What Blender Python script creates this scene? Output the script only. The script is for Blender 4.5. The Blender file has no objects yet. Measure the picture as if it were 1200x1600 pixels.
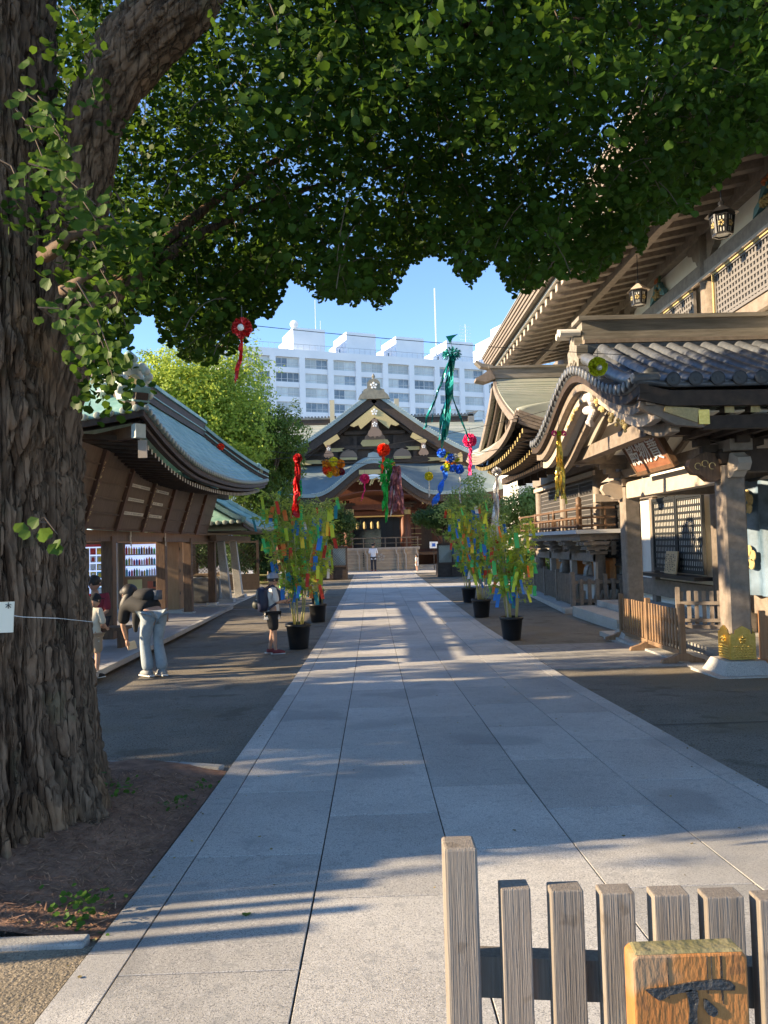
import bpy, math, random
import numpy as np
from mathutils import Vector, Matrix, noise, Quaternion
random.seed(7); RNG = np.random.default_rng(7)
PI = math.pi
S = bpy.context.scene
COL = S.collection
# ---------------------------------------------------------------- camera
CAMZ = 1.75
def cam_basis(pitch, yaw, roll):
    p, y, r = map(math.radians, (pitch, yaw, roll))
    f = Vector((math.sin(y)*math.cos(p), math.cos(y)*math.cos(p), math.sin(p)))
    r0 = f.cross(Vector((0, 0, 1))).normalized(); u0 = r0.cross(f)
    return f, math.cos(r)*r0-math.sin(r)*u0, math.cos(r)*u0+math.sin(r)*r0
FW, RT, UP = cam_basis(2.31, 0.93, 1.55)
cd = bpy.data.cameras.new('camera'); cam = bpy.data.objects.new('camera', cd); COL.objects.link(cam)
cam.matrix_world = Matrix(((RT.x, UP.x, -FW.x, 0), (RT.y, UP.y, -FW.y, 0), (RT.z, UP.z, -FW.z, CAMZ), (0, 0, 0, 1)))
cd.sensor_fit = 'VERTICAL'; cd.sensor_height = 36; cd.sensor_width = 27; cd.lens = 27
cd.clip_start = 0.05; cd.clip_end = 2000
S.camera = cam
# ---------------------------------------------------------------- sky, sun, exposure
SUN_EL = math.radians(19.0)
SUN_DIR = Vector((-1.0, -0.13, 0)).normalized()          # where the sun stands (plan)
W = bpy.data.worlds.new('World'); S.world = W; W.use_nodes = True
wn = W.node_tree.nodes; wl = W.node_tree.links
sky = wn.new('ShaderNodeTexSky'); sky.sky_type = 'NISHITA'; sky.sun_disc = False
sky.sun_elevation = SUN_EL; sky.sun_rotation = math.atan2(SUN_DIR.x, SUN_DIR.y)
sky.air_density = 1.0; sky.dust_density = 0.0; sky.ozone_density = 3.2; sky.altitude = 2600
wl.new(sky.outputs[0], wn['Background'].inputs[0]); wn['Background'].inputs[1].default_value = 0.116
sl = bpy.data.lights.new('sun', 'SUN'); sl.energy = 4.0; sl.angle = math.radians(0.53); sl.color = (1.0, 0.78, 0.51)
sun = bpy.data.objects.new('sun', sl); COL.objects.link(sun)
sdir = Vector((SUN_DIR.x*math.cos(SUN_EL), SUN_DIR.y*math.cos(SUN_EL), math.sin(SUN_EL)))
sun.rotation_euler = sdir.to_track_quat('Z', 'Y').to_euler(); sun.location = sdir*60
S.view_settings.view_transform = 'Standard'; S.view_settings.look = 'None'
S.view_settings.gamma = 1; S.view_settings.use_curve_mapping = False
S.view_settings.exposure = 1.88
S.render.engine = 'CYCLES'
S.cycles.max_bounces = 8; S.cycles.transparent_max_bounces = 8

# ---------------------------------------------------------------- helpers
GY = [-60, -5, 0, 2.4, 3.4, 5, 6.6, 9.4, 12, 17, 33, 45, 60, 400]
GZ = [1.0, .6, .44, .32, .26, .18, .13, .03, -.02, -.09, -.04, .03, .05, .05]
def gz(y): return float(np.interp(y, GY, GZ))
def V(*a): return Vector(a)
def proj(p):
    v = Vector(p)-Vector((0, 0, CAMZ)); d = v.dot(FW)
    if d < .05: return (-1e5, -1e5)
    return 600+1200*v.dot(RT)/d, 800-1200*v.dot(UP)/d

class MB:
    def __init__(s): s.v = []; s.f = []
    def add(s, vs, fs):
        o = len(s.v); s.v += [tuple(p) for p in vs]; s.f += [tuple(i+o for i in f) for f in fs]; return s
    def box(s, x0, x1, y0, y1, z0, z1):
        x0, x1 = min(x0, x1), max(x0, x1); y0, y1 = min(y0, y1), max(y0, y1); z0, z1 = min(z0, z1), max(z0, z1)
        return s.add([(x0,y0,z0),(x1,y0,z0),(x1,y1,z0),(x0,y1,z0),(x0,y0,z1),(x1,y0,z1),(x1,y1,z1),(x0,y1,z1)],
              [(3,2,1,0),(4,5,6,7),(0,1,5,4),(1,2,6,5),(2,3,7,6),(3,0,4,7)])
    def hexa(s, b, t):     # bottom quad, top quad (same winding, ccw from above)
        return s.add(list(b)+list(t), [(3,2,1,0),(4,5,6,7),(0,1,5,4),(1,2,6,5),(2,3,7,6),(3,0,4,7)])
    def frustum(s, x, y, z0, z1, a, b):
        return s.hexa([(x-a,y-a,z0),(x+a,y-a,z0),(x+a,y+a,z0),(x-a,y+a,z0)], [(x-b,y-b,z1),(x+b,y-b,z1),(x+b,y+b,z1),(x-b,y+b,z1)])
    def bar(s, p, q, w, h, up=(0, 0, 1), h1=None, w1=None):
        p = Vector(p); q = Vector(q); d = (q-p).normalized(); u = Vector(up)
        r = d.cross(u)
        if r.length < 1e-4: r = d.cross(Vector((0, 1, 0)))
        r.normalize(); u = r.cross(d)
        w1 = w if w1 is None else w1; h1 = h if h1 is None else h1
        b = [p-r*w/2-u*h/2, p+r*w/2-u*h/2, p+r*w/2+u*h/2, p-r*w/2+u*h/2]
        t = [q-r*w1/2-u*h1/2, q+r*w1/2-u*h1/2, q+r*w1/2+u*h1/2, q-r*w1/2+u*h1/2]
        return s.add(b+t, [(0,1,2,3),(7,6,5,4),(4,5,1,0),(5,6,2,1),(6,7,3,2),(7,4,0,3)])
    def beam(s, pts, w, h, up=(0, 0, 1)):       # bent beam along a polyline, rectangular section
        pts = [Vector(p) for p in pts]; n = len(pts); rings = []
        for i, p in enumerate(pts):
            d = (pts[min(i+1, n-1)]-pts[max(i-1, 0)]).normalized(); r = d.cross(Vector(up))
            if r.length < 1e-4: r = Vector((1, 0, 0))
            r.normalize(); u = r.cross(d)
            ww = w[i] if isinstance(w, (list, tuple)) else w; hh = h[i] if isinstance(h, (list, tuple)) else h
            rings += [p-r*ww/2-u*hh/2, p+r*ww/2-u*hh/2, p+r*ww/2+u*hh/2, p-r*ww/2+u*hh/2]
        f = [(0,1,2,3), tuple(4*(n-1)+k for k in (3,2,1,0))]
        for i in range(n-1):
            for k in range(4):
                a = 4*i+k; b = 4*i+(k+1) % 4; f.append((b, a, a+4, b+4))
        return s.add(rings, f)
    def tube(s, pts, r, n=8, cap=True):
        pts = [Vector(p) for p in pts]; m = len(pts); vs = []; ref = None
        for i, p in enumerate(pts):
            d = (pts[min(i+1, m-1)]-pts[max(i-1, 0)])
            d = d.normalized() if d.length > 1e-9 else Vector((0, 0, 1))
            if ref is None: ref = d.orthogonal().normalized()
            ref = (ref-d*ref.dot(d)); ref = ref.normalized() if ref.length > 1e-6 else d.orthogonal().normalized()
            b = d.cross(ref); rr = r[i] if isinstance(r, (list, tuple)) else r
            vs += [p+(ref*math.cos(2*PI*k/n)+b*math.sin(2*PI*k/n))*rr for k in range(n)]
        f = [(i*n+k, i*n+(k+1) % n, (i+1)*n+(k+1) % n, (i+1)*n+k) for i in range(m-1) for k in range(n)]
        if cap: f += [tuple(range(n-1, -1, -1)), tuple((m-1)*n+k for k in range(n))]
        return s.add(vs, f)
    def lathe(s, prof, c=(0, 0, 0), n=16, ax='z', sx=1, sy=1):
        vs = []
        for r, z in prof:
            for k in range(n):
                a = 2*PI*k/n; p = (r*math.cos(a)*sx, r*math.sin(a)*sy, z)
                if ax == 'x': p = (p[2], p[0], p[1])
                if ax == 'y': p = (p[1], p[2], p[0])
                vs.append((p[0]+c[0], p[1]+c[1], p[2]+c[2]))
        m = len(prof)
        f = [(i*n+k, i*n+(k+1) % n, (i+1)*n+(k+1) % n, (i+1)*n+k) for i in range(m-1) for k in range(n)]
        f += [tuple(range(n-1, -1, -1)), tuple((m-1)*n+k for k in range(n))]
        return s.add(vs, f)
    def prism(s, poly, o, u, v, w):         # 2-D outline in (u,v) at o, extruded by vector w
        o = Vector(o); u = Vector(u); v = Vector(v); w = Vector(w); n = len(poly)
        a = [o+u*x+v*y for x, y in poly]; b = [p+w for p in a]
        ar = sum(poly[i][0]*poly[(i+1) % n][1]-poly[(i+1) % n][0]*poly[i][1] for i in range(n))
        flip = (u.cross(v).dot(w) > 0) == (ar > 0)
        bot = tuple(range(n)); top = tuple(range(n, 2*n))
        f = [bot[::-1], top] if flip else [bot, top[::-1]]
        for i in range(n):
            j = (i+1) % n; f.append((i, j, j+n, i+n) if flip else (j, i, i+n, j+n))
        return s.add(a+b, f)
    def grid(s, fn, nu, nv, th=None):
        vs = [fn(i/nu, j/nv) for i in range(nu+1) for j in range(nv+1)]
        f = [(i*(nv+1)+j, (i+1)*(nv+1)+j, (i+1)*(nv+1)+j+1, i*(nv+1)+j+1) for i in range(nu) for j in range(nv)]
        if th is not None:
            th = Vector(th); m = len(vs); vs = vs+[Vector(p)-th for p in vs]
            f2 = [tuple(k+m for k in q[::-1]) for q in f]
            e = []
            L = [(i*(nv+1)) for i in range(nu+1)]; R = [i*(nv+1)+nv for i in range(nu+1)]
            B = list(range(nv+1)); T = [nu*(nv+1)+j for j in range(nv+1)]
            for arr, fl in ((L, 0), (R, 1), (B, 1), (T, 0)):
                for a, b in zip(arr, arr[1:]): e.append((a, b, b+m, a+m) if fl else (b, a, a+m, b+m))
            f = f+f2+e
        return s.add(vs, f)
    def ball(s, c, r, n=10, sz=1.0, jit=0):
        prof = [(r*math.sin(PI*i/n)+1e-4, -r*sz*math.cos(PI*i/n)) for i in range(n+1)]
        return s.lathe(prof, c, n+4)
    def build(s, name, mat, parent=None, smooth=False, bev=0, loc=None, auto=None):
        me = bpy.data.meshes.new(name)
        off = Vector((0, 0, 0))
        if parent is not None: off = Vector(parent.get('_o', (0, 0, 0)))
        if loc is not None: off = Vector(loc)
        vs = [(p[0]-off.x, p[1]-off.y, p[2]-off.z) for p in s.v]
        me.from_pydata(vs, [], s.f)
        if mat: me.materials.append(mat)
        if smooth: me.polygons.foreach_set('use_smooth', [True]*len(me.polygons))
        me.update()
        o = bpy.data.objects.new(name, me); COL.objects.link(o)
        if parent is not None:
            o.parent = parent
            if loc is not None: o.location = Vector(loc)-Vector(parent.get('_o', (0, 0, 0)))
            if '_o' in parent.keys(): o['_o'] = parent['_o'] if loc is None else tuple(loc)
        elif loc is not None: o.location = loc; o['_o'] = tuple(loc)
        if bev:
            b = o.modifiers.new('bevel', 'BEVEL'); b.width = bev; b.segments = 2; b.limit_method = 'ANGLE'
            if auto is None and not smooth: me.polygons.foreach_set('use_smooth', [False]*len(me.polygons))
        return o

def thing(name, label, cat, loc=(0, 0, 0), group=None):
    o = bpy.data.objects.new(name, None); COL.objects.link(o); o.location = loc; o['_o'] = tuple(loc)
    o.empty_display_size = .2; o['label'] = label; o['category'] = cat
    if group: o['group'] = group
    return o
def tag(o, label, cat, group=None):
    o['label'] = label; o['category'] = cat
    if group: o['group'] = group
    return o
def struct(o, kind='structure'): o['kind'] = kind; return o
def copy_tree(o, parent=None):
    c = o.copy(); COL.objects.link(c); c.parent = parent
    for ch in list(o.children): copy_tree(ch, c)
    return c
def place_copy(o, loc, rz=0, label=None, group=None, sc=1):
    c = copy_tree(o); c.location = loc; c.rotation_euler = (0, 0, rz); c.scale = (sc, sc, sc)
    if label: c['label'] = label
    if group: c['group'] = group
    return c
def inst(src, parent, loc, rot=None, sc=None):        # an alike piece sharing its mesh
    c = src.copy(); COL.objects.link(c); c.parent = parent; c.location = loc
    if rot is not None: c.rotation_euler = rot
    if sc is not None: c.scale = sc
    return c

# ---------------------------------------------------------------- materials
def lin(c):
    return tuple(x for x in c)+(1,)
def mat(name, col, rough=.7, col2=None, scale=6, stretch=(1, 1, 1), mix=(.35, .65), metal=0, bump=0, bscale=None, var=0.0,
        detail=6, spec=.5, emit=None, speck=None, dist=0, coat=0, island=0):
    m = bpy.data.materials.new(name); m.use_nodes = True; n = m.node_tree.nodes; l = m.node_tree.links
    b = n['Principled BSDF']; b.inputs['Roughness'].default_value = rough; b.inputs['Metallic'].default_value = metal
    b.inputs['Specular IOR Level'].default_value = spec
    if coat: b.inputs['Coat Weight'].default_value = coat
    tc = n.new('ShaderNodeTexCoord'); mp = n.new('ShaderNodeMapping'); mp.inputs['Scale'].default_value = stretch
    l.new(tc.outputs['Object'], mp.inputs[0])
    last = None
    if col2 is not None:
        nz = n.new('ShaderNodeTexNoise'); nz.inputs['Scale'].default_value = scale; nz.inputs['Detail'].default_value = detail
        nz.inputs['Roughness'].default_value = .65; nz.inputs['Distortion'].default_value = dist
        l.new(mp.outputs[0], nz.inputs['Vector'])
        cr = n.new('ShaderNodeValToRGB'); cr.color_ramp.elements[0].position = mix[0]; cr.color_ramp.elements[1].position = mix[1]
        cr.color_ramp.elements[0].color = lin(col); cr.color_ramp.elements[1].color = lin(col2)
        l.new(nz.outputs['Fac'], cr.inputs[0]); last = cr.outputs[0]
    else:
        rgb = n.new('ShaderNodeRGB'); rgb.outputs[0].default_value = lin(col); last = rgb.outputs[0]
    if speck:     # (scale, colour, threshold, amount)
        for sc, c, th, am in speck:
            z = n.new('ShaderNodeTexNoise'); z.inputs['Scale'].default_value = sc; z.inputs['Detail'].default_value = 2
            l.new(tc.outputs['Object'], z.inputs['Vector'])
            r = n.new('ShaderNodeMapRange'); r.inputs[1].default_value = th; r.inputs[2].default_value = th+.06; r.inputs[4].default_value = am
            l.new(z.outputs['Fac'], r.inputs[0])
            mx = n.new('ShaderNodeMix'); mx.data_type = 'RGBA'; l.new(r.outputs[0], mx.inputs[0]); l.new(last, mx.inputs[6])
            mx.inputs[7].default_value = lin(c); last = mx.outputs[2]
    if var or island:
        src = None
        if island:
            g = n.new('ShaderNodeNewGeometry'); src = g.outputs['Random Per Island']; a = island
        else:
            g = n.new('ShaderNodeObjectInfo'); src = g.outputs['Random']; a = var
        r = n.new('ShaderNodeMapRange'); r.inputs[3].default_value = 1-a; r.inputs[4].default_value = 1+a; l.new(src, r.inputs[0])
        hv = n.new('ShaderNodeHueSaturation'); l.new(r.outputs[0], hv.inputs['Value']); l.new(last, hv.inputs['Color']); last = hv.outputs[0]
    l.new(last, b.inputs['Base Color'])
    if bump:
        z = n.new('ShaderNodeTexNoise'); z.inputs['Scale'].default_value = bscale or scale*3; z.inputs['Detail'].default_value = 5
        l.new(mp.outputs[0], z.inputs['Vector'])
        bp = n.new('ShaderNodeBump'); bp.inputs['Strength'].default_value = bump; bp.inputs['Distance'].default_value = .01
        l.new(z.outputs['Fac'], bp.inputs['Height']); l.new(bp.outputs[0], b.inputs['Normal'])
    if emit:
        b.inputs['Emission Color'].default_value = lin(emit[0]); b.inputs['Emission Strength'].default_value = emit[1]
    return m
def leafmat(name, c1, c2, trans=.35, island=.25, rough=.5, scale=.6):
    m = bpy.data.materials.new(name); m.use_nodes = True; n = m.node_tree.nodes; l = m.node_tree.links
    n.remove(n['Principled BSDF'])
    g = n.new('ShaderNodeNewGeometry'); tc = n.new('ShaderNodeTexCoord')
    nz = n.new('ShaderNodeTexNoise'); nz.inputs['Scale'].default_value = scale; l.new(tc.outputs['Object'], nz.inputs['Vector'])
    ad = n.new('ShaderNodeMath'); ad.operation = 'MULTIPLY_ADD'; l.new(g.outputs['Random Per Island'], ad.inputs[0]); ad.inputs[1].default_value = .38
    sb = n.new('ShaderNodeMath'); sb.operation = 'SUBTRACT'; l.new(nz.outputs['Fac'], sb.inputs[0]); sb.inputs[1].default_value = .22
    l.new(sb.outputs[0], ad.inputs[2])
    cr = n.new('ShaderNodeValToRGB'); cr.color_ramp.elements[0].color = lin(c1); cr.color_ramp.elements[1].color = lin(c2)
    cr.color_ramp.elements[0].position = .1; cr.color_ramp.elements[1].position = .95
    l.new(ad.outputs[0], cr.inputs[0])
    d = n.new('ShaderNodeBsdfPrincipled'); d.inputs['Roughness'].default_value = rough; d.inputs['Specular IOR Level'].default_value = .18
    l.new(cr.outputs[0], d.inputs['Base Color'])
    t = n.new('ShaderNodeBsdfTranslucent'); hs = n.new('ShaderNodeHueSaturation'); hs.inputs['Value'].default_value = 1.6; hs.inputs['Hue'].default_value = .485
    l.new(cr.outputs[0], hs.inputs['Color']); l.new(hs.outputs[0], t.inputs['Color'])
    mx = n.new('ShaderNodeMixShader'); mx.inputs[0].default_value = trans; l.new(d.outputs[0], mx.inputs[1]); l.new(t.outputs[0], mx.inputs[2])
    l.new(mx.outputs[0], n['Material Output'].inputs[0])
    return m

granite = mat('granite', (.43,.41,.375), .62, (.55,.53,.485), 1.6, var=.15, bump=.25, bscale=260,
              speck=[(190, (.12,.12,.12), .56, .75), (95, (.20,.20,.20), .57, .55), (120, (.66,.64,.60), .57, .65), (.9, (.24,.235,.225), .58, .5), (14, (.28,.28,.27), .6, .4)])
granite_d = mat('weathered_stone', (.25,.245,.23), .8, (.38,.37,.34), 5, bump=.4, bscale=120, speck=[(160, (.12,.12,.12), .58, .6)])
asphalt = mat('asphalt', (.17,.152,.122), .92, (.25,.225,.182), .9, bump=1, bscale=90, speck=[(150, (.34,.30,.24), .58, .8), (80, (.035,.03,.025), .57, .8), (.35, (.21,.165,.10), .54, .5), (2.5, (.10,.085,.06), .6, .5)], spec=.25)
soil = mat('soil', (.15,.078,.048), .95, (.29,.165,.105), 9, bump=1, bscale=60)
gravelm = mat('gravel_asphalt', (.20,.165,.115), .9, (.30,.25,.18), 3, bump=1, bscale=70, speck=[(90, (.10,.09,.07), .56, .8), (120, (.45,.38,.28), .6, .7)])
bark = mat('bark', (.05,.033,.023), .92, (.19,.125,.080), 9, (1, 1, .28), (.3, .75), bump=1, bscale=24, detail=10, speck=[(2.2, (.30,.18,.11), .62, .5)])
wood_o = mat('old_wood', (.19,.135,.09), .75, (.33,.245,.17), 3, (7, 7, .6), bump=.35, bscale=9, detail=9, var=.12)
wood_g = mat('grey_brown_timber', (.175,.142,.112), .7, (.265,.218,.178), 3, (3, 3, 3), bump=.12, bscale=40, detail=8, var=.06)
wood_d = mat('dark_timber', (.032,.021,.015), .7, (.065,.043,.03), 4, (2, 2, 2), bump=.15, var=.1)
wood_b = mat('brown_timber', (.095,.052,.029), .6, (.175,.10,.055), 5, (6, 6, .8), bump=.2, var=.1)
wood_r = mat('red_brown_timber', (.12,.040,.022), .55, (.17,.06,.032), 3, (4, 4, 1), bump=.1, var=.1)
plaster = mat('white_plaster', (.74,.70,.62), .85, (.80,.77,.70), 2)
patina = mat('copper_patina', (.13,.29,.27), .5, (.29,.46,.42), 2.6, (1, 1, 1), bump=.1, var=.08)
patina_g = mat('aged_copper', (.30,.33,.27), .48, (.39,.40,.33), 1.2, bump=.08, var=.08, spec=.6)
tile = mat('grey_roof_tile', (.07,.08,.095), .40, (.14,.148,.16), 7, bump=.12, var=.2, spec=.6)
gold = mat('gold_leaf_metal', (.62,.42,.10), .35, (.78,.56,.17), 30, metal=1, bump=.35, bscale=90)
goldp = mat('gold_paint', (.40,.31,.13), .5, (.54,.43,.2), 30, bump=.3, bscale=60)
blackm = mat('black_metal', (.012,.012,.014), .4)

bark2 = mat('furrowed_bark', (.115,.072,.046), .95, (.26,.175,.115), 16, (1, 1, .35), (.28, .72), bump=1, bscale=42, detail=14, speck=[(2.2, (.34,.19,.10), .60, .5), (5, (.10,.10,.055), .62, .4)], spec=.2)
_n = bark2.node_tree.nodes; _l = bark2.node_tree.links; _b = _n['Principled BSDF']; _s = _b.inputs['Base Color'].links[0].from_socket
_tc = _n.new('ShaderNodeTexCoord'); _mp = _n.new('ShaderNodeMapping'); _mp.inputs['Scale'].default_value = (1, 1, .13); _l.new(_tc.outputs['Object'], _mp.inputs[0])
_nz = _n.new('ShaderNodeTexNoise'); _nz.inputs['Scale'].default_value = 9; _nz.inputs['Detail'].default_value = 6; _l.new(_mp.outputs[0], _nz.inputs['Vector'])
_vm = _n.new('ShaderNodeVectorMath'); _vm.operation = 'MULTIPLY_ADD'; _l.new(_nz.outputs['Color'], _vm.inputs[0]); _vm.inputs[1].default_value = (.16, .16, .16); _l.new(_mp.outputs[0], _vm.inputs[2])
_vo = _n.new('ShaderNodeTexVoronoi'); _vo.feature = 'DISTANCE_TO_EDGE'; _vo.inputs['Scale'].default_value = 17; _l.new(_vm.outputs[0], _vo.inputs['Vector'])
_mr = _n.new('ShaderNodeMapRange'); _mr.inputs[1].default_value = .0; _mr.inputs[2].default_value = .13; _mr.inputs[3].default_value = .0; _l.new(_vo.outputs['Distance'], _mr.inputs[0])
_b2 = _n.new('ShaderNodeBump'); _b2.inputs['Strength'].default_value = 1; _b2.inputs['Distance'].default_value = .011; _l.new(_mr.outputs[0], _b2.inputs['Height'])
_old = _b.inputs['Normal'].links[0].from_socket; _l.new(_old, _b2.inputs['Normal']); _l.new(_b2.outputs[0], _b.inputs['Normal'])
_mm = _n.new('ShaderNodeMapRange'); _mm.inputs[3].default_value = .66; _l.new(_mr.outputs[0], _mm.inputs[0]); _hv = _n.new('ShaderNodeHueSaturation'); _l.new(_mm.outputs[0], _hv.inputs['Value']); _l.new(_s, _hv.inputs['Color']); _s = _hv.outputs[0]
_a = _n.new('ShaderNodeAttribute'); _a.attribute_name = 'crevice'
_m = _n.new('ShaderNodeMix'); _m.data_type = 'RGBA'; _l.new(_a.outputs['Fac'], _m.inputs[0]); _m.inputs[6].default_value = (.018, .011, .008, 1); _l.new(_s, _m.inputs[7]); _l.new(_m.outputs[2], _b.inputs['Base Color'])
# ================================================================ GROUND AND PAVING
def strip(name, m, x0, x1, y0, y1, dz, step=1.0, parent=None, kind='structure', nx=1):
    ys = list(np.arange(y0, y1, step))+[y1]; b = MB()
    f0 = x0 if callable(x0) else (lambda y: x0); f1 = x1 if callable(x1) else (lambda y: x1)
    vs = []; fs = []
    for y in ys:
        for k in range(nx+1): vs.append((f0(y)+(f1(y)-f0(y))*k/nx, y, gz(y)+dz))
    for i in range(len(ys)-1):
        for k in range(nx):
            a = i*(nx+1)+k; fs.append((a, a+1, a+nx+2, a+nx+1))
    b.add(vs, fs); o = b.build(name, m, parent); 
    if parent is None: o['kind'] = kind
    return o
ysg = [-60, -20, -5]+[i*.8 for i in range(-5, 70)]+[60, 90, 400]
g = MB(); vs = [(x, y, gz(y)-.014) for y in ysg for x in (-220, -12, -5, 0, 5, 12, 260)]
g.add(vs, [(i*7+k, i*7+k+1, i*7+k+8, i*7+k+7) for i in range(len(ysg)-1) for k in range(6)])
struct(g.build('asphalt_ground', asphalt))
jointm = mat('joint_mortar', (.045,.04,.035), .95)  # dark mortar base showing in the paving joints
path = strip('stone_path', jointm, -1.07, 2.36, -6, 43.5, -.003, .5)
path['_o'] = (0, 0, 0)
XS = [-1.07, -.905, -.285, .335, .955, 1.575, 2.195, 2.36]
def slab(x0, x1, y0, y1, parent, m, name='paving_slab', g=.0035, top=.004, th=.03, jit=.0007):
    b = MB(); z0 = gz(y0)+top+random.uniform(-jit, jit); z1 = gz(y1)+top+random.uniform(-jit, jit); bv = .0015
    x0 += g; x1 -= g; y0 += g; y1 -= g
    lo = [(x0,y0,z0-th),(x1,y0,z0-th),(x1,y1,z1-th),(x0,y1,z1-th)]
    mi = [(x0,y0,z0-bv),(x1,y0,z0-bv),(x1,y1,z1-bv),(x0,y1,z1-bv)]
    hi = [(x0+bv,y0+bv,z0),(x1-bv,y0+bv,z0),(x1-bv,y1-bv,z1),(x0+bv,y1-bv,z1)]
    b.add(lo+mi+hi, [(0,1,5,4),(1,2,6,5),(2,3,7,6),(3,0,4,7),(4,5,9,8),(5,6,10,9),(6,7,11,10),(7,4,8,11),(8,9,10,11)])
    return b.build(name, m, parent)
for c in range(7):
    side = c in (0, 6); L = 1.0 if side else 1.145
    y = -1.9+(.6 if c % 2 == 0 else 0)+(.15 if side else 0)
    while y < 43.4:
        e = min(y+L, 43.5); 
        slab(XS[c], XS[c+1], y, e, path, granite); y = e
strip('gravel_forecourt', gravelm, -9, -1.075, -8, 2.93, -.004)
fore = strip('hall_forecourt_paving', granite, -9.0, 12.0, 43.5, 58, -.003)
cross = strip('side_path', jointm, 2.365, 4.5, 10.25, 13.0, -.007, .5); cross['_o'] = (0, 0, 0)
for i in range(4):
    off = .3 if i % 2 else 0; x = 2.37-off
    while x < 4.5:
        a = max(x, 2.37); e = min(x+.6, 4.5)
        if e-a > .05: slab(a, e, 10.25+i*.6875, 10.25+(i+1)*.6875, cross, granite_d)
        x += .6
strip('pale_stone_strip', granite, 2.40, 6.5, 30.2, 33.0, -.004)
strip('asphalt_joint', jointm, 2.365, 12, 6.66, 6.675, -.010, kind='structure')
strip('drain_strip', granite, 2.40, 6.0, 22.6, 22.75, -.006)
strip('drain_strip', granite, -4.3, -1.08, 22.6, 22.75, -.006)
# ---- planting bed round the old tree
bed = MB()
def bedz(x, y):
    d = math.hypot(x+2.3, y-4.2)
    k = max(0, min(1, (-1.08-x)/.45)); k = k*k*(3-2*k)
    return gz(y)-.006+k*(.015+.20*math.exp(-((d/1.15)**2))+.03*noise.noise((x*3, y*3, 0))+.012*noise.noise((x*9, y*9, 0)))
def bededge(x):   # far edge of the bed: an arc meeting the path
    return 5.42+.42*math.sqrt(max(0, 1-((x+2.5)/1.5)**2)) if -4 < x < -1.0 else 5.42
def bf(u, v):
    x = -5.2+u*4.12; y = 2.99+v*(bededge(x)-2.99)
    return (x, y, bedz(x, y))
bed.grid(bf, 60, 46); bedo = struct(bed.build('planting_bed_soil', soil, None, True))
kb = bpy.data.objects.new('bed_kerb', None); COL.objects.link(kb); kb['kind'] = 'structure'; kb['_o'] = (0, 0, 0)
def kstone(p, q, w=.075, top=.018):
    p = Vector((p[0], p[1], gz(p[1])+top-.06)); q = Vector((q[0], q[1], gz(q[1])+top-.06)); d = (q-p)*.012
    MB().bar(p+d, q-d, w, .12).build('kerb_stone', granite_d, kb, bev=.008)
xs = np.linspace(-1.12, -4.0, 9)
pts = [(x, bededge(x)+.03) for x in xs]
for a, b_ in zip(pts, pts[1:]): kstone(a, b_)
for k in range(7): kstone((-1.10-k*.46, 2.95), (-1.10-(k+1)*.46, 2.95))
# litter: needles, twigs and fallen leaves on the bed
fan = [(0, 0)]+[(math.sin(a)*r*.86, math.cos(a)*r*1.12) for a, r in ((-1.15,.75),(-.8,.97),(-.42,1.0),(-.06,.86),(.06,.86),(.42,1.0),(.8,.97),(1.15,.75))]
def leaf_cloud(name, P, N, D, Sz, m, parent=None, shape=None, curl=.22):
    """P positions, N normals, D pointing directions, Sz sizes -> one mesh of fan leaves"""
    sh = np.array(shape if shape is not None else fan); k = len(sh)
    N = N/np.linalg.norm(N, axis=1)[:, None]; D = D-N*(D*N).sum(1)[:, None]; D /= np.linalg.norm(D, axis=1)[:, None]+1e-9
    R = np.cross(D, N)
    bend = (sh[:, 0]**2)*curl-(sh[:, 1]**2)*curl*.6
    pts = P[:, None, :]+Sz[:, None, None]*(sh[None, :, 0, None]*R[:, None, :]+sh[None, :, 1, None]*D[:, None, :]+bend[None, :, None]*N[:, None, :])
    pts = pts.reshape(-1, 3); n = len(P)
    if k == 4: base = np.array([[0, 1, 2], [0, 2, 3]])
    elif k == 9: base = np.array([[0, 2, 1], [0, 3, 2], [0, 4, 3], [0, 6, 5], [0, 7, 6], [0, 8, 7], [0, 5, 4]])
    else: base = np.array([[0, i+1, i] for i in range(1, k-1)])
    F = (base[None]+(np.arange(n)*k)[:, None, None]).reshape(-1)
    me = bpy.data.meshes.new(name); me.vertices.add(len(pts)); me.vertices.foreach_set('co', pts.astype(np.float32).ravel())
    nf = len(F)//3; me.loops.add(len(F)); me.loops.foreach_set('vertex_index', F.astype(np.int32))
    me.polygons.add(nf); me.polygons.foreach_set('loop_start', np.arange(0, nf*3, 3, dtype=np.int32)); me.polygons.foreach_set('loop_total', np.full(nf, 3, np.int32))
    me.update(calc_edges=True); me.materials.append(m)
    o = bpy.data.objects.new(name, me); COL.objects.link(o)
    if parent is not None:
        o.parent = parent; off = Vector(parent.get('_o', (0, 0, 0)))
        if off.length > 0: me.transform(Matrix.Translation(-off))
    return o
def rand_unit(n): 
    a = RNG.normal(size=(n, 3)); return a/np.linalg.norm(a, axis=1)[:, None]
n = 17000; X = RNG.uniform(-5, -1.1, n); Y = RNG.uniform(3.0, 5.4, n)
P = np.array([(x, y, bedz(x, y)+.004) for x, y in zip(X, Y)]); N = rand_unit(n)*.35+np.array([0, 0, 1])
lit = mat('dry_needles', (.16,.075,.04), .9, (.38,.22,.13), 30, island=.6)
o = leaf_cloud('fallen_needles', P, N, rand_unit(n)*np.array([1, 1, .1]), RNG.uniform(.02, .055, n), lit, None, [(-.06, 0), (.06, 0), (.05, 1), (-.05, 1)], 0); o['kind'] = 'stuff'
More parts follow.
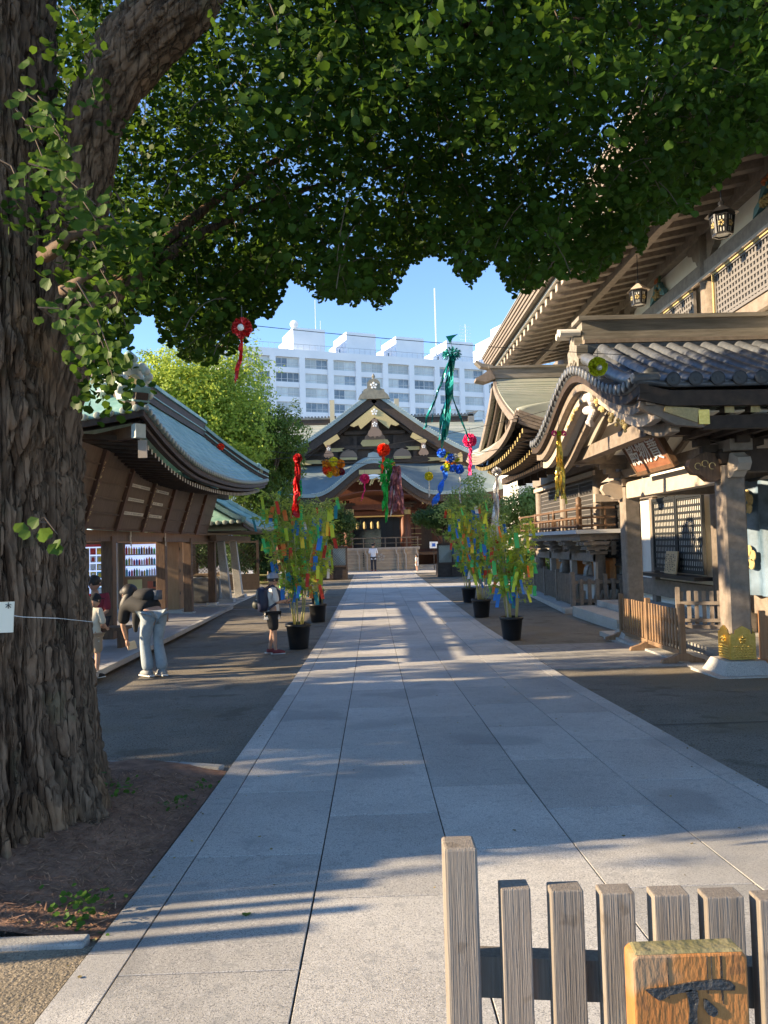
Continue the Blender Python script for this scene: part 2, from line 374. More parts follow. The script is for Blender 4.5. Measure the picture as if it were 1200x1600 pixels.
# low green plants in the bed
leaf_g = leafmat('weed_leaf', (.035,.085,.012), (.11,.22,.035))
def weed(x, y, r, n, label):
    z = bedz(x, y); P = np.stack([RNG.normal(x, r*.45, n), RNG.normal(y, r*.45, n), z+RNG.uniform(.005, r*.6, n)], 1)
    o = leaf_cloud('weed_patch', P, rand_unit(n)*.6+np.array([0, -.2, 1]), rand_unit(n)+np.array([0, 0, .3]), RNG.uniform(.010, .026, n), leaf_g)
    o['kind'] = 'stuff'; return tag(o, label, 'weeds')
weed(-1.22, 3.16, .17, 110, 'patch of green weeds in the near corner of the bed by the path edge')
weed(-1.52, 4.5, .16, 60, 'small green weeds beside the right root of the big trunk')
weed(-1.22, 4.65, .10, 30, 'tuft of green weeds at the path edge beyond the trunk root')
weed(-1.16, 5.1, .08, 20, 'tiny weed tuft where the far kerb meets the path')
st = MB().tube([(-2.1, 3.1, bedz(-2.1, 3.1)+.03), (-1.85, 3.22, bedz(-1.85, 3.22)+.03), (-1.66, 3.12, bedz(-1.66, 3.12)+.015)], [.009, .008, .005], 6)
st.tube([(-1.95, 3.17, bedz(-1.9, 3.2)+.03), (-1.98, 3.3, bedz(-1.98, 3.3)+.05)], [.006, .003], 5)
tag(st.build('fallen_stick', wood_o), 'thin crooked stick lying on the soil in front of the trunk', 'stick')

# ================================================================ THE OLD GINKGO
GT = thing('ginkgo_tree', 'huge old ginkgo with furrowed brown trunk, leaves hanging over the court', 'tree', (-2.3, 4.2, .25))
def ridged(p): return 1-abs(noise.noise(p))*2
CR = []
def trunk_fn(u, v):
    z = .05+v*5.6; a = u*2*PI
    r = .76+.19*math.exp(-(z-.15)*2.2)-.02*max(0, z-1.2)
    cx, cy = -2.3, 4.2
    if z > 2.9: r -= .10*min(1, (z-2.9)/.9)
    cx += 0
    ca, sa = math.cos(a), math.sin(a)
    lob = noise.noise((ca*1.3, sa*1.3, z*.22))*.15+.06*math.exp(-z*1.1)*math.sin(a*6+1.4)+.05*noise.noise((ca*3, sa*3, z*.35))
    wx = .5*noise.noise((ca*3, sa*3, z*1.3)); wy = .5*noise.noise((ca*3+9, sa*3, z*1.3))
    n1 = abs(noise.noise((ca*8.5+wx, sa*8.5+wy, z*.8)))
    n2 = abs(noise.noise((ca*19+wx*2, sa*19+wy*2, z*2.2+4)))
    n4 = abs(noise.noise((ca*5+wx, sa*5, z*5.5)))
    n3 = noise.noise((ca*28, sa*28, z*9)); n5 = noise.noise((ca*55, sa*55, z*22))
    f1 = min(1, n1/.17); f2 = min(1, n2/.17); f4 = min(1, n4/.09)
    r += lob+.062*(f1-1)+.036*(f2-1)+.026*(f4-1)+.022*n3+.013*n5+.012*noise.noise((ca*16, sa*16, z*14))
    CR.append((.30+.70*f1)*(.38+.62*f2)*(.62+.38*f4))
    for ka, kz, kr, kd in ((5.35, 1.32, .15, .06), (5.1, 2.7, .17, .10), (4.85, 2.35, .10, .07), (5.6, 2.75, .14, .09), (5.45, .95, .10, .05), (5.0, .75, .12, .06), (5.75, 2.4, .16, .08), (4.75, 1.6, .1, .05)):
        da = (a-ka)*.85; dz = z-kz; q = (da*da+dz*dz)/(kr*kr)
        if q < 6: r += kd*math.exp(-q)*(1+.5*n3)
    return (cx+ca*r, cy+sa*r, z)
def warp(u): return (u-.22*math.sin(2*PI*(u-.80))/(2*PI)*2.4) % 1.0 if False else u
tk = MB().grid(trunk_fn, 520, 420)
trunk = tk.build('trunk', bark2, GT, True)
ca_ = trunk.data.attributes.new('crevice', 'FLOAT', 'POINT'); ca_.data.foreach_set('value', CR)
def limb(name, pts, rad, parent, nseg=40, na=28, amp=.07, seed=0):
    P = [Vector(p) for p in pts]
    def cr(t):
        t = t*(len(P)-1); i = min(int(t), len(P)-2); f = t-i
        p0, p1, p2, p3 = P[max(i-1, 0)], P[i], P[i+1], P[min(i+2, len(P)-1)]
        return .5*((2*p1)+(p2-p0)*f+(2*p0-5*p1+4*p2-p3)*f*f+(3*p1-p0-3*p2+p3)*f**3)
    CRL = []; plen = sum((P[i+1]-P[i]).length for i in range(len(P)-1))
    m = MB(); rings = []; ref = None
    for i in range(nseg+1):
        t = i/nseg; c = cr(t); d = (cr(min(1, t+.01))-cr(max(0, t-.01))).normalized()
        if ref is None: ref = d.orthogonal().normalized()
        ref = (ref-d*ref.dot(d)).normalized(); b = d.cross(ref)
        rr = float(np.interp(t*(len(rad)-1), range(len(rad)), rad))
        for k in range(na):
            a = 2*PI*k/na; q = (math.cos(a)*2.4+seed, math.sin(a)*2.4, t*len(P)*1.1)
            L_ = t*plen/max(rr, .02); g_ = rr*na > 1.5
            c1 = min(1, abs(noise.noise((math.cos(a)*3.4+seed, math.sin(a)*3.4, L_*.42)))/.17); c2 = min(1, abs(noise.noise((math.cos(a)*8, math.sin(a)*8+seed, L_*1.1)))/.15)
            w = rr*(1+amp*1.6*noise.noise(q)+.085*(c1-1)+.05*(c2-1)+.03*noise.noise((math.cos(a)*14, math.sin(a)*14, L_*3)))
            CRL.append((.32+.68*c1)*(.45+.55*c2))
            rings.append(c+(ref*math.cos(a)+b*math.sin(a))*w)
    f = [(i*na+k, i*na+(k+1) % na, (i+1)*na+(k+1) % na, (i+1)*na+k) for i in range(nseg) for k in range(na)]
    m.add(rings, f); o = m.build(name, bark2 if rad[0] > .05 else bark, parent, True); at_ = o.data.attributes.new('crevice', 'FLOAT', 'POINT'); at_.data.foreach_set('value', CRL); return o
def at(px, py, y):        # a point on the vertical plane Y = y
    d = FW+RT*((px-600)/1200)-UP*((py-800)/1200); t = y/d.y; return Vector((d.x*t, y, CAMZ+d.z*t))
limb('limb', [(-2.0,4.3,1.9), at(112,430,4.2), at(122,330,4.15), at(135,240,4.1), at(158,160,4.1), at(205,85,4.1), at(270,15,4.1), at(380,-70,4.3), (.2,5.0,5.5), (1.4,5.6,5.9)],
     [.22,.20,.155,.15,.155,.17,.175,.15,.12,.06], GT, 330, 120, .12)
limb('limb', [(-2.4,4.2,5.2),(-2.5,4.2,6.5),(-2.3,4.0,8.5)], [.55,.5,.35], GT, 30, 30, .1, 3)
limb('limb', [(-1.9,4.6,3.0),(-1.3,5.4,3.9),(-.7,6.2,4.6),(.3,7.1,5.3),(1.4,7.6,5.9)], [.09,.04,.025,.015,.01], GT, 36, 14, .12, 5)
limb('limb', [(-1.8,4.9,3.3),(-1.0,5.8,4.5),(-.2,6.4,5.3),(1.0,7.0,6.3)], [.06,.03,.02,.01], GT, 30, 12, .12, 7)
limb('limb', [at(70,400,3.6), at(95,383,3.45), at(112,368,3.42), at(155,361,3.42)], [.035,.028,.022,.014], GT, 16, 10, .2, 9)
limb('limb', [at(100,455,3.6), at(122,440,3.42), at(150,425,3.42)], [.03,.02,.012], GT, 12, 10, .2, 11)
limb('limb', [(.8,5.6,5.6),(2.4,6.1,5.9),(4.2,6.6,5.8),(6.2,7.0,5.6)], [.06,.05,.03,.015], GT, 30, 10, .1, 13)
limb('limb', [(-.1,4.6,5.25),(1.0,4.2,5.6),(2.6,3.9,5.5)], [.1,.07,.03], GT, 24, 10, .1, 15)
limb('limb', [(-2.3,4.2,4.6),(-4.0,4.0,6.2),(-6.5,3.6,7.2)], [.3,.2,.08], GT, 24, 14, .1, 17)
# ---- the hanging canopy
gleaf = leafmat('ginkgo_leaf', (.018,.048,.005), (.064,.128,.013), trans=.5, scale=.8)
gleaf2 = leafmat('ginkgo_leaf_near', (.045,.095,.012), (.10,.175,.028), trans=.45)
twigm = mat('twig_bark', (.10,.07,.05), .8)
BX = [-400,-100,150,175,190,205,240,260,300,335,350,375,400,425,440,452,460,480,500,530,560,590,610,640,660,700,730,745,770,800,830,850,880,900,940,965,985,1000,1015,1050,1080,1100,1150,1200,1400,1900]
BY = [600,585,575,585,525,475,470,520,550,562,535,515,490,478,450,420,430,435,442,448,446,470,438,408,388,378,425,424,384,440,455,425,405,420,412,400,360,390,335,312,325,280,238,222,185,120]
def sway(x, y): return noise.noise((x/30, y/26, 3.3))*22+noise.noise((x/9, 7, 1))*9
def in_canopy(px, py): return py < np.interp(px, BX, BY)+sway(px, 0)*.8 and py > -700
LITZ = ((1.6,7,9.6,10.15),(-.9,1.6,9.5,9.75),(.2,1.8,4.75,4.95),(-.2,.9,5.6,5.72),(-4,4,43.8,46.5),(-5.2,-2.3,11.15,11.45),(-5.2,-3.0,10.35,10.5),(1.2,2.3,8.0,8.2),(-1.0,.3,12.3,12.5))  # ground patches left sunlit; crown leaves that would shade them are dropped
def shades_lit(p):
    t = (p[2]-.1)/math.tan(SUN_EL); x = p[0]-SUN_DIR.x*t; y = p[1]-SUN_DIR.y*t
    return any(a-.3*noise.noise((x, 3, y*3)) < x < b+.4*noise.noise((y*5, 1, 2)) and c < y < d for a, b, c, d in LITZ)
def gen_twigs(n, box, test, length=(.25, .7)):
    out = []; tries = 0
    while len(out) < n and tries < n*60:
        tries += 1
        p = (random.uniform(*box[0]), random.uniform(*box[1]), random.uniform(*box[2]))
        if test(p): out.append((p, random.uniform(*length)))
    return out
def t_main(p):
    x, y, z = p; px, py = proj(p)
    if not (-150 < px < 1400): return False
    if px < 345 and y < 4.95: return False
    if z < 1.9+.0*x: return False
    if noise.noise((x*1.1, z*1.1, y*.35+7)) > .20+.13*(random.random()): return False
    return in_canopy(px, py)
P = []; N = []; D = []; Z = []; TW = MB()
def spray(p, L, dirn=None, n=None, size=(.032, .047), keep=None, drop=1.0):
    p = Vector(p); h = dirn or Vector((random.uniform(-1, 1), random.uniform(-1, 1), random.uniform(-.6, .15))).normalized()
    pts = [p]; seg = 5; q = p.copy(); d = h.copy()
    for i in range(seg):
        d = (d+Vector((0, 0, -.28*drop))).normalized(); q = q+d*L/seg; pts.append(q.copy())
    n = n or int(8+L*30)
    for i in range(n):
        t = random.random()*seg; k = min(int(t), seg-1); c = pts[k].lerp(pts[k+1], t-k)
        off = Vector((random.gauss(0, 1), random.gauss(0, 1), random.gauss(0, .8)-.4)).normalized()*random.uniform(.02, .075)
        c = c+off
        if keep is not None and not keep(c): continue
        P.append(c); dd = off.normalized()+Vector((0, 0, -.7)); D.append(dd)
        N.append(Vector((random.gauss(0, .7), random.gauss(0, .7)-.35, random.gauss(0, .4)+.75))); Z.append(random.uniform(*size))
    return pts
def keep_main(c):
    px, py = proj(c); return py < np.interp(px, BX, BY)+14+sway(px, 0)
tw = gen_twigs(8600, ((-3, 9.5), (4.2, 9.2), (2.2, 9.5)), t_main)
for i, (p, L) in enumerate(tw):
    pts = spray(p, L, keep=keep_main)
    if i % 3 == 0: TW.tube([q for q in pts if keep_main(q)] if sum(keep_main(q) for q in pts) > 1 else [p, Vector(p)+Vector((0, 0, .02))], .003, 3, False)
# a dense fringe along the lower rim of the crown
def t_rim(p):
    x, y, z = p; px, py = proj(p)
    if not (150 < px < 1260): return False
    if px < 345 and y < 4.95: return False
    b = np.interp(px, BX, BY)+sway(px, 0)*.8
    return b-150 < py < b-12
for p, L in gen_twigs(900, ((-2.5, 7.5), (4.6, 7.6), (2.4, 7.5)), t_rim, (.2, .45)): spray(p, L, keep=keep_main, drop=1.6)
# overhead and nearer, large leaves at the top of the picture
def t_near(p):
    px, py = proj(p); return 330 < px < 1250 and py < 150-.02*abs(px-700) and py > -900
for p, L in gen_twigs(260, ((-.6, 5), (3.0, 4.6), (3.2, 5.6)), t_near): spray(p, L, size=(.032, .046), keep=lambda c: proj(c)[1] < 230)
for (x0, y0, x1, y1, k_) in ((95,300,185,420,16),(120,400,190,600,26),(60,130,110,250,9),(95,0,150,120,9),(150,300,260,420,16),(40,240,110,330,7),(330,-20,520,90,16),(520,-20,900,70,22),(900,-30,1200,80,16)):
    for i in range(k_):
        p = at(random.uniform(x0, x1), random.uniform(y0, y1), random.uniform(3.35, 3.9)); spray(p, random.uniform(.08, .3), size=(.028, .042), n=int(random.uniform(8, 15)), keep=lambda c: c.y > 3.2)
nmain = len(P)
arr = lambda a: np.array([tuple(v) for v in a])
o = leaf_cloud('foliage', arr(P), arr(N), arr(D), np.array(Z), gleaf, GT); o['kind'] = 'stuff'
o = TW.build('twigs', twigm, GT); o['kind'] = 'stuff'
print('canopy leaves', nmain)
# the rest of the crown, left of and behind the viewer, and high above
n = 9000
P2 = np.stack([RNG.uniform(-9.5, 7, n), RNG.uniform(-3.5, 11, n), RNG.uniform(3.6, 13, n)], 1)
c = np.array([-1.5, 3.8, 8.0]); r = np.array([8.5, 7.2, 5.0]); q = (((P2-c)/r)**2).sum(1); P2 = P2[(q < 1) & (q > .25)]
ok = []
for p in P2:
    px, py = proj(p); vis = (p[1] > .5 and -250 < px < 1500 and py > -260)
    ok.append(not vis and not shades_lit(p))
P2 = P2[np.array(ok)]; n = len(P2)
o = leaf_cloud('upper_foliage', P2, rand_unit(n)+np.array([0, 0, .8]), rand_unit(n)-np.array([0, 0, .5]), RNG.uniform(.13, .2, n), gleaf, GT); o['kind'] = 'stuff'
# sprays growing from the trunk: every leaf a piece of its own
P, N, D, Z = [], [], [], []
TW = MB()
def at(px, py, y):        # a point on the vertical plane Y = y, used to lay the sprays out
    d = FW+RT*((px-600)/1200)-UP*((py-800)/1200); t = y/d.y; return Vector((d.x*t, y, CAMZ+d.z*t))
for (x0, y0, x1, y1, yy, nn, w) in ((30,140,95,215,2.95,16,.10),(25,170,70,255,2.95,8,.08),(0,250,35,300,2.9,7,.05),(45,255,150,320,2.95,16,.10),(60,150,100,235,3.0,9,.08),
        (95,290,150,345,3.1,12,.09),(110,10,135,75,3.5,12,.07),(120,60,150,160,3.5,12,.08),(60,480,130,515,3.05,15,.09),(110,330,165,420,3.35,15,.12),(130,400,185,470,3.4,17,.12),
        (120,440,175,560,3.3,20,.12),(140,500,180,600,3.4,22,.11),(50,815,90,835,2.95,6,.06),(95,450,120,470,3.1,5,.05),(170,330,200,400,3.6,14,.12),(180,300,230,420,3.9,22,.16),(160,420,200,520,3.7,18,.13),
        (420,0,440,80,3.4,10,.10),(860,0,900,120,3.6,18,.12),(40,195,120,240,2.95,10,.09)):
    a = at(x0, y0, yy); b = at(x1, y1, yy)
    mid = a.lerp(b, .5)+Vector((0, 0, .04)); TW.tube([a+Vector((0, .15, 0)), a, mid, b], [.004, .004, .003, .002], 4)
    for i in range(nn):
        t = (i+random.random())/nn; c = a.lerp(b, t)+Vector((random.gauss(0, w*.45), random.gauss(0, .05), random.gauss(0, w*.4)))
        P.append(c); D.append(Vector((random.gauss(0, .6), random.gauss(0, .3), -1))); N.append(Vector((random.gauss(0, .45), -1.0, random.uniform(.1, 1.0)))); Z.append(random.uniform(.032, .052))
print('single leaves', len(P))
lsh = MB().add([(x, y, .22*x*x-.15*y*y) for x, y in fan], [(0,2,1),(0,3,2),(0,4,3),(0,5,4),(0,6,5),(0,7,6),(0,8,7)])
lsrc = lsh.build('leaf', gleaf2, None); src_used = False
for p, nn, d, z in zip(P, N, D, Z):
    nn = nn.normalized(); d = (d-nn*d.dot(nn)).normalized(); r = d.cross(nn)
    R = Matrix((r, d, nn)).transposed().to_euler()
    if not src_used: q = lsrc; src_used = True
    else: q = lsrc.copy(); COL.objects.link(q)
    q.parent = GT; q.location = p-Vector((-2.3, 4.2, .25)); q.rotation_euler = R; q.scale = (z, z, z)
o = TW.build('shoots', twigm, GT); o['kind'] = 'stuff'
# name card wired to the trunk
tg = thing('name_card', 'white card wired round the big tree trunk at the left edge', 'sign', (-1.62, 3.2, 1.4))
a = at(-30, 942, 3.30); b = at(22, 940, 3.34); c_ = at(20, 988, 3.34); d_ = at(-32, 990, 3.30)
cardm = mat('cream_card', (.72,.68,.55), .6); inkm = mat('black_ink', (.02,.02,.02), .6)
off = Vector((0, .006, 0)); MB().hexa([d_, c_, c_+off, d_+off], [a, b, b+off, a+off]).build('card', cardm, tg)
wx = a.lerp(b, .97)
MB().tube([at(22, 962, 3.33), at(36, 964, 3.345), at(90, 966, 3.42), at(148, 972, 3.85)], .0016, 4).build('wire', mat('wire', (.6,.6,.58), .5), tg)
def strokes(o, u, v, segs, w, h, m, parent, name='lettering'):   # bar strokes in a unit square lying on a plane
    o = Vector(o); u = Vector(u); v = Vector(v); nrm = u.cross(v).normalized(); b = MB()
    for x0, y0, x1, y1 in segs:
        p = o+u*x0+v*y0; q = o+u*x1+v*y1
        if (q-p).length > 1e-6: b.bar(p, q, w, h, nrm)
    return b.build(name, m, parent)
KI = [(.05,.62,.95,.62),(.5,1,.5,0),(.5,.6,.1,.15),(.5,.6,.9,.15)]
strokes(at(8, 951, 3.33), at(18, 951, 3.33)-at(8, 951, 3.33), at(8, 941, 3.33)-at(8, 951, 3.33), KI, .0025, .002, inkm, tg)
strokes(at(-5, 951, 3.33), at(5, 951, 3.33)-at(-5, 951, 3.33), at(-5, 941, 3.33)-at(-5, 951, 3.33), [(0,.9,1,.9),(.1,.5,.9,.5),(.5,1,.5,0),(0,.1,1,.1)], .0025, .002, inkm, tg)

# slatted barrier just beyond the left edge: its slats throw the striped shade across the path
br = thing('slatted_barrier', 'weathered slatted barrier standing left of the tree bed, outside the picture', 'barrier', (-4.6, 2.9, .3))
for k, (y, w) in enumerate(((2.40,.09),(2.56,.06),(2.68,.05),(2.79,.10),(2.90,.11),(3.02,.11),(3.14,.11),(3.26,.11),(3.38,.11))):
    MB().box(-4.62, -4.56, y, y+w, .2, 1.78+.06*(k % 2)).build('slat', wood_o, br)
MB().box(-4.66, -4.62, 2.38, 3.5, .5, .6).build('rail', wood_o, br); MB().box(-4.66, -4.62, 2.38, 3.5, 1.3, 1.4).build('rail', wood_o, br)
# ================================================================ TREES, left of the court
def crown(name, c, r, n, size, m, parent, lobes=12, seed=1, shell=.55, shape=None):
    rg = np.random.default_rng(seed); c = np.array(c, float); r = np.array(r, float); Ps = []; Ns = []
    per = n//lobes
    for i in range(lobes):
        d = rg.normal(size=3); d /= np.linalg.norm(d); k = rg.uniform(.35, .78)
        lc = c+d*r*k; lr = r*rg.uniform(.28, .46)
        q = rg.normal(size=(per, 3)); q /= np.linalg.norm(q, axis=1)[:, None]
        rad = rg.uniform(shell, 1.0, per)**.6*(1+.18*np.sin(q[:, 0]*7+i)+.15*np.sin(q[:, 2]*9+i*2))
        Ps.append(lc+q*rad[:, None]*lr); Ns.append(q+rg.normal(size=(per, 3))*.5+np.array([0, 0, .35]))
    Pn = np.concatenate(Ps); Nn = np.concatenate(Ns)
    Dn = rg.normal(size=Pn.shape)-np.array([0, 0, .3])
    return Pn, Nn, Dn, rg.uniform(size[0], size[1], len(Pn))
quad = [(0, 0), (.38, .5), (0, 1), (-.38, .5)]
def tree(name, label, base, h, cr, rr, n, size, m, lobes=14, seed=1, tr=.2, cat_='tree', group=None, shell=.5, carve=None, nb=5):
    t = thing(name, label, cat_, base, group)
    c = (base[0], base[1], base[2]+cr)
    Pn, Nn, Dn, Zn = crown('crown', c, rr, n, size, m, t, lobes, seed, shell)
    k = Pn[:, 2] > base[2]+.05
    k &= np.array([not shades_lit(p) for p in Pn]) if base[0] < -6 else True
    if carve is not None: k &= np.array([carve(p) for p in Pn])
    o = leaf_cloud('crown', Pn[k], Nn[k], Dn[k], Zn[k], m, t, quad); o['kind'] = 'stuff'
    tm = MB(); b = Vector(base); tm.tube([b, b+Vector((.05, 0, cr*.5)), b+Vector((-.05, .05, cr))], [tr, tr*.75, tr*.45], 9)
    tm.build('trunk', bark, t, True)
    rg = random.Random(seed); tm = MB()
    for i in range(nb):
        a = rg.uniform(0, 2*PI); s = b+Vector((0, 0, cr*rg.uniform(.45, .95))); e = b+Vector((math.cos(a)*rr[0]*.7, math.sin(a)*rr[1]*.7, cr+rr[2]*rg.uniform(-.2, .6)))
        tm.tube([s, s.lerp(e, .5)+Vector((0, 0, .15)), e], [tr*.4, tr*.25, tr*.08], 6)
    tm.build('branches', bark, t, True)
    return t
camphor = leafmat('camphor_leaf', (.15,.23,.03), (.38,.47,.08), trans=.45, scale=.25)
evergr = leafmat('evergreen_leaf', (.030,.065,.018), (.075,.13,.035), trans=.25, scale=.35)
# unseen bushes and trees added to shade the court, carved where sun falls
def gaps(p):
    s = (p[0]+7.6); y = p[1]; z = p[2]
    if 9.2 < y < 9.75 and z > .5: return False
    return noise.noise((p[0]*.2, y*1.15, z*1.9)) < .24
for i, (x, y, rx, ry, rz, hh) in enumerate(((-7.4,3.75,1.0,1.45,2.2,2.2),(-7.8,7.6,1.0,1.6,2.3,2.4),(-8.6,11.0,.9,1.2,1.2,1.4))):
    tree('shade_bush', ['unseen camellia bush added left of the court to shade it', 'second unseen camellia bush added for shade, nearer the pavilion', 'low unseen camellia bush added for shade just before the pavilion'][i],
         (x, y, gz(y)), 4, hh, (rx, ry, rz), 5200, (.10, .17), evergr, 12, 20+i, .12, 'bush', carve=gaps, shell=.2)
for i, (x, y, z, r, nn, lab) in enumerate(((-13.5, 5.5, 4.2, (3.2,4.2,4.0), 15000, 'unseen dense evergreen added behind the camellias to shade the court'), (-15, 13, 3.4, (3,3.6,2.8), 11000, 'unseen broad evergreen added for shade behind the near pavilion end'),
        (-14.5, -2.5, 3.9, (2.5,2.2,3.2), 6000, 'unseen evergreen added for shade at the left behind the viewer'), (-17, 21, 3.6, (3.2,4,3.2), 11000, 'unseen broad evergreen added for shade behind the drink machines'), (-13, 45.5, 7.6, (3.2,3.8,5.2), 19000, 'tall evergreen added behind the camphor to shade the main hall roof'))):  # last evergreen, hidden behind the camphor, added to shade the main hall
    tree('evergreen_tree', lab, (x, y, gz(y)), 8, z, r, nn, (.16, .28), evergr, 16, 40+i, .3)
# the bright tree behind the pavilion
t = tree('camphor_tree', 'tall bright yellow-green tree rising behind the green pavilion roof', (-7.9, 33, 0), 11, 7.3, (4.0,3.2,4.3), 60000, (.09, .17), camphor, 34, 5, .35, shell=.62)
t = tree('camphor_tree', 'darker full green tree between the pavilion and the main hall', (-5.1, 36, 0), 9, 6.2, (2.5,2.4,3.9), 40000, (.09, .16), leafmat('camphor_leaf_dark', (.06,.11,.02), (.18,.25,.045), scale=.3), 26, 9, .3, shell=.6)
tree('evergreen_tree', 'dark low trees filling the gap behind the water pavilion', (-9.5, 41, 0), 6, 2.2, (5.2,2.5,2.2), 16000, (.12, .22), evergr, 20, 12, .25)
# ================================================================ RIGHT-HAND HALL
WX = 6.4
hall = thing('shrine_hall', 'large grey-timber hall along the right with deep rafter eaves, white plaster and lattice windows', 'hall', (7, 14, 0))
paper = mat('shoji_paper', (.66,.63,.56), .8, (.74,.71,.64), 3)
latd = mat('dark_lattice', (.022,.024,.026), .5)
latp = mat('grey_lattice', (.17,.16,.155), .6)
darkin = mat('dark_interior', (.018,.02,.024), .35)
pale_w = mat('pale_limed_timber', (.42,.35,.28), .7, (.50,.42,.34), 3, (2, 2, 2), bump=.1)
def wbox(par, name, m, x0, x1, y0, y1, z0, z1, bev=0): return MB().box(x0, x1, y0, y1, z0, z1).build(name, m, par, bev=bev)
wbox(hall, 'wall', plaster, WX+.02, WX+.5, 5, 27, -.1, 7.6)
for y in (5, 9.4, 14.0, 18.6, 23.2, 26.9):
    MB().lathe([(.17, 0), (.17, 7.35)], (WX, y, -.05), 16).build('pillar', wood_g, hall, True)
for y in (11.9, 17.25, 20.1, 21.4): wbox(hall, 'pillar', wood_g, WX-.09, WX+.02, y-.11, y+.11, -.05, 2.95)
for z0, z1, d in ((.42, .78, .10), (2.62, 2.95, .12), (6.50, 6.80, .14), (7.30, 7.62, .16), (5.30, 5.52, .12)):
    wbox(hall, 'tie_beam', wood_g, WX-d, WX+.05, 5, 27, z0, z1, .01)
wbox(hall, 'rail', pale_w, WX-.20, WX-.145, 5, 27, 6.44, 6.50)
# upper lattice shutters
def lattice(par, y0, y1, z0, z1, x, m, back, py_, pz_, w, frame=.05, fm=None, wz=None):
    f = MB(); d = .03
    f.box(x-d, x+d, y0, y0+frame, z0, z1).box(x-d, x+d, y1-frame, y1, z0, z1).box(x-d, x+d, y0+frame, y1-frame, z0, z0+frame).box(x-d, x+d, y0+frame, y1-frame, z1-frame, z1)
    fr = f.build('window_frame', fm or m, par)
    b = MB(); y = y0+frame+py_/2
    while y < y1-frame: b.box(x-.006, x+.006, y-w/2, y+w/2, z0+frame, z1-frame); y += py_
    z = z0+frame+pz_/2; wz = wz or w
    while z < z1-frame: b.box(x-.010, x-.0065, y0+frame, y1-frame, z-wz/2, z+wz/2); z += pz_
    b.build('lattice', m, fr)
    MB().box(x+.008, x+.02, y0+frame, y1-frame, z0+frame, z1-frame).build('pane', back, fr)
    return fr
for y0, y1 in ((9.9, 13.55), (14.45, 18.15), (19.0, 22.8)):
    lattice(hall, y0, y1, 5.54, 6.42, WX-.10, latp, darkin, .105, .105, .045, .05)
    wbox(hall, 'gold_edging', goldp, WX-.16, WX-.135, y1-.02, y1+.03, 5.54, 6.42)
    wbox(hall, 'gold_edging', goldp, WX-.16, WX-.135, y0, y1, 6.40, 6.43)
# lower windows
for y0, y1 in ((14.45, 15.72), (15.74, 17.05)):
    lattice(hall, y0, y1, .98, 2.56, WX-.12, latd, paper, .085, .135, .030, .07, wz=.045)
wbox(hall, 'window_sill', blackm, WX-.45, WX-.1, 14.2, 17.2, .88, .95)
lattice(hall, 20.25, 21.3, 1.0, 2.55, WX-.12, latd, darkin, .06, .10, .02, .06)
lattice(hall, 18.2, 20.0, 1.0, 2.55, WX-.12, latd, paper, .06, .10, .02, .06)
nb = thing('notice_board', 'small wooden notice board with brush lettering leaning in the dark lattice window', 'sign', (WX-.25, 15.7, .95))
nbw = mat('board_wood', (.50,.34,.17), .6, (.58,.42,.24), 6)
MB().hexa([(WX-.30,15.45,.96),(WX-.27,15.45,.96),(WX-.27,16.05,.96),(WX-.30,16.05,.96)], [(WX-.24,15.45,1.42),(WX-.21,15.45,1.42),(WX-.21,16.05,1.42),(WX-.24,16.05,1.42)]).build('board', nbw, nb)
tb = MB()
for k in range(6):
    y = 15.98-k*.088; z = 1.36
    while z > 1.02:
        h = random.uniform(.02, .035); f = (z-.96)/.46
        if random.random() < .85: tb.box(WX-.305+f*.06, WX-.300+f*.06, y-.018*random.uniform(.4, 1), y+.018, z-h, z)
        z -= h+.014
tb.build('lettering', inkm, nb)
# porch-side wall pieces seen between the columns
wbox(hall, 'door_post', wood_g, WX-.25, WX-.02, 12.78, 13.02, 0, 2.62)
wbox(hall, 'gold_hanging', goldp, WX-.27, WX-.255, 12.70, 12.76, 1.9, 2.5)
# eaves: boards, rafters, layered fascia
ceil = MB().hexa([(4.02,3,7.20),(WX+.3,3,7.72),(WX+.3,24.6,7.72),(4.02,24.6,7.20)], [(4.02,3,7.25),(WX+.3,3,7.77),(WX+.3,24.6,7.77),(4.02,24.6,7.25)])
ceil.build('soffit_board', plaster, hall)
k = 0; y = 3.2
raf = None
while y < 24.5:
    if raf is None:
        raf = MB().hexa([(4.10,y-.085,7.02),(WX+.1,y-.085,7.50),(WX+.1,y+.085,7.50),(4.10,y+.085,7.02)], [(4.10,y-.085,7.20),(WX+.1,y-.085,7.68),(WX+.1,y+.085,7.68),(4.10,y+.085,7.20)]).build('rafter', wood_g, hall)
        rtip = MB().box(4.085, 4.0995, y-.083, y+.083, 7.03, 7.21).build('rafter_tip', pale_w, hall)
        y00 = y
    else:
        inst(raf, hall, (0, y-y00, 0)); inst(rtip, hall, (0, y-y00, 0))
    y += .5
wbox(hall, 'purlin', wood_g, 5.15, 5.30, 3, 24.4, 7.12, 7.28)
for i in range(5):
    wbox(hall, 'eave_layer', wood_g, 3.86-.035*i, 4.3, 3, 24.6+.02*i, 7.26+i*.085, 7.335+i*.085)
wbox(hall, 'eave_board', wood_d, 3.95, 4.3, 3, 24.58, 7.255, 7.70)
def hroof(u, v): return (3.72+u*6, 3+21.7*v, 7.70+2.9*u**1.15)
MB().grid(hroof, 12, 2, (0, 0, .06)).build('roof', patina_g, hall, True)
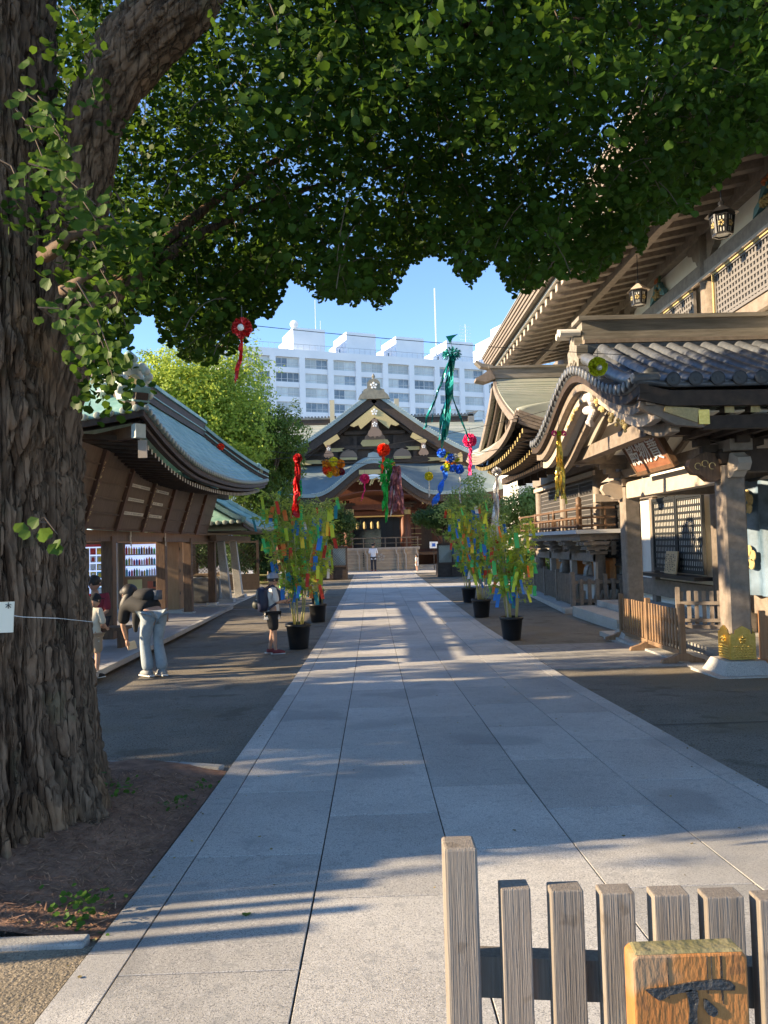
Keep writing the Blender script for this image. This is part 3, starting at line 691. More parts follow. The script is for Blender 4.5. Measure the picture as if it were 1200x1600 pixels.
# carved frog-leg struts and bracket arms between plaster panels
cm = [mat('carving_'+n_, c, .6) for n_, c in (('teal', (.10,.22,.24)), ('orange', (.42,.13,.04)), ('gold', (.36,.26,.10)), ('green', (.06,.12,.05)))]
for y in (11.7, 16.3, 20.9):
    a = MB(); a.prism([(-.42,0),(-.36,.14),(-.22,.2),(-.12,.36),(0,.42),(.12,.36),(.22,.2),(.36,.14),(.42,0),(.3,.02),(.2,.08),(.08,.26),(0,.3),(-.08,.26),(-.2,.08),(-.3,.02)], (WX-.12, y, 6.82), (0, -1, 0), (0, 0, 1), (.1, 0, 0))
    f = a.build('frog_leg_strut', cm[0], hall)
    b = MB()
    for i in range(26): b.ball((WX-.13+random.uniform(-.02, .02), y+random.gauss(0, .09), 6.87+abs(random.gauss(.07, .06))), .03, 5)
    b.build('flower_carving', cm[2], f)
    b = MB()
    for i in range(7): b.ball((WX-.13, y-.02+random.gauss(0, .05), 7.2+random.uniform(0, .06)), .035, 5)
    b.build('bird_carving', cm[1], f)
    MB().prism([(0,0),(.05,.12),(.14,.2),(.1,.05)], (WX-.12, y-.05, 7.12), (0, -1, 0), (0, 0, 1), (.04, 0, 0)).build('leaf_carving', cm[3], f)
for y in (9.4, 14.0, 18.6):
    for s in (-1, 1):
        MB().prism([(0,0),(.16,.02),(.22,.12),(.32,.16),(.38,.30),(.55,.34),(.58,.48),(0,.48)], (WX-.10, y+s*.14, 6.82), (0, s, 0), (0, 0, 1), (.12, 0, 0)).build('bracket_arm', wood_g, hall)
# ================================================================ PORCH with the undulating gable
PX0, PYC, PHW = 2.95, 11.15, 2.85
def bump(s): 
    a = min(1, abs(s)/.92); return (.5+.5*math.cos(PI*a**.92))
def pz(s): return 3.42+.74*bump(s)+.05*max(0, abs(s)-.85)/.15
porch = thing('entrance_porch', 'tile-roofed porch with undulating gable and square columns projecting from the right-hand hall', 'porch', (4.5, 11.2, 0))
def pg(s): return 3.42+1.16*max(0, (1-abs(s)))**1.12
def surf(u, v):
    s = v*2-1; x = PX0+u*3.5; k = max(0, min(1, (x-PX0-.12)/.26)); k = k*k*(3-2*k)
    return (x, PYC+s*PHW, pz(s)*(1-k)+pg(s)*k)
MB().grid(surf, 30, 48, (0, 0, .05)).build('roof_bed', tile, porch, True)
MB().grid(lambda u, v: (PX0+.25+u*3.2, PYC+(v*2-1)*(PHW-.25), pz((v*2-1)*.93)-.30), 1, 40, (0, 0, .02)).build('ceiling_board', plaster, porch, True)
def curve_board(name, m, x, w, dz, h, s0=-1, s1=1, n=40, par=porch, sc=1.0):
    lo = [(PYC+s*PHW*sc, pz(s)-dz-h) for s in np.linspace(s0, s1, n)]; hi = [(PYC+s*PHW*sc, pz(s)-dz) for s in np.linspace(s0, s1, n)]
    b = MB()
    for i in range(n-1):
        b.hexa([(x, lo[i][0], lo[i][1]), (x+w, lo[i][0], lo[i][1]), (x+w, lo[i+1][0], lo[i+1][1]), (x, lo[i+1][0], lo[i+1][1])],
               [(x, hi[i][0], hi[i][1]), (x+w, hi[i][0], hi[i][1]), (x+w, hi[i+1][0], hi[i+1][1]), (x, hi[i+1][0], hi[i+1][1])])
    return b.build(name, m, par)
curve_board('gable_board', wood_d, PX0+.02, .10, .055, .10)
curve_board('gable_board', wood_g, PX0+.10, .10, .15, .13, -.985, .985)
curve_board('gable_board', pale_w, PX0+.20, .10, .27, .15, -.97, .97)
curve_board('gable_board', wood_g, PX0+.42, .10, .40, .14, -.93, .93)
for i in range(7):
    curve_board('ceiling_rib', wood_g, PX0+.75+i*.38, .07, .33, .09, -.9, .9, 30)
# tiles: rolls down both slopes, verge tiles along the undulating edge
def seg_mesh(r, L, name, m, par):
    b = MB(); n = 9
    b.add([(r*q*math.cos(PI*k/(n-1)), y, r*q*math.sin(PI*k/(n-1))*1.05) for y, q in ((-L/2, 1.0), (-L/2+.02, 1.03), (-L/2+.035, 1.0), (L/2, .965)) for k in range(n)],
          [(j*n+k, j*n+k+1, (j+1)*n+k+1, (j+1)*n+k) for j in range(3) for k in range(n-1)])
    return b
tseg = None; tend = None
ss = np.linspace(-1.0, -.10, 60)
def arc_points(sgn, step):
    s = .985; out = [(s*sgn)]; 
    acc = 0; p = (PYC+s*sgn*PHW, pg(s))
    while s > .07:
        s2 = s-.002; q = (PYC+s2*sgn*PHW, pg(s2)); acc += math.hypot(q[0]-p[0], q[1]-p[1]); p = q; s = s2
        if acc >= step: out.append(s*sgn); acc = 0
    return out
count = 0
for sgn, xs_, stp in ((-1, [3.34+i*.245 for i in range(13)], .235), (1, [3.34+i*.245 for i in range(13)], 9)):
    for x in xs_:
        A = arc_points(sgn, stp) if stp < 1 else [.98, .75, .5, .3, .1]
        for i in range(len(A)-1):
            s0, s1 = A[i], A[i+1]; p = Vector((x, PYC+s0*PHW, pg(s0)+.005)); q = Vector((x, PYC+s1*PHW, pg(s1)+.005)); L = (q-p).length
            if sgn == 1:
                if i == 0: far = MB()
                far.beam([p+Vector((0, 0, .02)), q+Vector((0, 0, .02))], .11, .10)
                if i == len(A)-2: far.build('tile_roll', tile, porch)
                continue
            if tseg is None:
                tseg = seg_mesh(.078, .245, '', tile, porch).build('round_tile', tile, None, True); tseg.parent = porch; o = tseg
                tend = MB().lathe([(.005,-.02),(.06,-.02),(.080,-.015),(.080,.02),(.06,.03)], (0, 0, 0), 14, 'y').lathe([(.004,-.028),(.03,-.026),(.03,-.02)], (0, 0, 0), 5, 'y').build('round_tile_end', mat('dark_tile_end', (.04,.043,.05), .45), None); tend.parent = porch
                e = tend
            else:
                o = tseg.copy(); COL.objects.link(o)
                e = None
                if i == 0: e = tend.copy(); COL.objects.link(e)
            ang = math.atan2(q.z-p.z, q.y-p.y); mid = (p+q)/2
            o.location = mid-Vector((4.5, 11.2, 0)); o.rotation_euler = (ang+.0, 0, random.uniform(-.015, .015)); count += 1
            if e is not None: e.location = p-Vector((4.5, 11.2, 0))+Vector((0, -.05, .02))
# pan tiles between rolls: stepped courses
pan = MB()
A = arc_points(-1, .20)
for x in [3.34+i*.245 for i in range(13)]:
    for s0, s1 in zip(A, A[1:]):
        y0, y1 = PYC+s0*PHW, PYC+s1*PHW; z0, z1 = pg(s0)+.028, pg(s1)+.010
        pan.add([(x+.055, y0, z0), (x+.12, y0, z0-.015), (x+.19, y0, z0), (x+.055, y1, z1), (x+.12, y1, z1-.015), (x+.19, y1, z1), (x+.055, y0, z0-.03), (x+.12, y0, z0-.045), (x+.19, y0, z0-.03)],
                [(0,1,4,3),(1,2,5,4),(6,7,1,0),(7,8,2,1)])
pan.build('pan_tiles', tile, porch)['kind'] = 'stuff'
for xx, sc_k in ((3.12, 1),):
    P_ = []
    for s_ in np.linspace(-.99, -.08, 30):
        k_ = .35; P_.append((xx, PYC+s_*PHW, pz(s_)*(1-k_)+pg(s_)*k_+.06))
    MB().tube(P_, [.085 if i % 3 else .092 for i in range(30)], 10).build('verge_roll', tile, porch, True)
vt = None
s = -.985
vs_ = []
while s < .985:
    vs_.append(s); ds = .01; acc = 0
    while acc < .155 and s < 1:
        s2 = s+ds*.2; acc += math.hypot((s2-s)*PHW, pz(s2)-pz(s)); s = s2
for s in vs_:
    c = Vector((PX0-.02, PYC+s*PHW, pz(s)+.02))
    if vt is None:
        vt = MB().lathe([(.004,-.03),(.045,-.03),(.062,-.02),(.062,.0),(.056,.02),(.056,.26),(.03,.28)], (0, 0, 0), 12, 'x').build('verge_tile', tile, None); vt.parent = porch; o = vt
    else: o = vt.copy(); COL.objects.link(o)
    o.location = c-Vector((4.5, 11.2, 0)); o.rotation_euler = (random.uniform(-.05, .05), random.uniform(-.03, .03), 0)
# ridge with planks, weathered, and its end ornament
wood_w = mat('weathered_plank', (.16,.145,.12), .8, (.30,.275,.235), 2.5, (.6, 6, 6), bump=.3, bscale=12, detail=9)
wbox(porch, 'ridge_base', tile, PX0+.12, 6.3, PYC-.22, PYC+.22, 4.12, 4.54)
for i, (z0, z1, h) in enumerate(((4.545,4.60,.25),(4.605,4.66,.19),(4.66,4.90,.14),(4.90,4.96,.20))):
    wbox(porch, 'ridge_plank', wood_w if i != 0 else wood_g, PX0+.18-(.0 if i != 3 else .06), 5.95+.02*i, PYC-h, PYC+h, z0, z1)
orn = MB(); oc = (PX0+.06, PYC, 4.35)
orn.prism([(-.30,-.22),(-.34,-.05),(-.24,.02),(-.26,.16),(-.14,.2),(-.12,.36),(0,.44),(.12,.36),(.14,.2),(.26,.16),(.24,.02),(.34,-.05),(.30,-.22)], oc, (0, -1, 0), (0, 0, 1), (.16, 0, 0))
onig = orn.build('ridge_end_ornament', wood_w, porch)
b = MB(); 
for dy, dz_ in ((0,.50),(-.10,.46),(.10,.46)): b.lathe([(.004,0),(.03,-.002),(.05,0),(.05,.30),(.02,.30)], (PX0-.14, PYC+dy, 4.35+dz_-.08), 10, 'x')
b.build('ornament_tube', paper, onig)
b = MB()
for k in range(6): b.lathe([(.004,0),(.028,0),(.03,.03)], (PX0+.03, PYC-.2+k*.08, 4.26+.04*(k % 2)), 8, 'x')
b.build('ornament_boss', wood_w, onig)
# near-side eave: board, gold tipped rafter ends, corner fitting
MB().beam([(2.98,8.35,3.33),(3.3,8.33,3.25),(4.2,8.34,3.24),(6.3,8.36,3.24)], .07, .17).build('eave_board', wood_d, porch)
MB().beam([(3.00,8.42,3.22),(3.4,8.40,3.06),(3.7,8.40,3.01)], .09, [.10,.20,.16]).build('corner_board', wood_g, porch)
MB().beam([(3.25,8.345,3.14),(3.62,8.345,3.06)], .02, [.06,.16]).build('corner_fitting', goldp, porch)
wbox(porch, 'corner_fitting', gold, 3.62, 3.74, 8.33, 8.47, 2.96, 3.12)
wbox(porch, 'eave_beam', wood_d, 3.74, 6.4, 8.50, 8.62, 2.93, 3.08)
for i in range(9):
    x = 4.0+i*.29
    r_ = MB().box(x-.05, x+.05, 8.42, 9.6, 3.10, 3.17).build('rafter', wood_d, porch)
    MB().box(x-.052, x+.052, 8.405, 8.4195, 3.09, 3.18).build('rafter_cap', goldp, r_)
    r_ = MB().box(x-.045, x+.045, 8.52, 9.6, 2.94, 3.02).build('rafter', wood_d, porch)
# columns
def column(x, y, first):
    c = MB(); h = .14
    c.add([], [])
    pl = [(-h,-h+.025),(-h+.025,-h),(h-.025,-h),(h,-h+.025),(h,h-.025),(h-.025,h),(-h+.025,h),(-h,h-.025)]
    z0 = gz(y)
    c.prism(pl, (x, y, z0+.18), (1, 0, 0), (0, 1, 0), (0, 0, 2.42-z0)); co = c.build('column', wood_g, porch)
    MB().frustum(x, y, z0-.02, z0+.17, .33, .235).box(x-.42, x+.42, y-.42, y+.42, z0-.05, z0+.012).build('column_base', granite, co, bev=.006)
    s = MB(); a = .152
    top = [(-a,0),(a,0),(a,.30),(a*.86,.33),(a*.72,.30),(a*.6,.36),(0,.41),(-a*.6,.36),(-a*.72,.30),(-a*.86,.33),(-a,.30)]
    for d in ((0,-1),(0,1),(1,0),(-1,0)):
        u = (d[1], -d[0], 0) if d[0] == 0 else (0, d[0], 0)
        s.prism(top, (x+d[0]*a, y+d[1]*a, z0+.18), (-d[1], d[0], 0), (0, 0, 1), (d[0]*.012, d[1]*.012, 0))
    sh = s.build('gold_shoe', gold, co)
    r = MB(); 
    for dx, dy in ((0,-1),(-1,0)):
        for k in range(5):
            an = 2*PI*k/5+PI/2; uu = math.cos(an)*.033; vv = math.sin(an)*.033+z0+.42
            r.ball((x+dx*(a+.02)+(uu if dx == 0 else 0), y+dy*(a+.02)+(uu if dy == 0 else 0), vv), .019, 5)
        for i in range(5):
            for j in range(7):
                uu = -.11+j*.036+(.018 if i % 2 else 0); vv = z0+.21+i*.032
                if uu < .125: r.frustum(0, 0, 0, 0, 0, 0) if False else r.ball((x+dx*(a+.010)+(uu if dx == 0 else 0), y+dy*(a+.010)+(uu if dy == 0 else 0), vv), .014, 4)
    r.build('plum_crest_relief', gold, sh)['kind'] = 'stuff'
    # bracket complex on the column head
    k = MB(); k.frustum(x, y, 2.62, 2.74, .15, .2); k.box(x-.16, x+.16, y-.16, y+.16, 2.70, 2.80)
    for d in ((1,0),(-1,0),(0,1),(0,-1)):
        for zz, L in ((2.82, .34), (2.98, .52)):
            px_, py_ = x+d[0]*L, y+d[1]*L
            k.bar((x, y, zz), (px_, py_, zz), .10, .10); k.box(px_-.08, px_+.08, py_-.08, py_+.08, zz+.03, zz+.12)
    k.build('bracket_set', wood_g if not first else wood_d, co)
    return co
column(4.5, 9.55, True); column(4.5, 13.3, False)
# tie beams with carved noses
wbox(porch, 'lintel', pale_w, 4.40, 4.60, 9.69, 13.16, 2.40, 2.68, .01)
wbox(porch, 'lintel', wood_g, 4.36, 4.64, 9.2, 13.7, 2.76, 2.9)
wbox(porch, 'cross_beam', wood_d, 4.64, 6.4, 9.45, 9.67, 2.52, 2.80); wbox(porch, 'cross_beam', wood_g, 4.64, 6.4, 13.2, 13.4, 2.45, 2.72)
wbox(porch, 'roof_beam', wood_d, 3.4, 6.4, 9.35, 9.55, 2.98, 3.18); wbox(porch, 'roof_beam', wood_g, 3.3, 6.4, 13.2, 13.4, 3.02, 3.2)
wbox(porch, 'roof_beam', wood_g, 3.55, 3.75, 9.0, 13.4, 3.05, 3.24)
def nose(o, u, w, m, name='beam_nose', s=1):
    return MB().prism([(0,-.12*s),(.05*s,-.16*s),(.14*s,-.15*s),(.22*s,-.08*s),(.30*s,-.07*s),(.36*s,.02*s),(.33*s,.10*s),(.24*s,.13*s),(.16*s,.18*s),(.05*s,.16*s),(0,.13*s)], o, u, (0, 0, 1), w).build(name, m, porch)
nose((4.42, 9.44, 2.58), (0, -1, 0), (.16, 0, 0), pale_w, s=.9); nose((4.36, 9.62, 2.58), (-1, 0, 0), (0, -.14, 0), wood_b, s=1.1)
nose((4.36, 13.37, 2.55), (-1, 0, 0), (0, -.14, 0), pale_w, s=1.0); nose((4.42, 13.44, 2.55), (0, 1, 0), (.16, 0, 0), pale_w, s=.9)
b = MB(); 
for k in range(3): b.tube([(4.36-.10-.09*k+.04*math.cos(t), 9.475, 2.60+.03*(k % 2)+.04*math.sin(t)) for t in np.linspace(0, 5, 9)], .006, 4)
b.build('cloud_scroll', goldp, porch)
# carved pendant under the crest, painted white
gp = MB()
for i in range(34):
    t = i/33; a = t*14; gp.ball((PX0+.17+.03*math.sin(a*1.7), PYC-.45+math.cos(a)*.16*(1-t*.5), 3.74-t*.42+math.sin(a)*.05), .065*(1-.4*t), 5)
gp.build('white_pendant_carving', mat('white_carving', (.62,.58,.56), .7), porch)
gp = MB()
for i in range(40):
    s_ = random.uniform(-.35, .75); gp.ball((PX0+.19, PYC-s_*PHW*.9, pz(s_)-.36-random.uniform(0, .10)), random.uniform(.02, .045), 4)
gp.build('gold_carving', goldp, porch)
# porch floor and steps
fl = MB().box(4.85, 6.42, 8.6, 14.0, -.06, .10).box(4.72, 6.42, 13.0, 18.3, -.1, .06).build('stone_platform', granite_d, porch)
MB().box(4.70, 6.42, 14.9, 18.2, -.10, .14).build('stone_step', granite, porch, bev=.01)
MB().box(5.25, 6.42, 15.4, 18.1, .14, .27).build('stone_step', granite, porch, bev=.01)
MB().box(4.15, 4.72, 8.9, 14.2, -.1, .02).build('stone_edging', granite, porch)
# entrance curtain, pale blue with gold crests
cur = thing('entrance_curtain', 'pale blue curtain with gold plum crests hanging in the porch doorway at the right edge', 'curtain', (6.2, 11, 2.6))
blue = mat('blue_silk', (.035,.07,.10), .5, (.16,.24,.34), 1.6)
MB().grid(lambda u, v: (6.16+.05*math.sin(u*46)+.02*math.sin(u*19), 9.7+u*2.95, .75+1.85*v), 90, 6).build('cloth', blue, cur, True)
MB().box(6.12, 6.2, 9.6, 12.75, 2.58, 2.63).build('rod', blackm, cur)
b = MB()
for yc in (12.35, 11.3):
    for zc in (2.25, 1.35):
        for k in range(5):
            a = 2*PI*k/5+PI/2; b.lathe([(.002,-.012),(.085,-.012),(.09,.004)], (6.09, yc+math.cos(a)*.12, zc+math.sin(a)*.12), 14, 'x')
b.build('plum_crest', goldp, cur)
# plaque with carved white characters
pq = thing('name_plaque', 'reddish wooden plaque with white characters tilted under the porch gable', 'sign', (4.1, 11.15, 2.7))
C0 = Vector((4.02, 11.15, 2.97)); tl = math.radians(28); nv = Vector((-math.cos(tl), 0, -math.sin(tl))); upv = Vector((-math.sin(tl), 0, math.cos(tl))); rv = Vector((0, -1, 0))
red = mat('plaque_wood', (.22,.085,.045), .5, (.32,.14,.075), 4, (1, 1, 4), bump=.1)
def plank(c, hw, hh, th, m, name, par):
    q = [c-rv*hw-upv*hh, c+rv*hw-upv*hh, c+rv*hw+upv*hh, c-rv*hw+upv*hh]
    return MB().hexa([p-nv*th for p in q], [p for p in q]).build(name, m, par)
plank(C0, .70, .27, .05, red, 'board', pq)
for s_ in (-1, 1):
    plank(C0+upv*s_*.29+nv*.01, .74, .03, .08, wood_b, 'frame_rail', pq); plank(C0+rv*s_*.72+nv*.01, .03, .26, .08, wood_b, 'frame_stile', pq)
def text_obj(txt, o, u, v, size, m, name, parent=None, ext=.004, label=None):
    cu = bpy.data.curves.new(name, 'FONT'); cu.body = txt; cu.size = size; cu.extrude = ext; cu.align_x = 'CENTER'; cu.align_y = 'CENTER'; cu.resolution_u = 2
    ob = bpy.data.objects.new(name, cu); COL.objects.link(ob)
    n_ = Vector(u).cross(Vector(v)); M = Matrix((Vector(u), Vector(v), n_)).transposed().to_4x4(); M.translation = Vector(o)
    dg = bpy.context.evaluated_depsgraph_get(); me = bpy.data.meshes.new_from_object(ob.evaluated_get(dg)); bpy.data.objects.remove(ob)
    me.transform(M); off = Vector(parent.get('_o', (0, 0, 0))) if parent else Vector((0, 0, 0)); me.transform(Matrix.Translation(-off))
    me.materials.clear(); me.materials.append(m); ob = bpy.data.objects.new(name, me); COL.objects.link(ob); ob.parent = parent
    return ob
whitep = mat('white_paint', (.8,.8,.78), .6)
for ch, k in (('殿', -1), ('物', 0), ('寶', 1)): text_obj(ch, C0+rv*k*.42+nv*.012, rv, upv, .42, whitep, 'character', pq)
# ---- second wing of the right-hand hall: hip-and-gable roof, balcony, guardian alcove
wing = thing('shrine_wing', 'second wing beyond the porch with shingled hip-and-gable roof and balcony over guardian figures', 'hall', (5.5, 21.3, 0))
WY = 21.2
def wb(name, m, *a, **k): return wbox(wing, name, m, *a, **k)
# lower skirt roof: eave rectangle X 3.35.., Y 17..25.4, corners swept up
def ez(y): 
    t = (y-WY)/4.2; return 4.30+.38*abs(t)**2.6
def skirt_front(u, v):
    ye = WY+(u*2-1)*4.2; yi = WY+(u*2-1)*3.1
    return (3.36+v*1.0-.06*abs(u*2-1)**4, ye+(yi-ye)*v, ez(ye)+(5.02-ez(ye))*v**.85)
MB().grid(skirt_front, 40, 8, (0, 0, .05)).build('skirt_roof', patina_g, wing, True)
def skirt_side(sg):
    def f(u, v):
        xe = 3.30+u*3.1; ye = WY+sg*4.2; yi = WY+sg*3.1; xi = 4.36+u*2.04
        z0 = 4.30+.38*max(0, 1-u*1.5)**2.6
        return (xe+(xi-xe)*v, ye+(yi-ye)*v, z0+(5.02-z0)*v**.85)
    return f
MB().grid(skirt_side(-1), 24, 8, (0, 0, .05)).build('skirt_roof', patina_g, wing, True)
MB().grid(skirt_side(1), 24, 8, (0, 0, .05)).build('skirt_roof', patina_g, wing, True)
# main gable slopes in shingle courses
def gslope(sg, v): return WY+sg*(.1+3.2*v), 6.22-1.62*v**.72
for sg in (-1, 1):
    for i in range(26):
        v0, v1 = i/26, (i+1)/26; y0, z0 = gslope(sg, v0); y1, z1 = gslope(sg, v1)
        x0 = 3.52+.05*math.sin(i*.9)*0
        MB().hexa([(x0,y1,z1-.05),(6.6,y1,z1-.05),(6.6,y0,z0-.06),(x0,y0,z0-.06)] if sg < 0 else [(x0,y0,z0-.06),(6.6,y0,z0-.06),(6.6,y1,z1-.05),(x0,y1,z1-.05)],
                  [(x0,y1,z1+.028),(6.6,y1,z1+.028),(6.6,y0,z0),(x0,y0,z0)] if sg < 0 else [(x0,y0,z0),(6.6,y0,z0),(6.6,y1,z1+.028),(x0,y1,z1+.028)]).build('shingle_course', patina_g, wing)
    # barge boards
    for k, (dx, dz_, h, m) in enumerate(((-.02, -.07, .20, wood_g), (.14, -.22, .26, wood_d), (.30, -.40, .22, wood_g))):
        b = MB(); P_ = []
        for v in np.linspace(0, 1.0, 14):
            y, z = gslope(sg, v); P_.append((3.52+dx, y, z+dz_-h/2+.03))
        b.beam(P_, .09, h, (0, 0, 1)).build('barge_board', m, wing)
MB().prism([(-3.0,0),(3.0,0),(1.4,.75),(.5,1.25),(0,1.5),(-.5,1.25),(-1.4,.75)], (3.98, WY, 4.55), (0, -1, 0), (0, 0, 1), (.05, 0, 0)).build('gable_panel', wood_d, wing)
for y in (-1.6, -.8, 0, .8, 1.6): MB().box(3.93, 3.98, WY+y-.06, WY+y+.06, 4.6, 6.0-abs(y)*.5).build('gable_strut', wood_g, wing)
wb('ridge_plank', wood_w, 3.42, 6.6, WY-.14, WY+.14, 6.22, 6.50); wb('ridge_plank', wood_w, 3.34, 6.6, WY-.2, WY+.2, 6.50, 6.56)
MB().beam([(3.0,WY,6.72),(3.15,WY,6.60),(3.45,WY,6.55)], .34, [.05,.10,.10]).build('ridge_end', wood_w, wing)
MB().beam([(2.98,WY,6.20),(3.2,WY,6.22),(3.45,WY,6.34)], .44, [.06,.22,.30]).build('ridge_end', wood_g, wing)
# layered eave fascia, rafters with gilt ends
for k in range(4):
    P_ = [(3.38-.03*(3-k)-.05*abs((y-WY)/4.2)**4, y, ez(y)-.09-.075*(3-k)+.04) for y in np.linspace(WY-4.2, WY+4.2, 24)]
    MB().beam(P_, .10, .065).build('eave_layer', wood_g, wing)
    P_ = [(x, WY-4.19+.02*(3-k), 4.30+.38*max(0, 1-(x-3.3)/3.1*1.5)**2.6-.05-.075*(3-k)) for x in np.linspace(3.34, 6.3, 14)]
    MB().beam(P_, .09, .065).build('eave_layer', wood_g, wing)
MB().grid(lambda u, v: (3.45+v*2.5, WY+(u*2-1)*4.1, ez(WY+(u*2-1)*4.1)*(1-v)+4.25*v-.36), 30, 2).build('soffit', wood_d, wing)
y = WY-4.0; f_ = None
while y < WY+4.05:
    z = ez(y)-.44
    for (xo, dz_, L) in ((3.46, 0, 1.2), (3.85, -.16, 1.6)):
        r_ = MB().box(xo, xo+L, y-.045, y+.045, z+dz_-.05, z+dz_+.05).build('rafter', wood_d, wing)
        MB().box(xo-.012, xo-.001, y-.047, y+.047, z+dz_-.052, z+dz_+.052).build('rafter_cap', goldp, r_)
    y += .30
wb('purlin', wood_d, 4.3, 4.5, WY-3.9, WY+3.9, 3.55, 3.75)
for i in range(8):
    b = MB(); b.box(4.75, 5.0, WY-3.5+i-.08, WY-3.5+i+.08, 3.48, 3.75).build('bracket', wood_d, wing)
# upper body
wb('wall', wood_g, 5.95, 6.38, 19.65, 26.6, 1.93, 4.0)
for y in (19.7, 23.2, 26.6): MB().lathe([(.13, 0), (.13, 4.4)], (5.85, y, -.3), 12).build('pillar', wood_g, wing, True)
wb('tie_beam', wood_g, 5.72, 5.95, 19.4, 27, 3.55, 3.8); wb('tie_beam', pale_w, 5.70, 5.8, 19.6, 26.8, 3.35, 3.47)
lattice(wing, 19.9, 21.5, 2.0, 3.3, 5.88, latp, darkin, .09, .13, .02, .05); lattice(wing, 21.52, 23.05, 2.0, 3.3, 5.88, latp, darkin, .09, .13, .02, .05)
lattice(wing, 23.4, 26.4, 2.0, 3.3, 5.88, latp, darkin, .09, .13, .02, .05)
wb('side_beam', pale_w, 5.7, 6.4, 19.42, 19.6, 2.65, 2.85)
# balcony
balc = MB().box(5.18, 6.4, 19.35, 27.3, 1.86, 1.94).build('balcony_floor', wood_g, wing); MB().box(5.14, 5.18, 19.31, 27.32, 1.85, 1.95).box(5.18, 6.4, 19.31, 19.348, 1.85, 1.95).build('floor_edge', mat('painted_edge', (.62,.62,.62), .6), wing)
wb('balcony_beam', wood_g, 5.28, 5.48, 19.45, 27.2, 1.68, 1.855); wb('balcony_beam', wood_g, 5.48, 6.4, 19.45, 19.62, 1.68, 1.855)
for y in (19.55, 21.5, 23.4, 25.3, 27.0):
    b = MB()
    for j in range(3):
        for d in (-1, 0, 1): b.box(5.30-.0+.10*(2-j), 5.95, y+d*.19*(j*.5+.5)-.06, y+d*.19*(j*.5+.5)+.06, 1.32+j*.12, 1.40+j*.12)
        b.box(5.40+.10*(2-j), 5.52+.10*(2-j), y-.25-.07*j, y+.25+.07*j, 1.40+j*.12, 1.435+j*.12)
    b.build('bracket_set', wood_g, wing)
for x in (5.75, 6.15):
    b = MB()
    for j in range(3): b.box(x-.06, x+.06, 19.5, 19.75, 1.3+j*.12, 1.38+j*.12).box(x-.16, x+.16, 19.52, 19.62, 1.38+j*.12, 1.415+j*.12)
    b.build('bracket_set', wood_g, wing)
for (x, y) in ((5.28, 19.48), (5.28, 27.1), (5.28, 22.2), (5.28, 24.7)):
    big = y in (19.48,)
    b = MB(); h = .86 if big else .62; r = .075 if big else .04
    b.lathe([(r, 1.94), (r, 1.94+h*.72), (r*1.25, 1.94+h*.74), (r*.8, 1.94+h*.80), (r*1.1, 1.94+h*.88), (r*.9, 1.94+h*.94), (.005, 1.94+h)], (x, y, 0), 12); b.build('railing_post', wood_b, wing, True)
for zz, t in ((2.06, .05), (2.26, .05), (2.50, .055)):
    MB().beam([(5.28,19.3,zz+.0),(5.28,23,zz-.0),(5.28,27.4,zz)], t, t).build('railing_rail', wood_b, wing); MB().box(5.28, 6.2, 19.45, 19.45+t, zz-t/2, zz+t/2).build('railing_rail', wood_b, wing)
y = 19.9
while y < 27: MB().box(5.26, 5.30, y-.02, y+.02, 1.94, 2.28 if int(y*10) % 3 else 2.5).build('baluster', wood_b, wing); y += .42
for x in (5.6, 5.95): MB().box(x-.02, x+.02, 19.46, 19.50, 1.94, 2.5).build('baluster', wood_b, wing)
# lower storey with alcoves and stone guardians
wb('beam', wood_g, 5.70, 5.95, 19.6, 27, 1.12, 1.34); wb('beam', wood_g, 5.75, 5.95, 19.6, 27, .52, .70); wb('plaster_strip', plaster, 5.96, 6.0, 19.6, 27, 1.34, 1.9); wb('plinth_wall', plaster, 5.9, 6.0, 19.6, 27, 0, .52)
for y in (19.72, 22.1, 24.6, 26.9): wb('lower_post', pale_w, 5.70, 5.86, y-.10, y+.10, -.05, 1.5)
wb('alcove_back', mat('alcove_board', (.50,.21,.07), .6, (.62,.30,.12), 3), 6.22, 6.28, 19.8, 27, .6, 1.2); wb('alcove_shelf', wood_g, 5.96, 6.36, 19.8, 27, .60, .66)
for y in (20.2, 20.9, 21.6, 22.6, 23.3, 24.0): wb('alcove_stile', mat('orange_timber', (.55,.22,.06), .6) if y == 20.2 else bpy.data.materials['orange_timber'], 5.98, 6.3, y-.04, y+.04, .66, 1.12)
stone_l = mat('pale_carved_stone', (.34,.32,.28), .85, (.46,.44,.40), 8, bump=.3)
def guardian(x, y, z, label):
    g = thing('guardian_statue', label, 'statue', (x, y, z), 'stone guardian animals in the alcoves')
    m = MB()
    m.lathe([(.13,0),(.16,.03),(.15,.12),(.12,.25),(.10,.34),(.06,.40)], (x+.03, y, z+.04), 10, 'z', 1, .8)
    m.box(x-.16, x+.18, y-.12, y+.12, z, z+.04)
    for s_ in (-1, 1): m.tube([(x-.05, y+s_*.07, z+.30), (x-.10, y+s_*.075, z+.16), (x-.11, y+s_*.07, z+.05), (x-.16, y+s_*.07, z+.05)], [.045, .038, .036, .03], 7)
    m.tube([(x+.14, y, z+.08), (x+.19, y, z+.2), (x+.16, y, z+.33)], [.03, .05, .02], 7)
    m.build('body', stone_l, g, True)
    h = MB(); h.ball((x-.05, y, z+.43), .095, 8); h.ball((x-.13, y, z+.41), .05, 6)
    for s_ in (-1, 1): h.ball((x-.02, y+s_*.075, z+.48), .03, 5)
    for k in range(10): h.ball((x+.03+.03*math.cos(k), y+.07*math.cos(k*1.9), z+.36+.1*abs(math.sin(k*1.3))), .035, 5)
    h.build('head', stone_l, g, True)
guardian(5.92, 21.0, .66, 'stone guardian animal seated in the nearer alcove under the balcony')
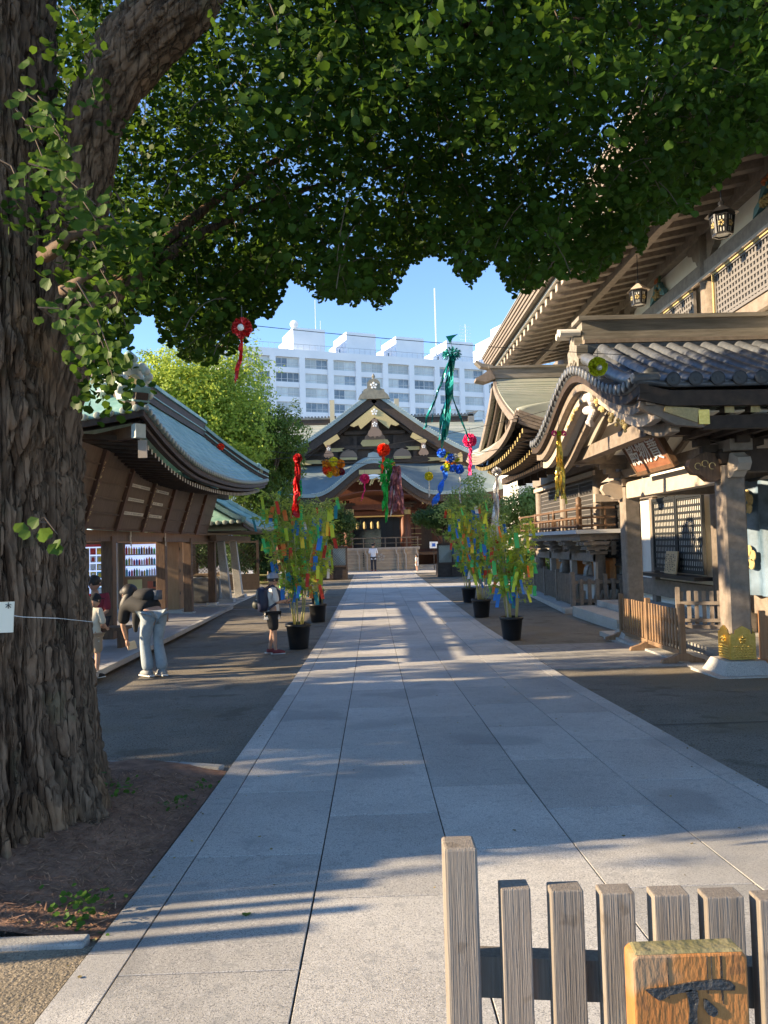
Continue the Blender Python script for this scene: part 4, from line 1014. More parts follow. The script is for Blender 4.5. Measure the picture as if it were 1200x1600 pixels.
guardian(5.92, 23.7, .66, 'stone guardian animal seated in the farther alcove under the balcony')
# slatted fence round the wing, on a stone kerb
fence = thing('picket_fence', 'grey wooden picket fence on a stone kerb in front of the balcony wing', 'fence', (4.95, 19.2, 0))
MB().bar((4.86, 19.0, gz(19)+.06), (5.55, 31, gz(31)+.06), .42, .12).build('kerb', granite, fence); MB().box(4.66, 6.3, 18.78, 19.0, gz(19)-.05, gz(19)+.11).build('kerb', granite, fence)
p0 = Vector((4.96, 19.15, gz(19)+.12)); p1 = Vector((5.62, 31, gz(31)+.12)); n = 96
for i in range(n):
    p = p0.lerp(p1, (i+.5)/n); MB().box(p.x-.015, p.x+.015, p.y-.018, p.y+.018, p.z+.04, p.z+.78).build('slat', wood_g, fence)
for i in range(7):
    p = p0.lerp(p1, i/6); MB().box(p.x-.05, p.x+.05, p.y-.05, p.y+.05, p.z-.02, p.z+.86).build('post', wood_g, fence)
for zz in (.12, .70): MB().bar(p0+Vector((.03, 0, zz)), p1+Vector((.03, 0, zz)), .035, .07).build('rail', wood_g, fence)
for i in range(7):
    x = 4.96+i*.2; MB().box(x-.045, x+.045, 19.03, 19.07, gz(19)+.10, gz(19)+(.92 if i in (0, 4) else .80)).build('slat', wood_g, fence)
for zz in (.26, .72): MB().box(4.9, 6.3, 19.075, 19.11, gz(19)+zz-.04, gz(19)+zz+.04).build('rail', wood_g, fence)
b = MB()
for i in range(9):
    a = random.uniform(-.5, .5); b.tube([(5.02+i*.13, 19.3, .12), (5.08+i*.13+a*.1, 19.28, .42)], .035, 7)
b.build('rolled_straw', mat('rolled_straw', (.40,.36,.30), .9), fence)
# white building glimpsed between the wing and the main hall
wh = thing('white_building', 'white rendered building in full sun behind the bushes, right of the main hall', 'building', (9, 44, 0))
wbox(wh, 'wall', plaster, 8.1, 16, 42, 50, 0, 7.0)
wbox(wh, 'coping', mat('coping_grey', (.3,.3,.3), .7), 8.0, 16, 41.9, 50, 7.0, 7.15)
MB().tube([(8.08, 42.5, 0), (8.08, 42.5, 6.9)], .05, 8).build('downpipe', mat('coping_grey2', (.35,.35,.35), .6), wh)
wbox(wh, 'vent', bpy.data.materials['coping_grey'], 8.06, 8.1, 43.5, 43.8, 4.6, 4.9)
# ================================================================ LEFT PAVILION (drink machines and votive boards)
pav = thing('rest_pavilion', 'open timber pavilion on the left under a curved green copper roof with votive boards', 'pavilion', (-5, 18, 0))
EX, EX2, RX = -3.5, -6.9, -5.2
Y0, Y1, RY0, RY1, RZ = 11.9, 26.0, 13.9, 23.8, 5.22
def eZ(y):
    t = (y-Y0)/(Y1-Y0); return 3.38+.58*max(0, 1-t*3.2)**1.9+.60*max(0, (t-.35)/.65)**2.0
def side(x, sx):
    def f(u, v):
        ye = Y0+u*(Y1-Y0); yr = RY0+u*(RY1-RY0); z0 = eZ(ye)
        return (x+(RX-x)*v, ye+(yr-ye)*v, z0+(RZ-z0)*(v**1.28*.86+.14*v))
    return f
for x, nm in ((EX, 1), (EX2, -1)):
    f = side(x, nm)
    if nm == 1:
        for i in range(14):      # copper courses, each lapping the one below
            v0, v1 = i/14, (i+1)/14
            MB().grid(lambda u, v, v0=v0, v1=v1: tuple(Vector(f(u, v0+(v1-v0)*v))+Vector((0, 0, .018*(1-v)))), 40, 1, (0, 0, .03)).build('copper_course', patina, pav)
    else: MB().grid(f, 40, 10, (0, 0, .03)).build('copper_slope', patina, pav, True)
def endf(y, yr):
    def f(u, v):
        xe = EX2+u*(EX-EX2); z0 = eZ(y)-.20*math.sin(PI*u); 
        return (xe+(RX-xe)*v, y+(yr-y)*v, z0+(RZ-z0)*v**1.2)
    return f
MB().grid(endf(Y0, RY0), 16, 8, (0, 0, .04)).build('copper_slope', patina, pav, True); MB().grid(endf(Y1, RY1), 16, 8, (0, 0, .04)).build('copper_slope', patina, pav, True)
MB().grid(lambda u, v: tuple(Vector(side(EX, 1)(u, v))+Vector((-.05, 0, -.20))), 30, 6).build('soffit', wood_d, pav)
MB().grid(lambda u, v: tuple(Vector(endf(Y0, RY0)(u, v))+Vector((0, .05, -.20))), 12, 6).build('soffit', wood_d, pav)
# ridge and hips: dark stacked wall with a green cap
def ridge_run(P_, h, nm):
    P_ = [Vector(p) for p in P_]
    MB().beam([p+Vector((0, 0, h/2-.02)) for p in P_], .20, h).build(nm, wood_d, pav); MB().beam([p+Vector((0, 0, h*.38)) for p in P_], .27, .03).build('ridge_moulding', patina, pav)
    MB().beam([p+Vector((0, 0, h+.03)) for p in P_], .30, .09).build('ridge_cap', patina, pav)
ridge_run([(RX, RY0-.1, RZ), (RX, (RY0+RY1)/2, RZ-.03), (RX, RY1+.1, RZ)], .40, 'ridge_wall')
def hip(y, yr):
    out = []
    for v in np.linspace(1, .02, 12):
        z0 = eZ(y); out.append((EX+(RX-EX)*v, y+(yr-y)*v, z0+(RZ-z0)*v**1.25+.0))
    return out
hn = hip(Y0, RY0); hf = hip(Y1, RY1)
ridge_run(hn, .24, 'hip_wall'); ridge_run(hf, .24, 'hip_wall')
patina_l = mat('sunlit_verdigris', (.45,.52,.46), .5, (.62,.66,.58), 5, bump=.2)  # copper painted pale, as whitened by sun; also reused as pale tone
def ornament(c, s, nm):
    o = MB(); c = Vector(c)
    o.prism([(-.26*s,-.2*s),(-.34*s,.05*s),(-.22*s,.12*s),(-.2*s,.34*s),(-.08*s,.46*s),(.08*s,.46*s),(.2*s,.34*s),(.22*s,.12*s),(.34*s,.05*s),(.26*s,-.2*s)], c, Vector((.5, .86, 0)).normalized()*1, (0, 0, 1), Vector((-.12, .1, 0)))
    b = o.build(nm, patina_l, pav, bev=.01)
    k = MB()
    for i in range(14):
        a = i*2.4; k.ball(c+Vector((.03+.05*math.cos(a), -.12+.05*math.sin(a), -.1*s+.04*i*s))+Vector((.14*s*math.cos(a*1.3), .2*s*math.cos(a*1.3), 0)), .075*s, 7)
    k.build('scroll_work', patina_l, b, True)
    MB().lathe([(.004,0),(.055,0),(.065,.02),(.06,.30),(.03,.32)], (c.x+.02, c.y-.34, c.z+.50*s), 12, 'y').build('ridge_tube', patina, b, True)
    MB().lathe([(.004,0),(.085,0),(.085,.04),(.05,.05)], (c.x+.06, c.y-.2, c.z+.12*s), 14, 'y').build('crest_disc', goldp, b)
    return b
ornament((-3.72, 12.18, eZ(Y0)+.34), .95, 'hip_end_ornament'); ornament((-3.74, 25.8, eZ(Y1)+.2), .55, 'hip_end_ornament'); ornament((RX, RY0-.15, RZ+.3), 1.0, 'ridge_end_ornament')
ornament((-4.25, 12.8, 4.35), .8, 'hip_end_ornament')
# eave tile ends
et = None; y = Y0+.05
while y < Y1:
    z = eZ(y)+.01
    if et is None:
        et = MB().lathe([(.004,.0),(.035,.0),(.05,-.006),(.055,-.02),(.052,-.14),(.02,-.15)], (0, 0, 0), 12, 'x').build('eave_tile', mat('verdigris_grey', (.30,.35,.31), .6), None, True); et.parent = pav; o = et
    else: o = et.copy(); COL.objects.link(o)
    o.location = Vector((EX+.07, y, z))-Vector((-5, 18, 0)); y += .19
for i in range(17):
    x = EX-.1-i*.2; z = eZ(Y0)-.20*math.sin(PI*(x-EX2)/(EX-EX2)); o = et.copy(); COL.objects.link(o); o.location = Vector((x, Y0-.07, z))-Vector((-5, 18, 0)); o.rotation_euler = (0, 0, -PI/2)
MB().beam([(EX-.03, y, eZ(y)-.09) for y in np.linspace(Y0, Y1, 26)], .07, .10).build('eave_board', wood_d, pav)
MB().beam([(x, Y0+.03, eZ(Y0)-.20*math.sin(PI*(x-EX2)/(EX-EX2))-.09) for x in np.linspace(EX2, EX, 12)], .07, .10).build('eave_board', wood_d, pav)
MB().beam([(EX-.10, y, eZ(y)-.20) for y in np.linspace(Y0+.2, Y1-.2, 26)], .10, .06).build('eave_board', wood_d, pav)
y = Y0+.5; r0 = None
while y < Y1-.4:
    z = eZ(y)-.30
    r_ = MB().hexa([(-4.9,y-.035,z+.04),(EX-.20,y-.035,z-.05),(EX-.20,y+.035,z-.05),(-4.9,y+.035,z+.04)], [(-4.9,y-.035,z+.12),(EX-.20,y-.035,z+.03),(EX-.20,y+.035,z+.03),(-4.9,y+.035,z+.12)]).build('rafter', wood_d, pav)
    MB().box(EX-.1995, EX-.19, y-.03, y+.03, z-.05, z+.03).build('rafter_tip', paper, r_); y += .21
MB().beam([(-4.6, 13.0, 3.62), (-3.62, 12.02, 3.60)], .14, .18).build('hip_rafter', wood_b, pav)
MB().bar((-3.66, 12.06, 3.60), (-3.56, 11.96, 3.60), .17, .22).build('rafter_cap', patina_l, pav)
MB().box(-3.62, -3.48, 12.0, 12.02, 3.18, 3.46).build('hanging_tag', pale_w, pav)
# posts, beams
for y in (11.2, 14.65, 18.3, 20.9, 24.0):
    z = gz(y)
    for x in ((-5.0, -8.3) if y in (11.2, 24.0) else (-5.0,)):
        MB().box(x-.11, x+.11, y-.11, y+.11, z+.10, 2.02).build('post', wood_b, pav, bev=.01); MB().box(x-.16, x+.16, y-.16, y+.16, z, z+.12).build('post_base', granite, pav, bev=.01)
wbox(pav, 'beam', wood_b, -5.1, -4.92, 10.6, 24.6, 1.92, 2.12); wbox(pav, 'beam', wood_b, -7.5, -7.3, 10.6, 24.6, 1.92, 2.12)
for y in (11.2, 14.65, 18.3, 20.9, 24.0): wbox(pav, 'cross_beam', wood_b, -7.3, -5.1, y-.09, y+.09, 1.95, 2.1)
wbox(pav, 'upper_beam', wood_d, -4.75, -4.55, 12.6, 24.6, 3.26, 3.42)
# leaning votive boards with shelves, gold-lettered uprights and white name strips
bd = mat('votive_board', (.095,.062,.04), .65, (.145,.095,.065), 3, (1, 5, 1), bump=.15, var=.15)
frm = mat('board_frame', (.085,.038,.022), .55, (.13,.06,.035), 4, var=.1)
BL = Vector((-4.78, 0, 2.12)); TL = Vector((-4.38, 0, 3.42)); bu = (TL-BL).normalized(); bn = Vector((bu.z, 0, -bu.x)); BH = (TL-BL).length
def onb(name, m, y0, y1, h0, h1, d0, d1, par=pav):
    q = lambda y, h, d: BL+Vector((0, y, 0))+bu*h+bn*d
    return MB().hexa([q(y0,h0,d0), q(y0,h0,d1), q(y1,h0,d1), q(y1,h0,d0)], [q(y0,h1,d0), q(y0,h1,d1), q(y1,h1,d1), q(y1,h1,d0)]).build(name, m, par)
yb = 11.1; k = 0
while yb < 21.6:
    pan_ = onb('board_panel', bd, yb, yb+1.58, 0, BH, -.03, 0)
    for j in range(5):
        onb('shelf_rail', frm if j == 0 else bd, yb, yb+1.58, j*BH/5+.01, j*BH/5+.035, .0005, .035)
    up_ = onb('upright', frm, yb-.06, yb+.07, 0, BH, .001, .07)
    if k % 2:
        gl = MB(); h = BH-.16; q = lambda y, h_: BL+Vector((0, y, 0))+bu*h_+bn*.074
        while h > .2:
            for s_ in range(4):
                a = random.uniform(-.03, .03); hh = h-random.uniform(0, .07)
                if s_ % 2: gl.bar(q(yb+a, hh), q(yb-a*.5, hh-.045), .012, .003, bn)
                else: gl.bar(q(yb-.03, hh), q(yb+.03, hh+.004), .012, .003, bn)
            h -= .125
        gl.build('gold_lettering', goldp, up_)
    for j in range(1, 5):
        if k in (2, 3) and not (k == 3 and j == 4):
            y0_ = yb+.16+random.uniform(0, .1); ln = random.uniform(1.0, 1.24) if k == 2 else random.uniform(.85, 1.0)
            s_ = onb('name_strip', paper, y0_, y0_+ln, j*BH/5+.05, j*BH/5+.11, .008, .014)
            tb = MB(); yy = y0_+.03
            while yy < y0_+ln-.02:
                q = BL+Vector((0, yy, 0))+bu*(j*BH/5+.08)+bn*.0155
                if random.random() < .85: tb.bar(q-bu*.017, q+bu*.017, .006, .002, bn)
                yy += .033
            tb.build('ink_lettering', inkm, s_)
    yb += 1.6; k += 1
def shide(x, y, z, label):
    m = MB(); 
    for k in range(4):
        w = .05; x0 = .03*(k % 2)
        m.hexa([(x, y+x0-w, z-.10*k-.11),(x+.006, y+x0-w, z-.10*k-.11),(x+.006, y+x0+w*.6, z-.10*k-.13),(x, y+x0+w*.6, z-.10*k-.13)], [(x, y+x0-w, z-.10*k),(x+.006, y+x0-w, z-.10*k),(x+.006, y+x0+w*.6, z-.10*k-.02),(x, y+x0+w*.6, z-.10*k-.02)])
    o = m.build('paper_streamer', mat('straw_paper', (.52,.46,.38), .8), None); return tag(o, label, 'paper streamer', 'folded paper streamers on the pavilion beam')
shide(-4.88, 15.6, 2.24, 'folded paper streamer on the pavilion beam, nearer of the two'); shide(-4.88, 18.2, 2.24, 'folded paper streamer on the pavilion beam, farther of the two')
# floor
floor_ = struct(MB().hexa([(-9.5,6,gz(6)-.05),(-3.55,6,gz(6)-.05),(-4.28,23.2,-.12),(-9.5,23.2,-.12)], [(-9.5,6,gz(6)+.05),(-3.55,6,gz(6)+.05),(-4.28,23.2,-.03),(-9.5,23.2,-.03)]).build('pavilion_floor', mat('pale_terrazzo', (.27,.265,.26), .5, (.34,.33,.32), 4, speck=[(120, (.2,.2,.2), .58, .5)]), None))
kb2 = MB().bar((-3.56, 6, gz(6)+.02), (-4.27, 23.2, -.05), .10, .075).build('floor_kerb', granite, None); struct(kb2)
# drink machines
lit_w = mat('lit_display', (.75,.78,.85), .4, emit=((.45,.58,1.0), .30))
cream = mat('machine_white', (.62,.63,.62), .4); silver = mat('machine_grey', (.3,.3,.31), .35)
cols = [mat('drink_'+n_, c, .35) for n_, c in (('blue', (.03,.12,.5)), ('red', (.5,.03,.03)), ('green', (.05,.3,.1)), ('yellow', (.6,.42,.05)), ('white', (.7,.7,.7)), ('brown', (.12,.05,.02)), ('teal', (.05,.35,.45)))]
def machine(x, y, w, h, body, label, rows, seed, floorz, wood=False):
    t = thing('drink_machine', label, 'vending machine', (x, y, floorz)); rg = random.Random(seed)
    b = MB(); d = .72; z = floorz
    fr = .06; wz0, wz1 = z+h*(.50 if wood else .28), z+h-.10
    b.box(x-w/2, x+w/2, y+.06, y+d, z+.06, z+h).box(x-w/2, x-w/2+fr, y, y+.06, z+.06, z+h).box(x+w/2-fr, x+w/2, y, y+.06, z+.06, z+h).box(x-w/2+fr, x+w/2-fr, y, y+.06, wz1, z+h).box(x-w/2+fr, x+w/2-fr, y, y+.06, z+.06, wz0)
    b.build('cabinet', body, t, bev=.006)
    MB().box(x-w/2+fr, x+w/2-fr, y+.045, y+.055, wz0, wz1).build('display_back', lit_w, t)
    for r in range(rows if wood else 0):
        zz = wz0+(wz1-wz0)*r/rows
        sh = MB().box(x-w/2+fr, x+w/2-fr, y+.004, y+.044, zz, zz+.03).build('shelf', cream if r % 2 else silver, t)
        n_ = int((w-2*fr)/.07)
        for i in range(n_):
            xx = x-w/2+fr+.04+i*.07; hh = (wz1-wz0)/rows*rg.uniform(.5, .74); c = cols[rg.randrange(7)]
            MB().lathe([(.028,0),(.030,.01),(.030,hh*.75),(.014,hh*.85),(.014,hh)], (xx, y+.022, zz+.03), 6).build('bottle', c, sh)
    if not wood:
        for r in range(6):
            for q in range(5):
                xx = x-w/2+fr+.02+q*(w-2*fr-.03)/5; zz = wz0+.03+r*(wz1-wz0-.03)/6; hh = (wz1-wz0)/6-.04; ww = (w-2*fr)/5-.03
                c_ = MB().box(xx, xx+ww, y+.036, y+.0445, zz, zz+hh).build('picture_card', cols[rg.choice([0, 3, 2, 6, 4, 1, 3, 4])], t)
                MB().prism([(ww*.2, hh*.15), (ww*.8, hh*.15), (ww*.7, hh*.8), (ww*.3, hh*.8)], (xx, y+.03, zz), (1, 0, 0), (0, 0, 1), (0, .0055, 0)).build('cup_picture', cols[rg.choice([4, 5, 1, 3])], c_)
    return t, wz0
fz = -.02
m1, w1 = machine(-7.85, 21.2, 1.05, 1.98, cream, 'white drink machine with rows of coloured drinks behind the left pavilion post', 5, 1, fz)
MB().box(-8.3, -7.4, 21.19, 21.198, 1.86, 1.95).build('header_panel', cols[1], m1)
MB().box(-7.3, -7.12, 21.6, 22.1, .1, 2.0).build('side_cabinet', cream, m1)
m2, w2 = machine(-6.40, 21.6, 1.16, 2.02, mat('machine_wood', (.24,.125,.06), .5, (.30,.17,.085), 3, (5, 1, 1)), 'drink machine in a brown wooden housing between the second and third posts', 3, 2, fz, True)
MB().box(-6.85, -6.45, 21.59, 21.598, .62, .92).build('notice', mat('yellow_paper', (.6,.55,.25), .7), m2); MB().box(-6.30, -5.98, 21.585, 21.598, .66, .86).build('payment_panel', mat('red_paper', (.5,.12,.06), .6), m2)
MB().box(-6.14, -6.02, 21.58, 21.5845, .70, .86).build('coin_slot', blackm, m2); MB().box(-6.8, -6.0, 21.585, 21.598, .22, .42).build('dispensing_flap', blackm, m2)
cb = thing('wooden_locker', 'tall pale brown wooden cabinet standing right of the drink machine', 'cabinet', (-5.75, 21.6, 0))
wbox(cb, 'cabinet', mat('light_brown_board', (.33,.19,.09), .6, (.40,.24,.12), 3, (4, 4, .7)), -5.72, -5.28, 21.0, 22.0, .1, 2.05, .006); wbox(cb, 'plinth', granite, -5.76, -5.2, 20.95, 22.05, -.05, .098)
for z in (.5, 1.1, 1.7): MB().box(-5.27, -5.262, 21.08, 21.13, z, z+.08).build('hinge', blackm, cb)
# bench left
# ================================================================ WATER PAVILION
wp = thing('water_pavilion', 'small purification pavilion with stone posts under a low green roof beyond the drink machines', 'pavilion', (-6, 26, 0))
def wpe(t): return 2.34+.16*abs(t)**2.5
def wside(sg, x, xr=-6.1):
    def f(u, v):
        ye = 22.6+u*7.4; yr = 24.6+u*3.4; z0 = wpe(u*2-1); return (x+(xr-x)*v, ye+(yr-ye)*v, z0+(3.95-z0)*v**1.2)
    return f
for i in range(9):
    f = wside(1, -3.75); v0, v1 = i/9, (i+1)/9
    MB().grid(lambda u, v: tuple(Vector(f(u, v0+(v1-v0)*v))+Vector((0, 0, .02*(1-v)))), 20, 1, (0, 0, .03)).build('copper_course', patina, wp)
MB().grid(wside(-1, -8.5), 20, 6, (0, 0, .03)).build('copper_slope', patina, wp, True)
for y, yr in ((22.6, 24.6), (30.0, 28.0)):
    MB().grid(lambda u, v: ((-8.5+u*4.75)*(1-v)-6.1*v, y+(yr-y)*v, wpe(1)-.08*math.sin(PI*u)+(3.95-wpe(1))*v**1.2), 12, 6, (0, 0, .03)).build('copper_slope', patina, wp, True)
MB().beam([(-6.1, 24.5, 4.05), (-6.1, 28.1, 4.05)], .2, .28).build('ridge', patina, wp)
for (ye, yr) in ((22.6, 24.6), (30.0, 28.0)):
    P_ = [(-3.75-2.35*v, ye+(yr-ye)*v, wpe(1)+(3.95-wpe(1))*v**1.2+.06) for v in np.linspace(0, 1, 8)]
    MB().beam(P_, .16, .14).build('hip_ridge', patina, wp)
for i in range(36):
    y = 22.7+i*.205; u = (y-22.6)/7.4; o = et.copy(); COL.objects.link(o); o.parent = wp; o.data = et.data; o.name = 'eave_tile'; o.location = Vector((-3.70, y, wpe(u*2-1)+.01))-Vector((-6, 26, 0)); o.scale = (1, 1.25, 1.25)
for i in range(22):
    x = -3.9-i*.205; o = et.copy(); COL.objects.link(o); o.parent = wp; o.location = Vector((x, 22.55, wpe(1)-.08*math.sin(PI*(x+8.5)/4.75)+.01))-Vector((-6, 26, 0)); o.rotation_euler = (0, 0, -PI/2); o.scale = (1, 1.25, 1.25)
MB().beam([(-3.80, y, wpe((y-22.6)/7.4*2-1)-.08) for y in np.linspace(22.65, 29.95, 16)], .06, .10).build('eave_board', wood_d, wp)
MB().grid(lambda u, v: (-3.85-4.6*v, 22.7+7.2*u, 2.24), 2, 2, (0, 0, .02)).build('ceiling', wood_d, wp)
wbox(wp, 'beam', wood_b, -4.85, -4.65, 23, 29.4, 1.95, 2.13); wbox(wp, 'beam', wood_b, -8, -4.85, 24.9, 25.08, 1.95, 2.12)
for y in (25.0, 27.2):
    MB().hexa([(-4.88,y-.14,.1),(-4.60,y-.14,.1),(-4.60,y+.14,.1),(-4.88,y+.14,.1)], [(-5.02,y-.11,1.96),(-4.80,y-.11,1.96),(-4.80,y+.11,1.96),(-5.02,y+.11,1.96)]).build('stone_post', granite, wp, bev=.01)
    MB().frustum(-4.74, y, -.1, .1, .28, .22).build('post_base', granite, wp)
    MB().hexa([(-7.4,y-.14,.1),(-7.12,y-.14,.1),(-7.12,y+.14,.1),(-7.4,y+.14,.1)], [(-7.2,y-.11,1.96),(-6.98,y-.11,1.96),(-6.98,y+.11,1.96),(-7.2,y+.11,1.96)]).build('stone_post', granite, wp)
wbox(wp, 'floor', granite, -8, -4.4, 23.6, 29, -.1, -.02)
bs = thing('water_basin', 'dark stone water basin with bamboo ladles under the water pavilion', 'basin', (-5.5, 25.5, 0))
b = MB(); b.box(-6.05, -5.0, 24.9, 25.08, 0, .78).box(-6.05, -5.0, 26.6, 26.78, 0, .78).box(-6.05, -5.87, 25.08, 26.6, 0, .78).box(-5.18, -5.0, 25.08, 26.6, 0, .78).box(-5.87, -5.18, 25.08, 26.6, 0, .5)
b.build('basin', granite_d, bs, bev=.015)
MB().box(-5.87, -5.18, 25.08, 26.6, .66, .70).build('water', mat('water', (.02,.03,.03), .05), bs)
for k in range(3): MB().tube([(-6.1, 25.0+k*.8, .84), (-4.95, 25.0+k*.8, .84)], .025, 8).build('ladle_rest', wood_o, bs)
for k in range(4):
    l_ = MB().tube([(-5.9+.0*k, 25.2+k*.3, .88), (-5.2, 25.2+k*.3, .88)], .010, 6).build('ladle', wood_o, bs)
    MB().lathe([(.035,0),(.04,.07),(.034,.07),(.03,.01)], (-5.18, 25.2+k*.3, .85), 10).build('cup', wood_o, l_)
rk = thing('boulder', 'rounded dark boulder beside the basin behind the third post', 'rock', (-6.4, 24.2, 0)); MB().ball((-6.35, 24.3, .45), .5, 10).build('rock', granite_d, rk, True)
lf = thing('lattice_fence', 'dark diagonal lattice fence behind the water basin', 'fence', (-7, 30.5, 0))
b = MB()
for i in range(34):
    x = -9.8+i*.14
    for s_ in (1, -1):
        x0, x1 = x, x+s_*1.2
        b.bar((x0, 30.5+.01*s_, .7), (x1, 30.5+.01*s_, 1.9), .01, .035, (0, 1, 0))
b.build('lattice', wood_d, lf)['kind'] = 'stuff'
for x in (-10.4, -7.6, -4.6): wbox(lf, 'post', wood_d, x, x+.1, 30.46, 30.56, 0, 2.0)
wbox(lf, 'rail', wood_d, -10.4, -4.5, 30.47, 30.55, 1.9, 1.97); wbox(lf, 'panel', wood_d, -10.4, -4.5, 30.5, 30.54, .05, .68)
# ================================================================ MAIN HALL at the end of the path
mh = thing('main_shrine_hall', 'main shrine hall ending the path, with gold chevron on its great gable', 'shrine', (.4, 50, 0))
MX = .35
def gp_(s):     # verge profile of the great gable, s in metres from the centre
    return float(np.interp(abs(s), [0, .5, 1.5, 3, 4.2, 5.2, 6.1], [11.45, 11.02, 10.3, 9.2, 8.4, 7.8, 7.35]))
whit = mat('pale_roof_edge', (.50,.53,.48), .5, (.60,.62,.56), 4)
broof = mat('blue_grey_copper', (.20,.27,.29), .5, (.27,.34,.35), 2, bump=.1)
for sg in (-1, 1):
    S_ = np.linspace(0, 6.1, 22)
    MB().grid(lambda u, v: (MX+sg*6.1*u, 49.3+v*8.2, gp_(6.1*u)), 24, 1, (0, 0, .05)).build('gable_slope', broof, mh, True)
    for k, (dy, dz, w, h, m) in enumerate(((0, .10, .5, .24, broof), (.05, -.33, .3, .60, wood_d), (.35, -.72, .2, .26, wood_d))):
        MB().beam([(MX+sg*s, 49.35+dy, gp_(s)+dz) for s in S_], w, h, (0, 0, 1)).build(['verge_tiles', 'barge_board', 'inner_barge_board'][k], m, mh)
    for i in range(46):
        s = .25+i*.128; z = gp_(s)+.24; MB().box(MX+sg*s-.03, MX+sg*s+.03, 49.05, 49.6, z-.03, z+.02).build('verge_tile', patina_l, mh)
ip = [(MX+s, gp_(s)-.80) for s in np.linspace(-5.0, 5.0, 21)]
MB().prism([(-5.1, 6.9)]+[(x-MX, z) for x, z in ip]+[(5.1, 6.9)], (MX, 50.3, 0), (1, 0, 0), (0, 0, 1), (0, .2, 0)).build('gable_wall', wood_d, mh)
for z, w, h in ((7.15, 5.0, .30), (8.05, 3.6, .26), (9.0, 2.0, .22)): MB().box(MX-w, MX+w, 50.05, 50.3, z-h/2, z+h/2).build('gable_beam', wood_d, mh)
for x in (-2.6, -1.3, 0, 1.3, 2.6): MB().box(MX+x-.12, MX+x+.12, 50.1, 50.29, 7.0, 7.9 if abs(x) > 2 else 8.8).build('gable_strut', wood_d, mh)
# gold chevron with crest, pendants, fittings
MB().prism([(0,10.62),(1.6,9.36),(1.35,9.26),(1.05,9.38),(.9,9.1),(0,9.85),(-.9,9.1),(-1.05,9.38),(-1.35,9.26),(-1.6,9.36)], (MX, 49.18, 0), (1, 0, 0), (0, 0, 1), (0, .08, 0)).build('gold_chevron', goldp, mh)
def crest(x, y, z, r, m, par, name='plum_crest_petal'):
    for k in range(5):
        a = 2*PI*k/5+PI/2; MB().lathe([(.002,-.03),(r*.42,-.03),(r*.5,.01)], (x+math.cos(a)*r, y, z+math.sin(a)*r), 10, 'y').build(name, m, par)
    MB().lathe([(.002,-.03),(r*.3,-.03),(r*.3,.01)], (x, y, z), 8, 'y').build(name, m, par)
crest(MX, 49.16, 10.2, .15, whitep, mh)
def pend(x, z, s, rot=0):
    m = MB().prism([(-.16*s,.55*s),(.16*s,.55*s),(.2*s,.2*s),(.28*s,-.1*s),(.42*s,-.28*s),(.46*s,-.48*s),(.28*s,-.62*s),(.1*s,-.56*s),(0,-.7*s),(-.1*s,-.56*s),(-.28*s,-.62*s),(-.46*s,-.48*s),(-.42*s,-.28*s),(-.28*s,-.1*s),(-.2*s,.2*s)], (x, 49.1, z), (1, 0, 0), (0, 0, 1), (0, .12, 0))
    p = m.build('carved_pendant', mat('pendant_wood', (.20,.14,.10), .6) if 'pendant_wood' not in bpy.data.materials else bpy.data.materials['pendant_wood'], mh)
    crest(x, 49.08, z+.18*s, .12*s, whitep, p)
pend(MX, 9.2, 1.0); pend(MX-3.0, 7.75, .7); pend(MX+3.1, 7.75, .7)
for sg in (-1, 1):
    q = [MX+sg*2.9, MX+sg*3.9]
    MB().beam([(MX+sg*2.35, 49.2, 8.68), (MX+sg*3.25, 49.2, 8.14)], .06, .34).build('gold_fitting', goldp, mh)
    MB().prism([(0,0),(1.5,.05),(.8,.28),(.1,.62),(0,.5)], (MX+sg*5.6, 49.2, 6.85), (-sg, 0, 0), (0, 0, 1), (0, .08, 0)).build('gold_fitting', goldp, mh)
    MB().prism([(0,.12),(.9,.12),(.7,0),(.9,-.12),(0,-.12)], (MX+sg*2.9, 49.98, 7.9), (-sg, 0, 0), (0, 0, 1), (0, .05, 0)).build('gold_fitting', goldp, mh)
    MB().prism([(0,.12),(1.4,.12),(1.2,0),(1.4,-.12),(0,-.12)], (MX+sg*4.8, 49.98, 7.15), (-sg, 0, 0), (0, 0, 1), (0, .05, 0)).build('gold_fitting', goldp, mh)
    frog = [(-.62,0),(-.5,.3),(-.3,.5),(0,.6),(.3,.5),(.5,.3),(.62,0)]
    f = MB().prism(frog, (MX+sg*1.75, 49.9, 7.32), (1, 0, 0), (0, 0, 1), (0, .14, 0)).build('frog_leg_strut', bpy.data.materials['pendant_wood'], mh)
    MB().box(MX+sg*1.75-.55, MX+sg*1.75+.55, 49.87, 49.9, 7.22, 7.38).build('gold_fitting', goldp, f)
f = MB().prism([(x*1.25, z*1.5) for x, z in frog], (MX, 49.9, 8.28), (1, 0, 0), (0, 0, 1), (0, .14, 0)).build('frog_leg_strut', bpy.data.materials['pendant_wood'], mh)
MB().prism([(-.95,0),(-.8,.22),(.8,.22),(.95,0),(.8,-.2),(-.8,-.2)], (MX, 49.86, 8.28), (1, 0, 0), (0, 0, 1), (0, .04, 0)).build('gold_fitting', goldp, f)
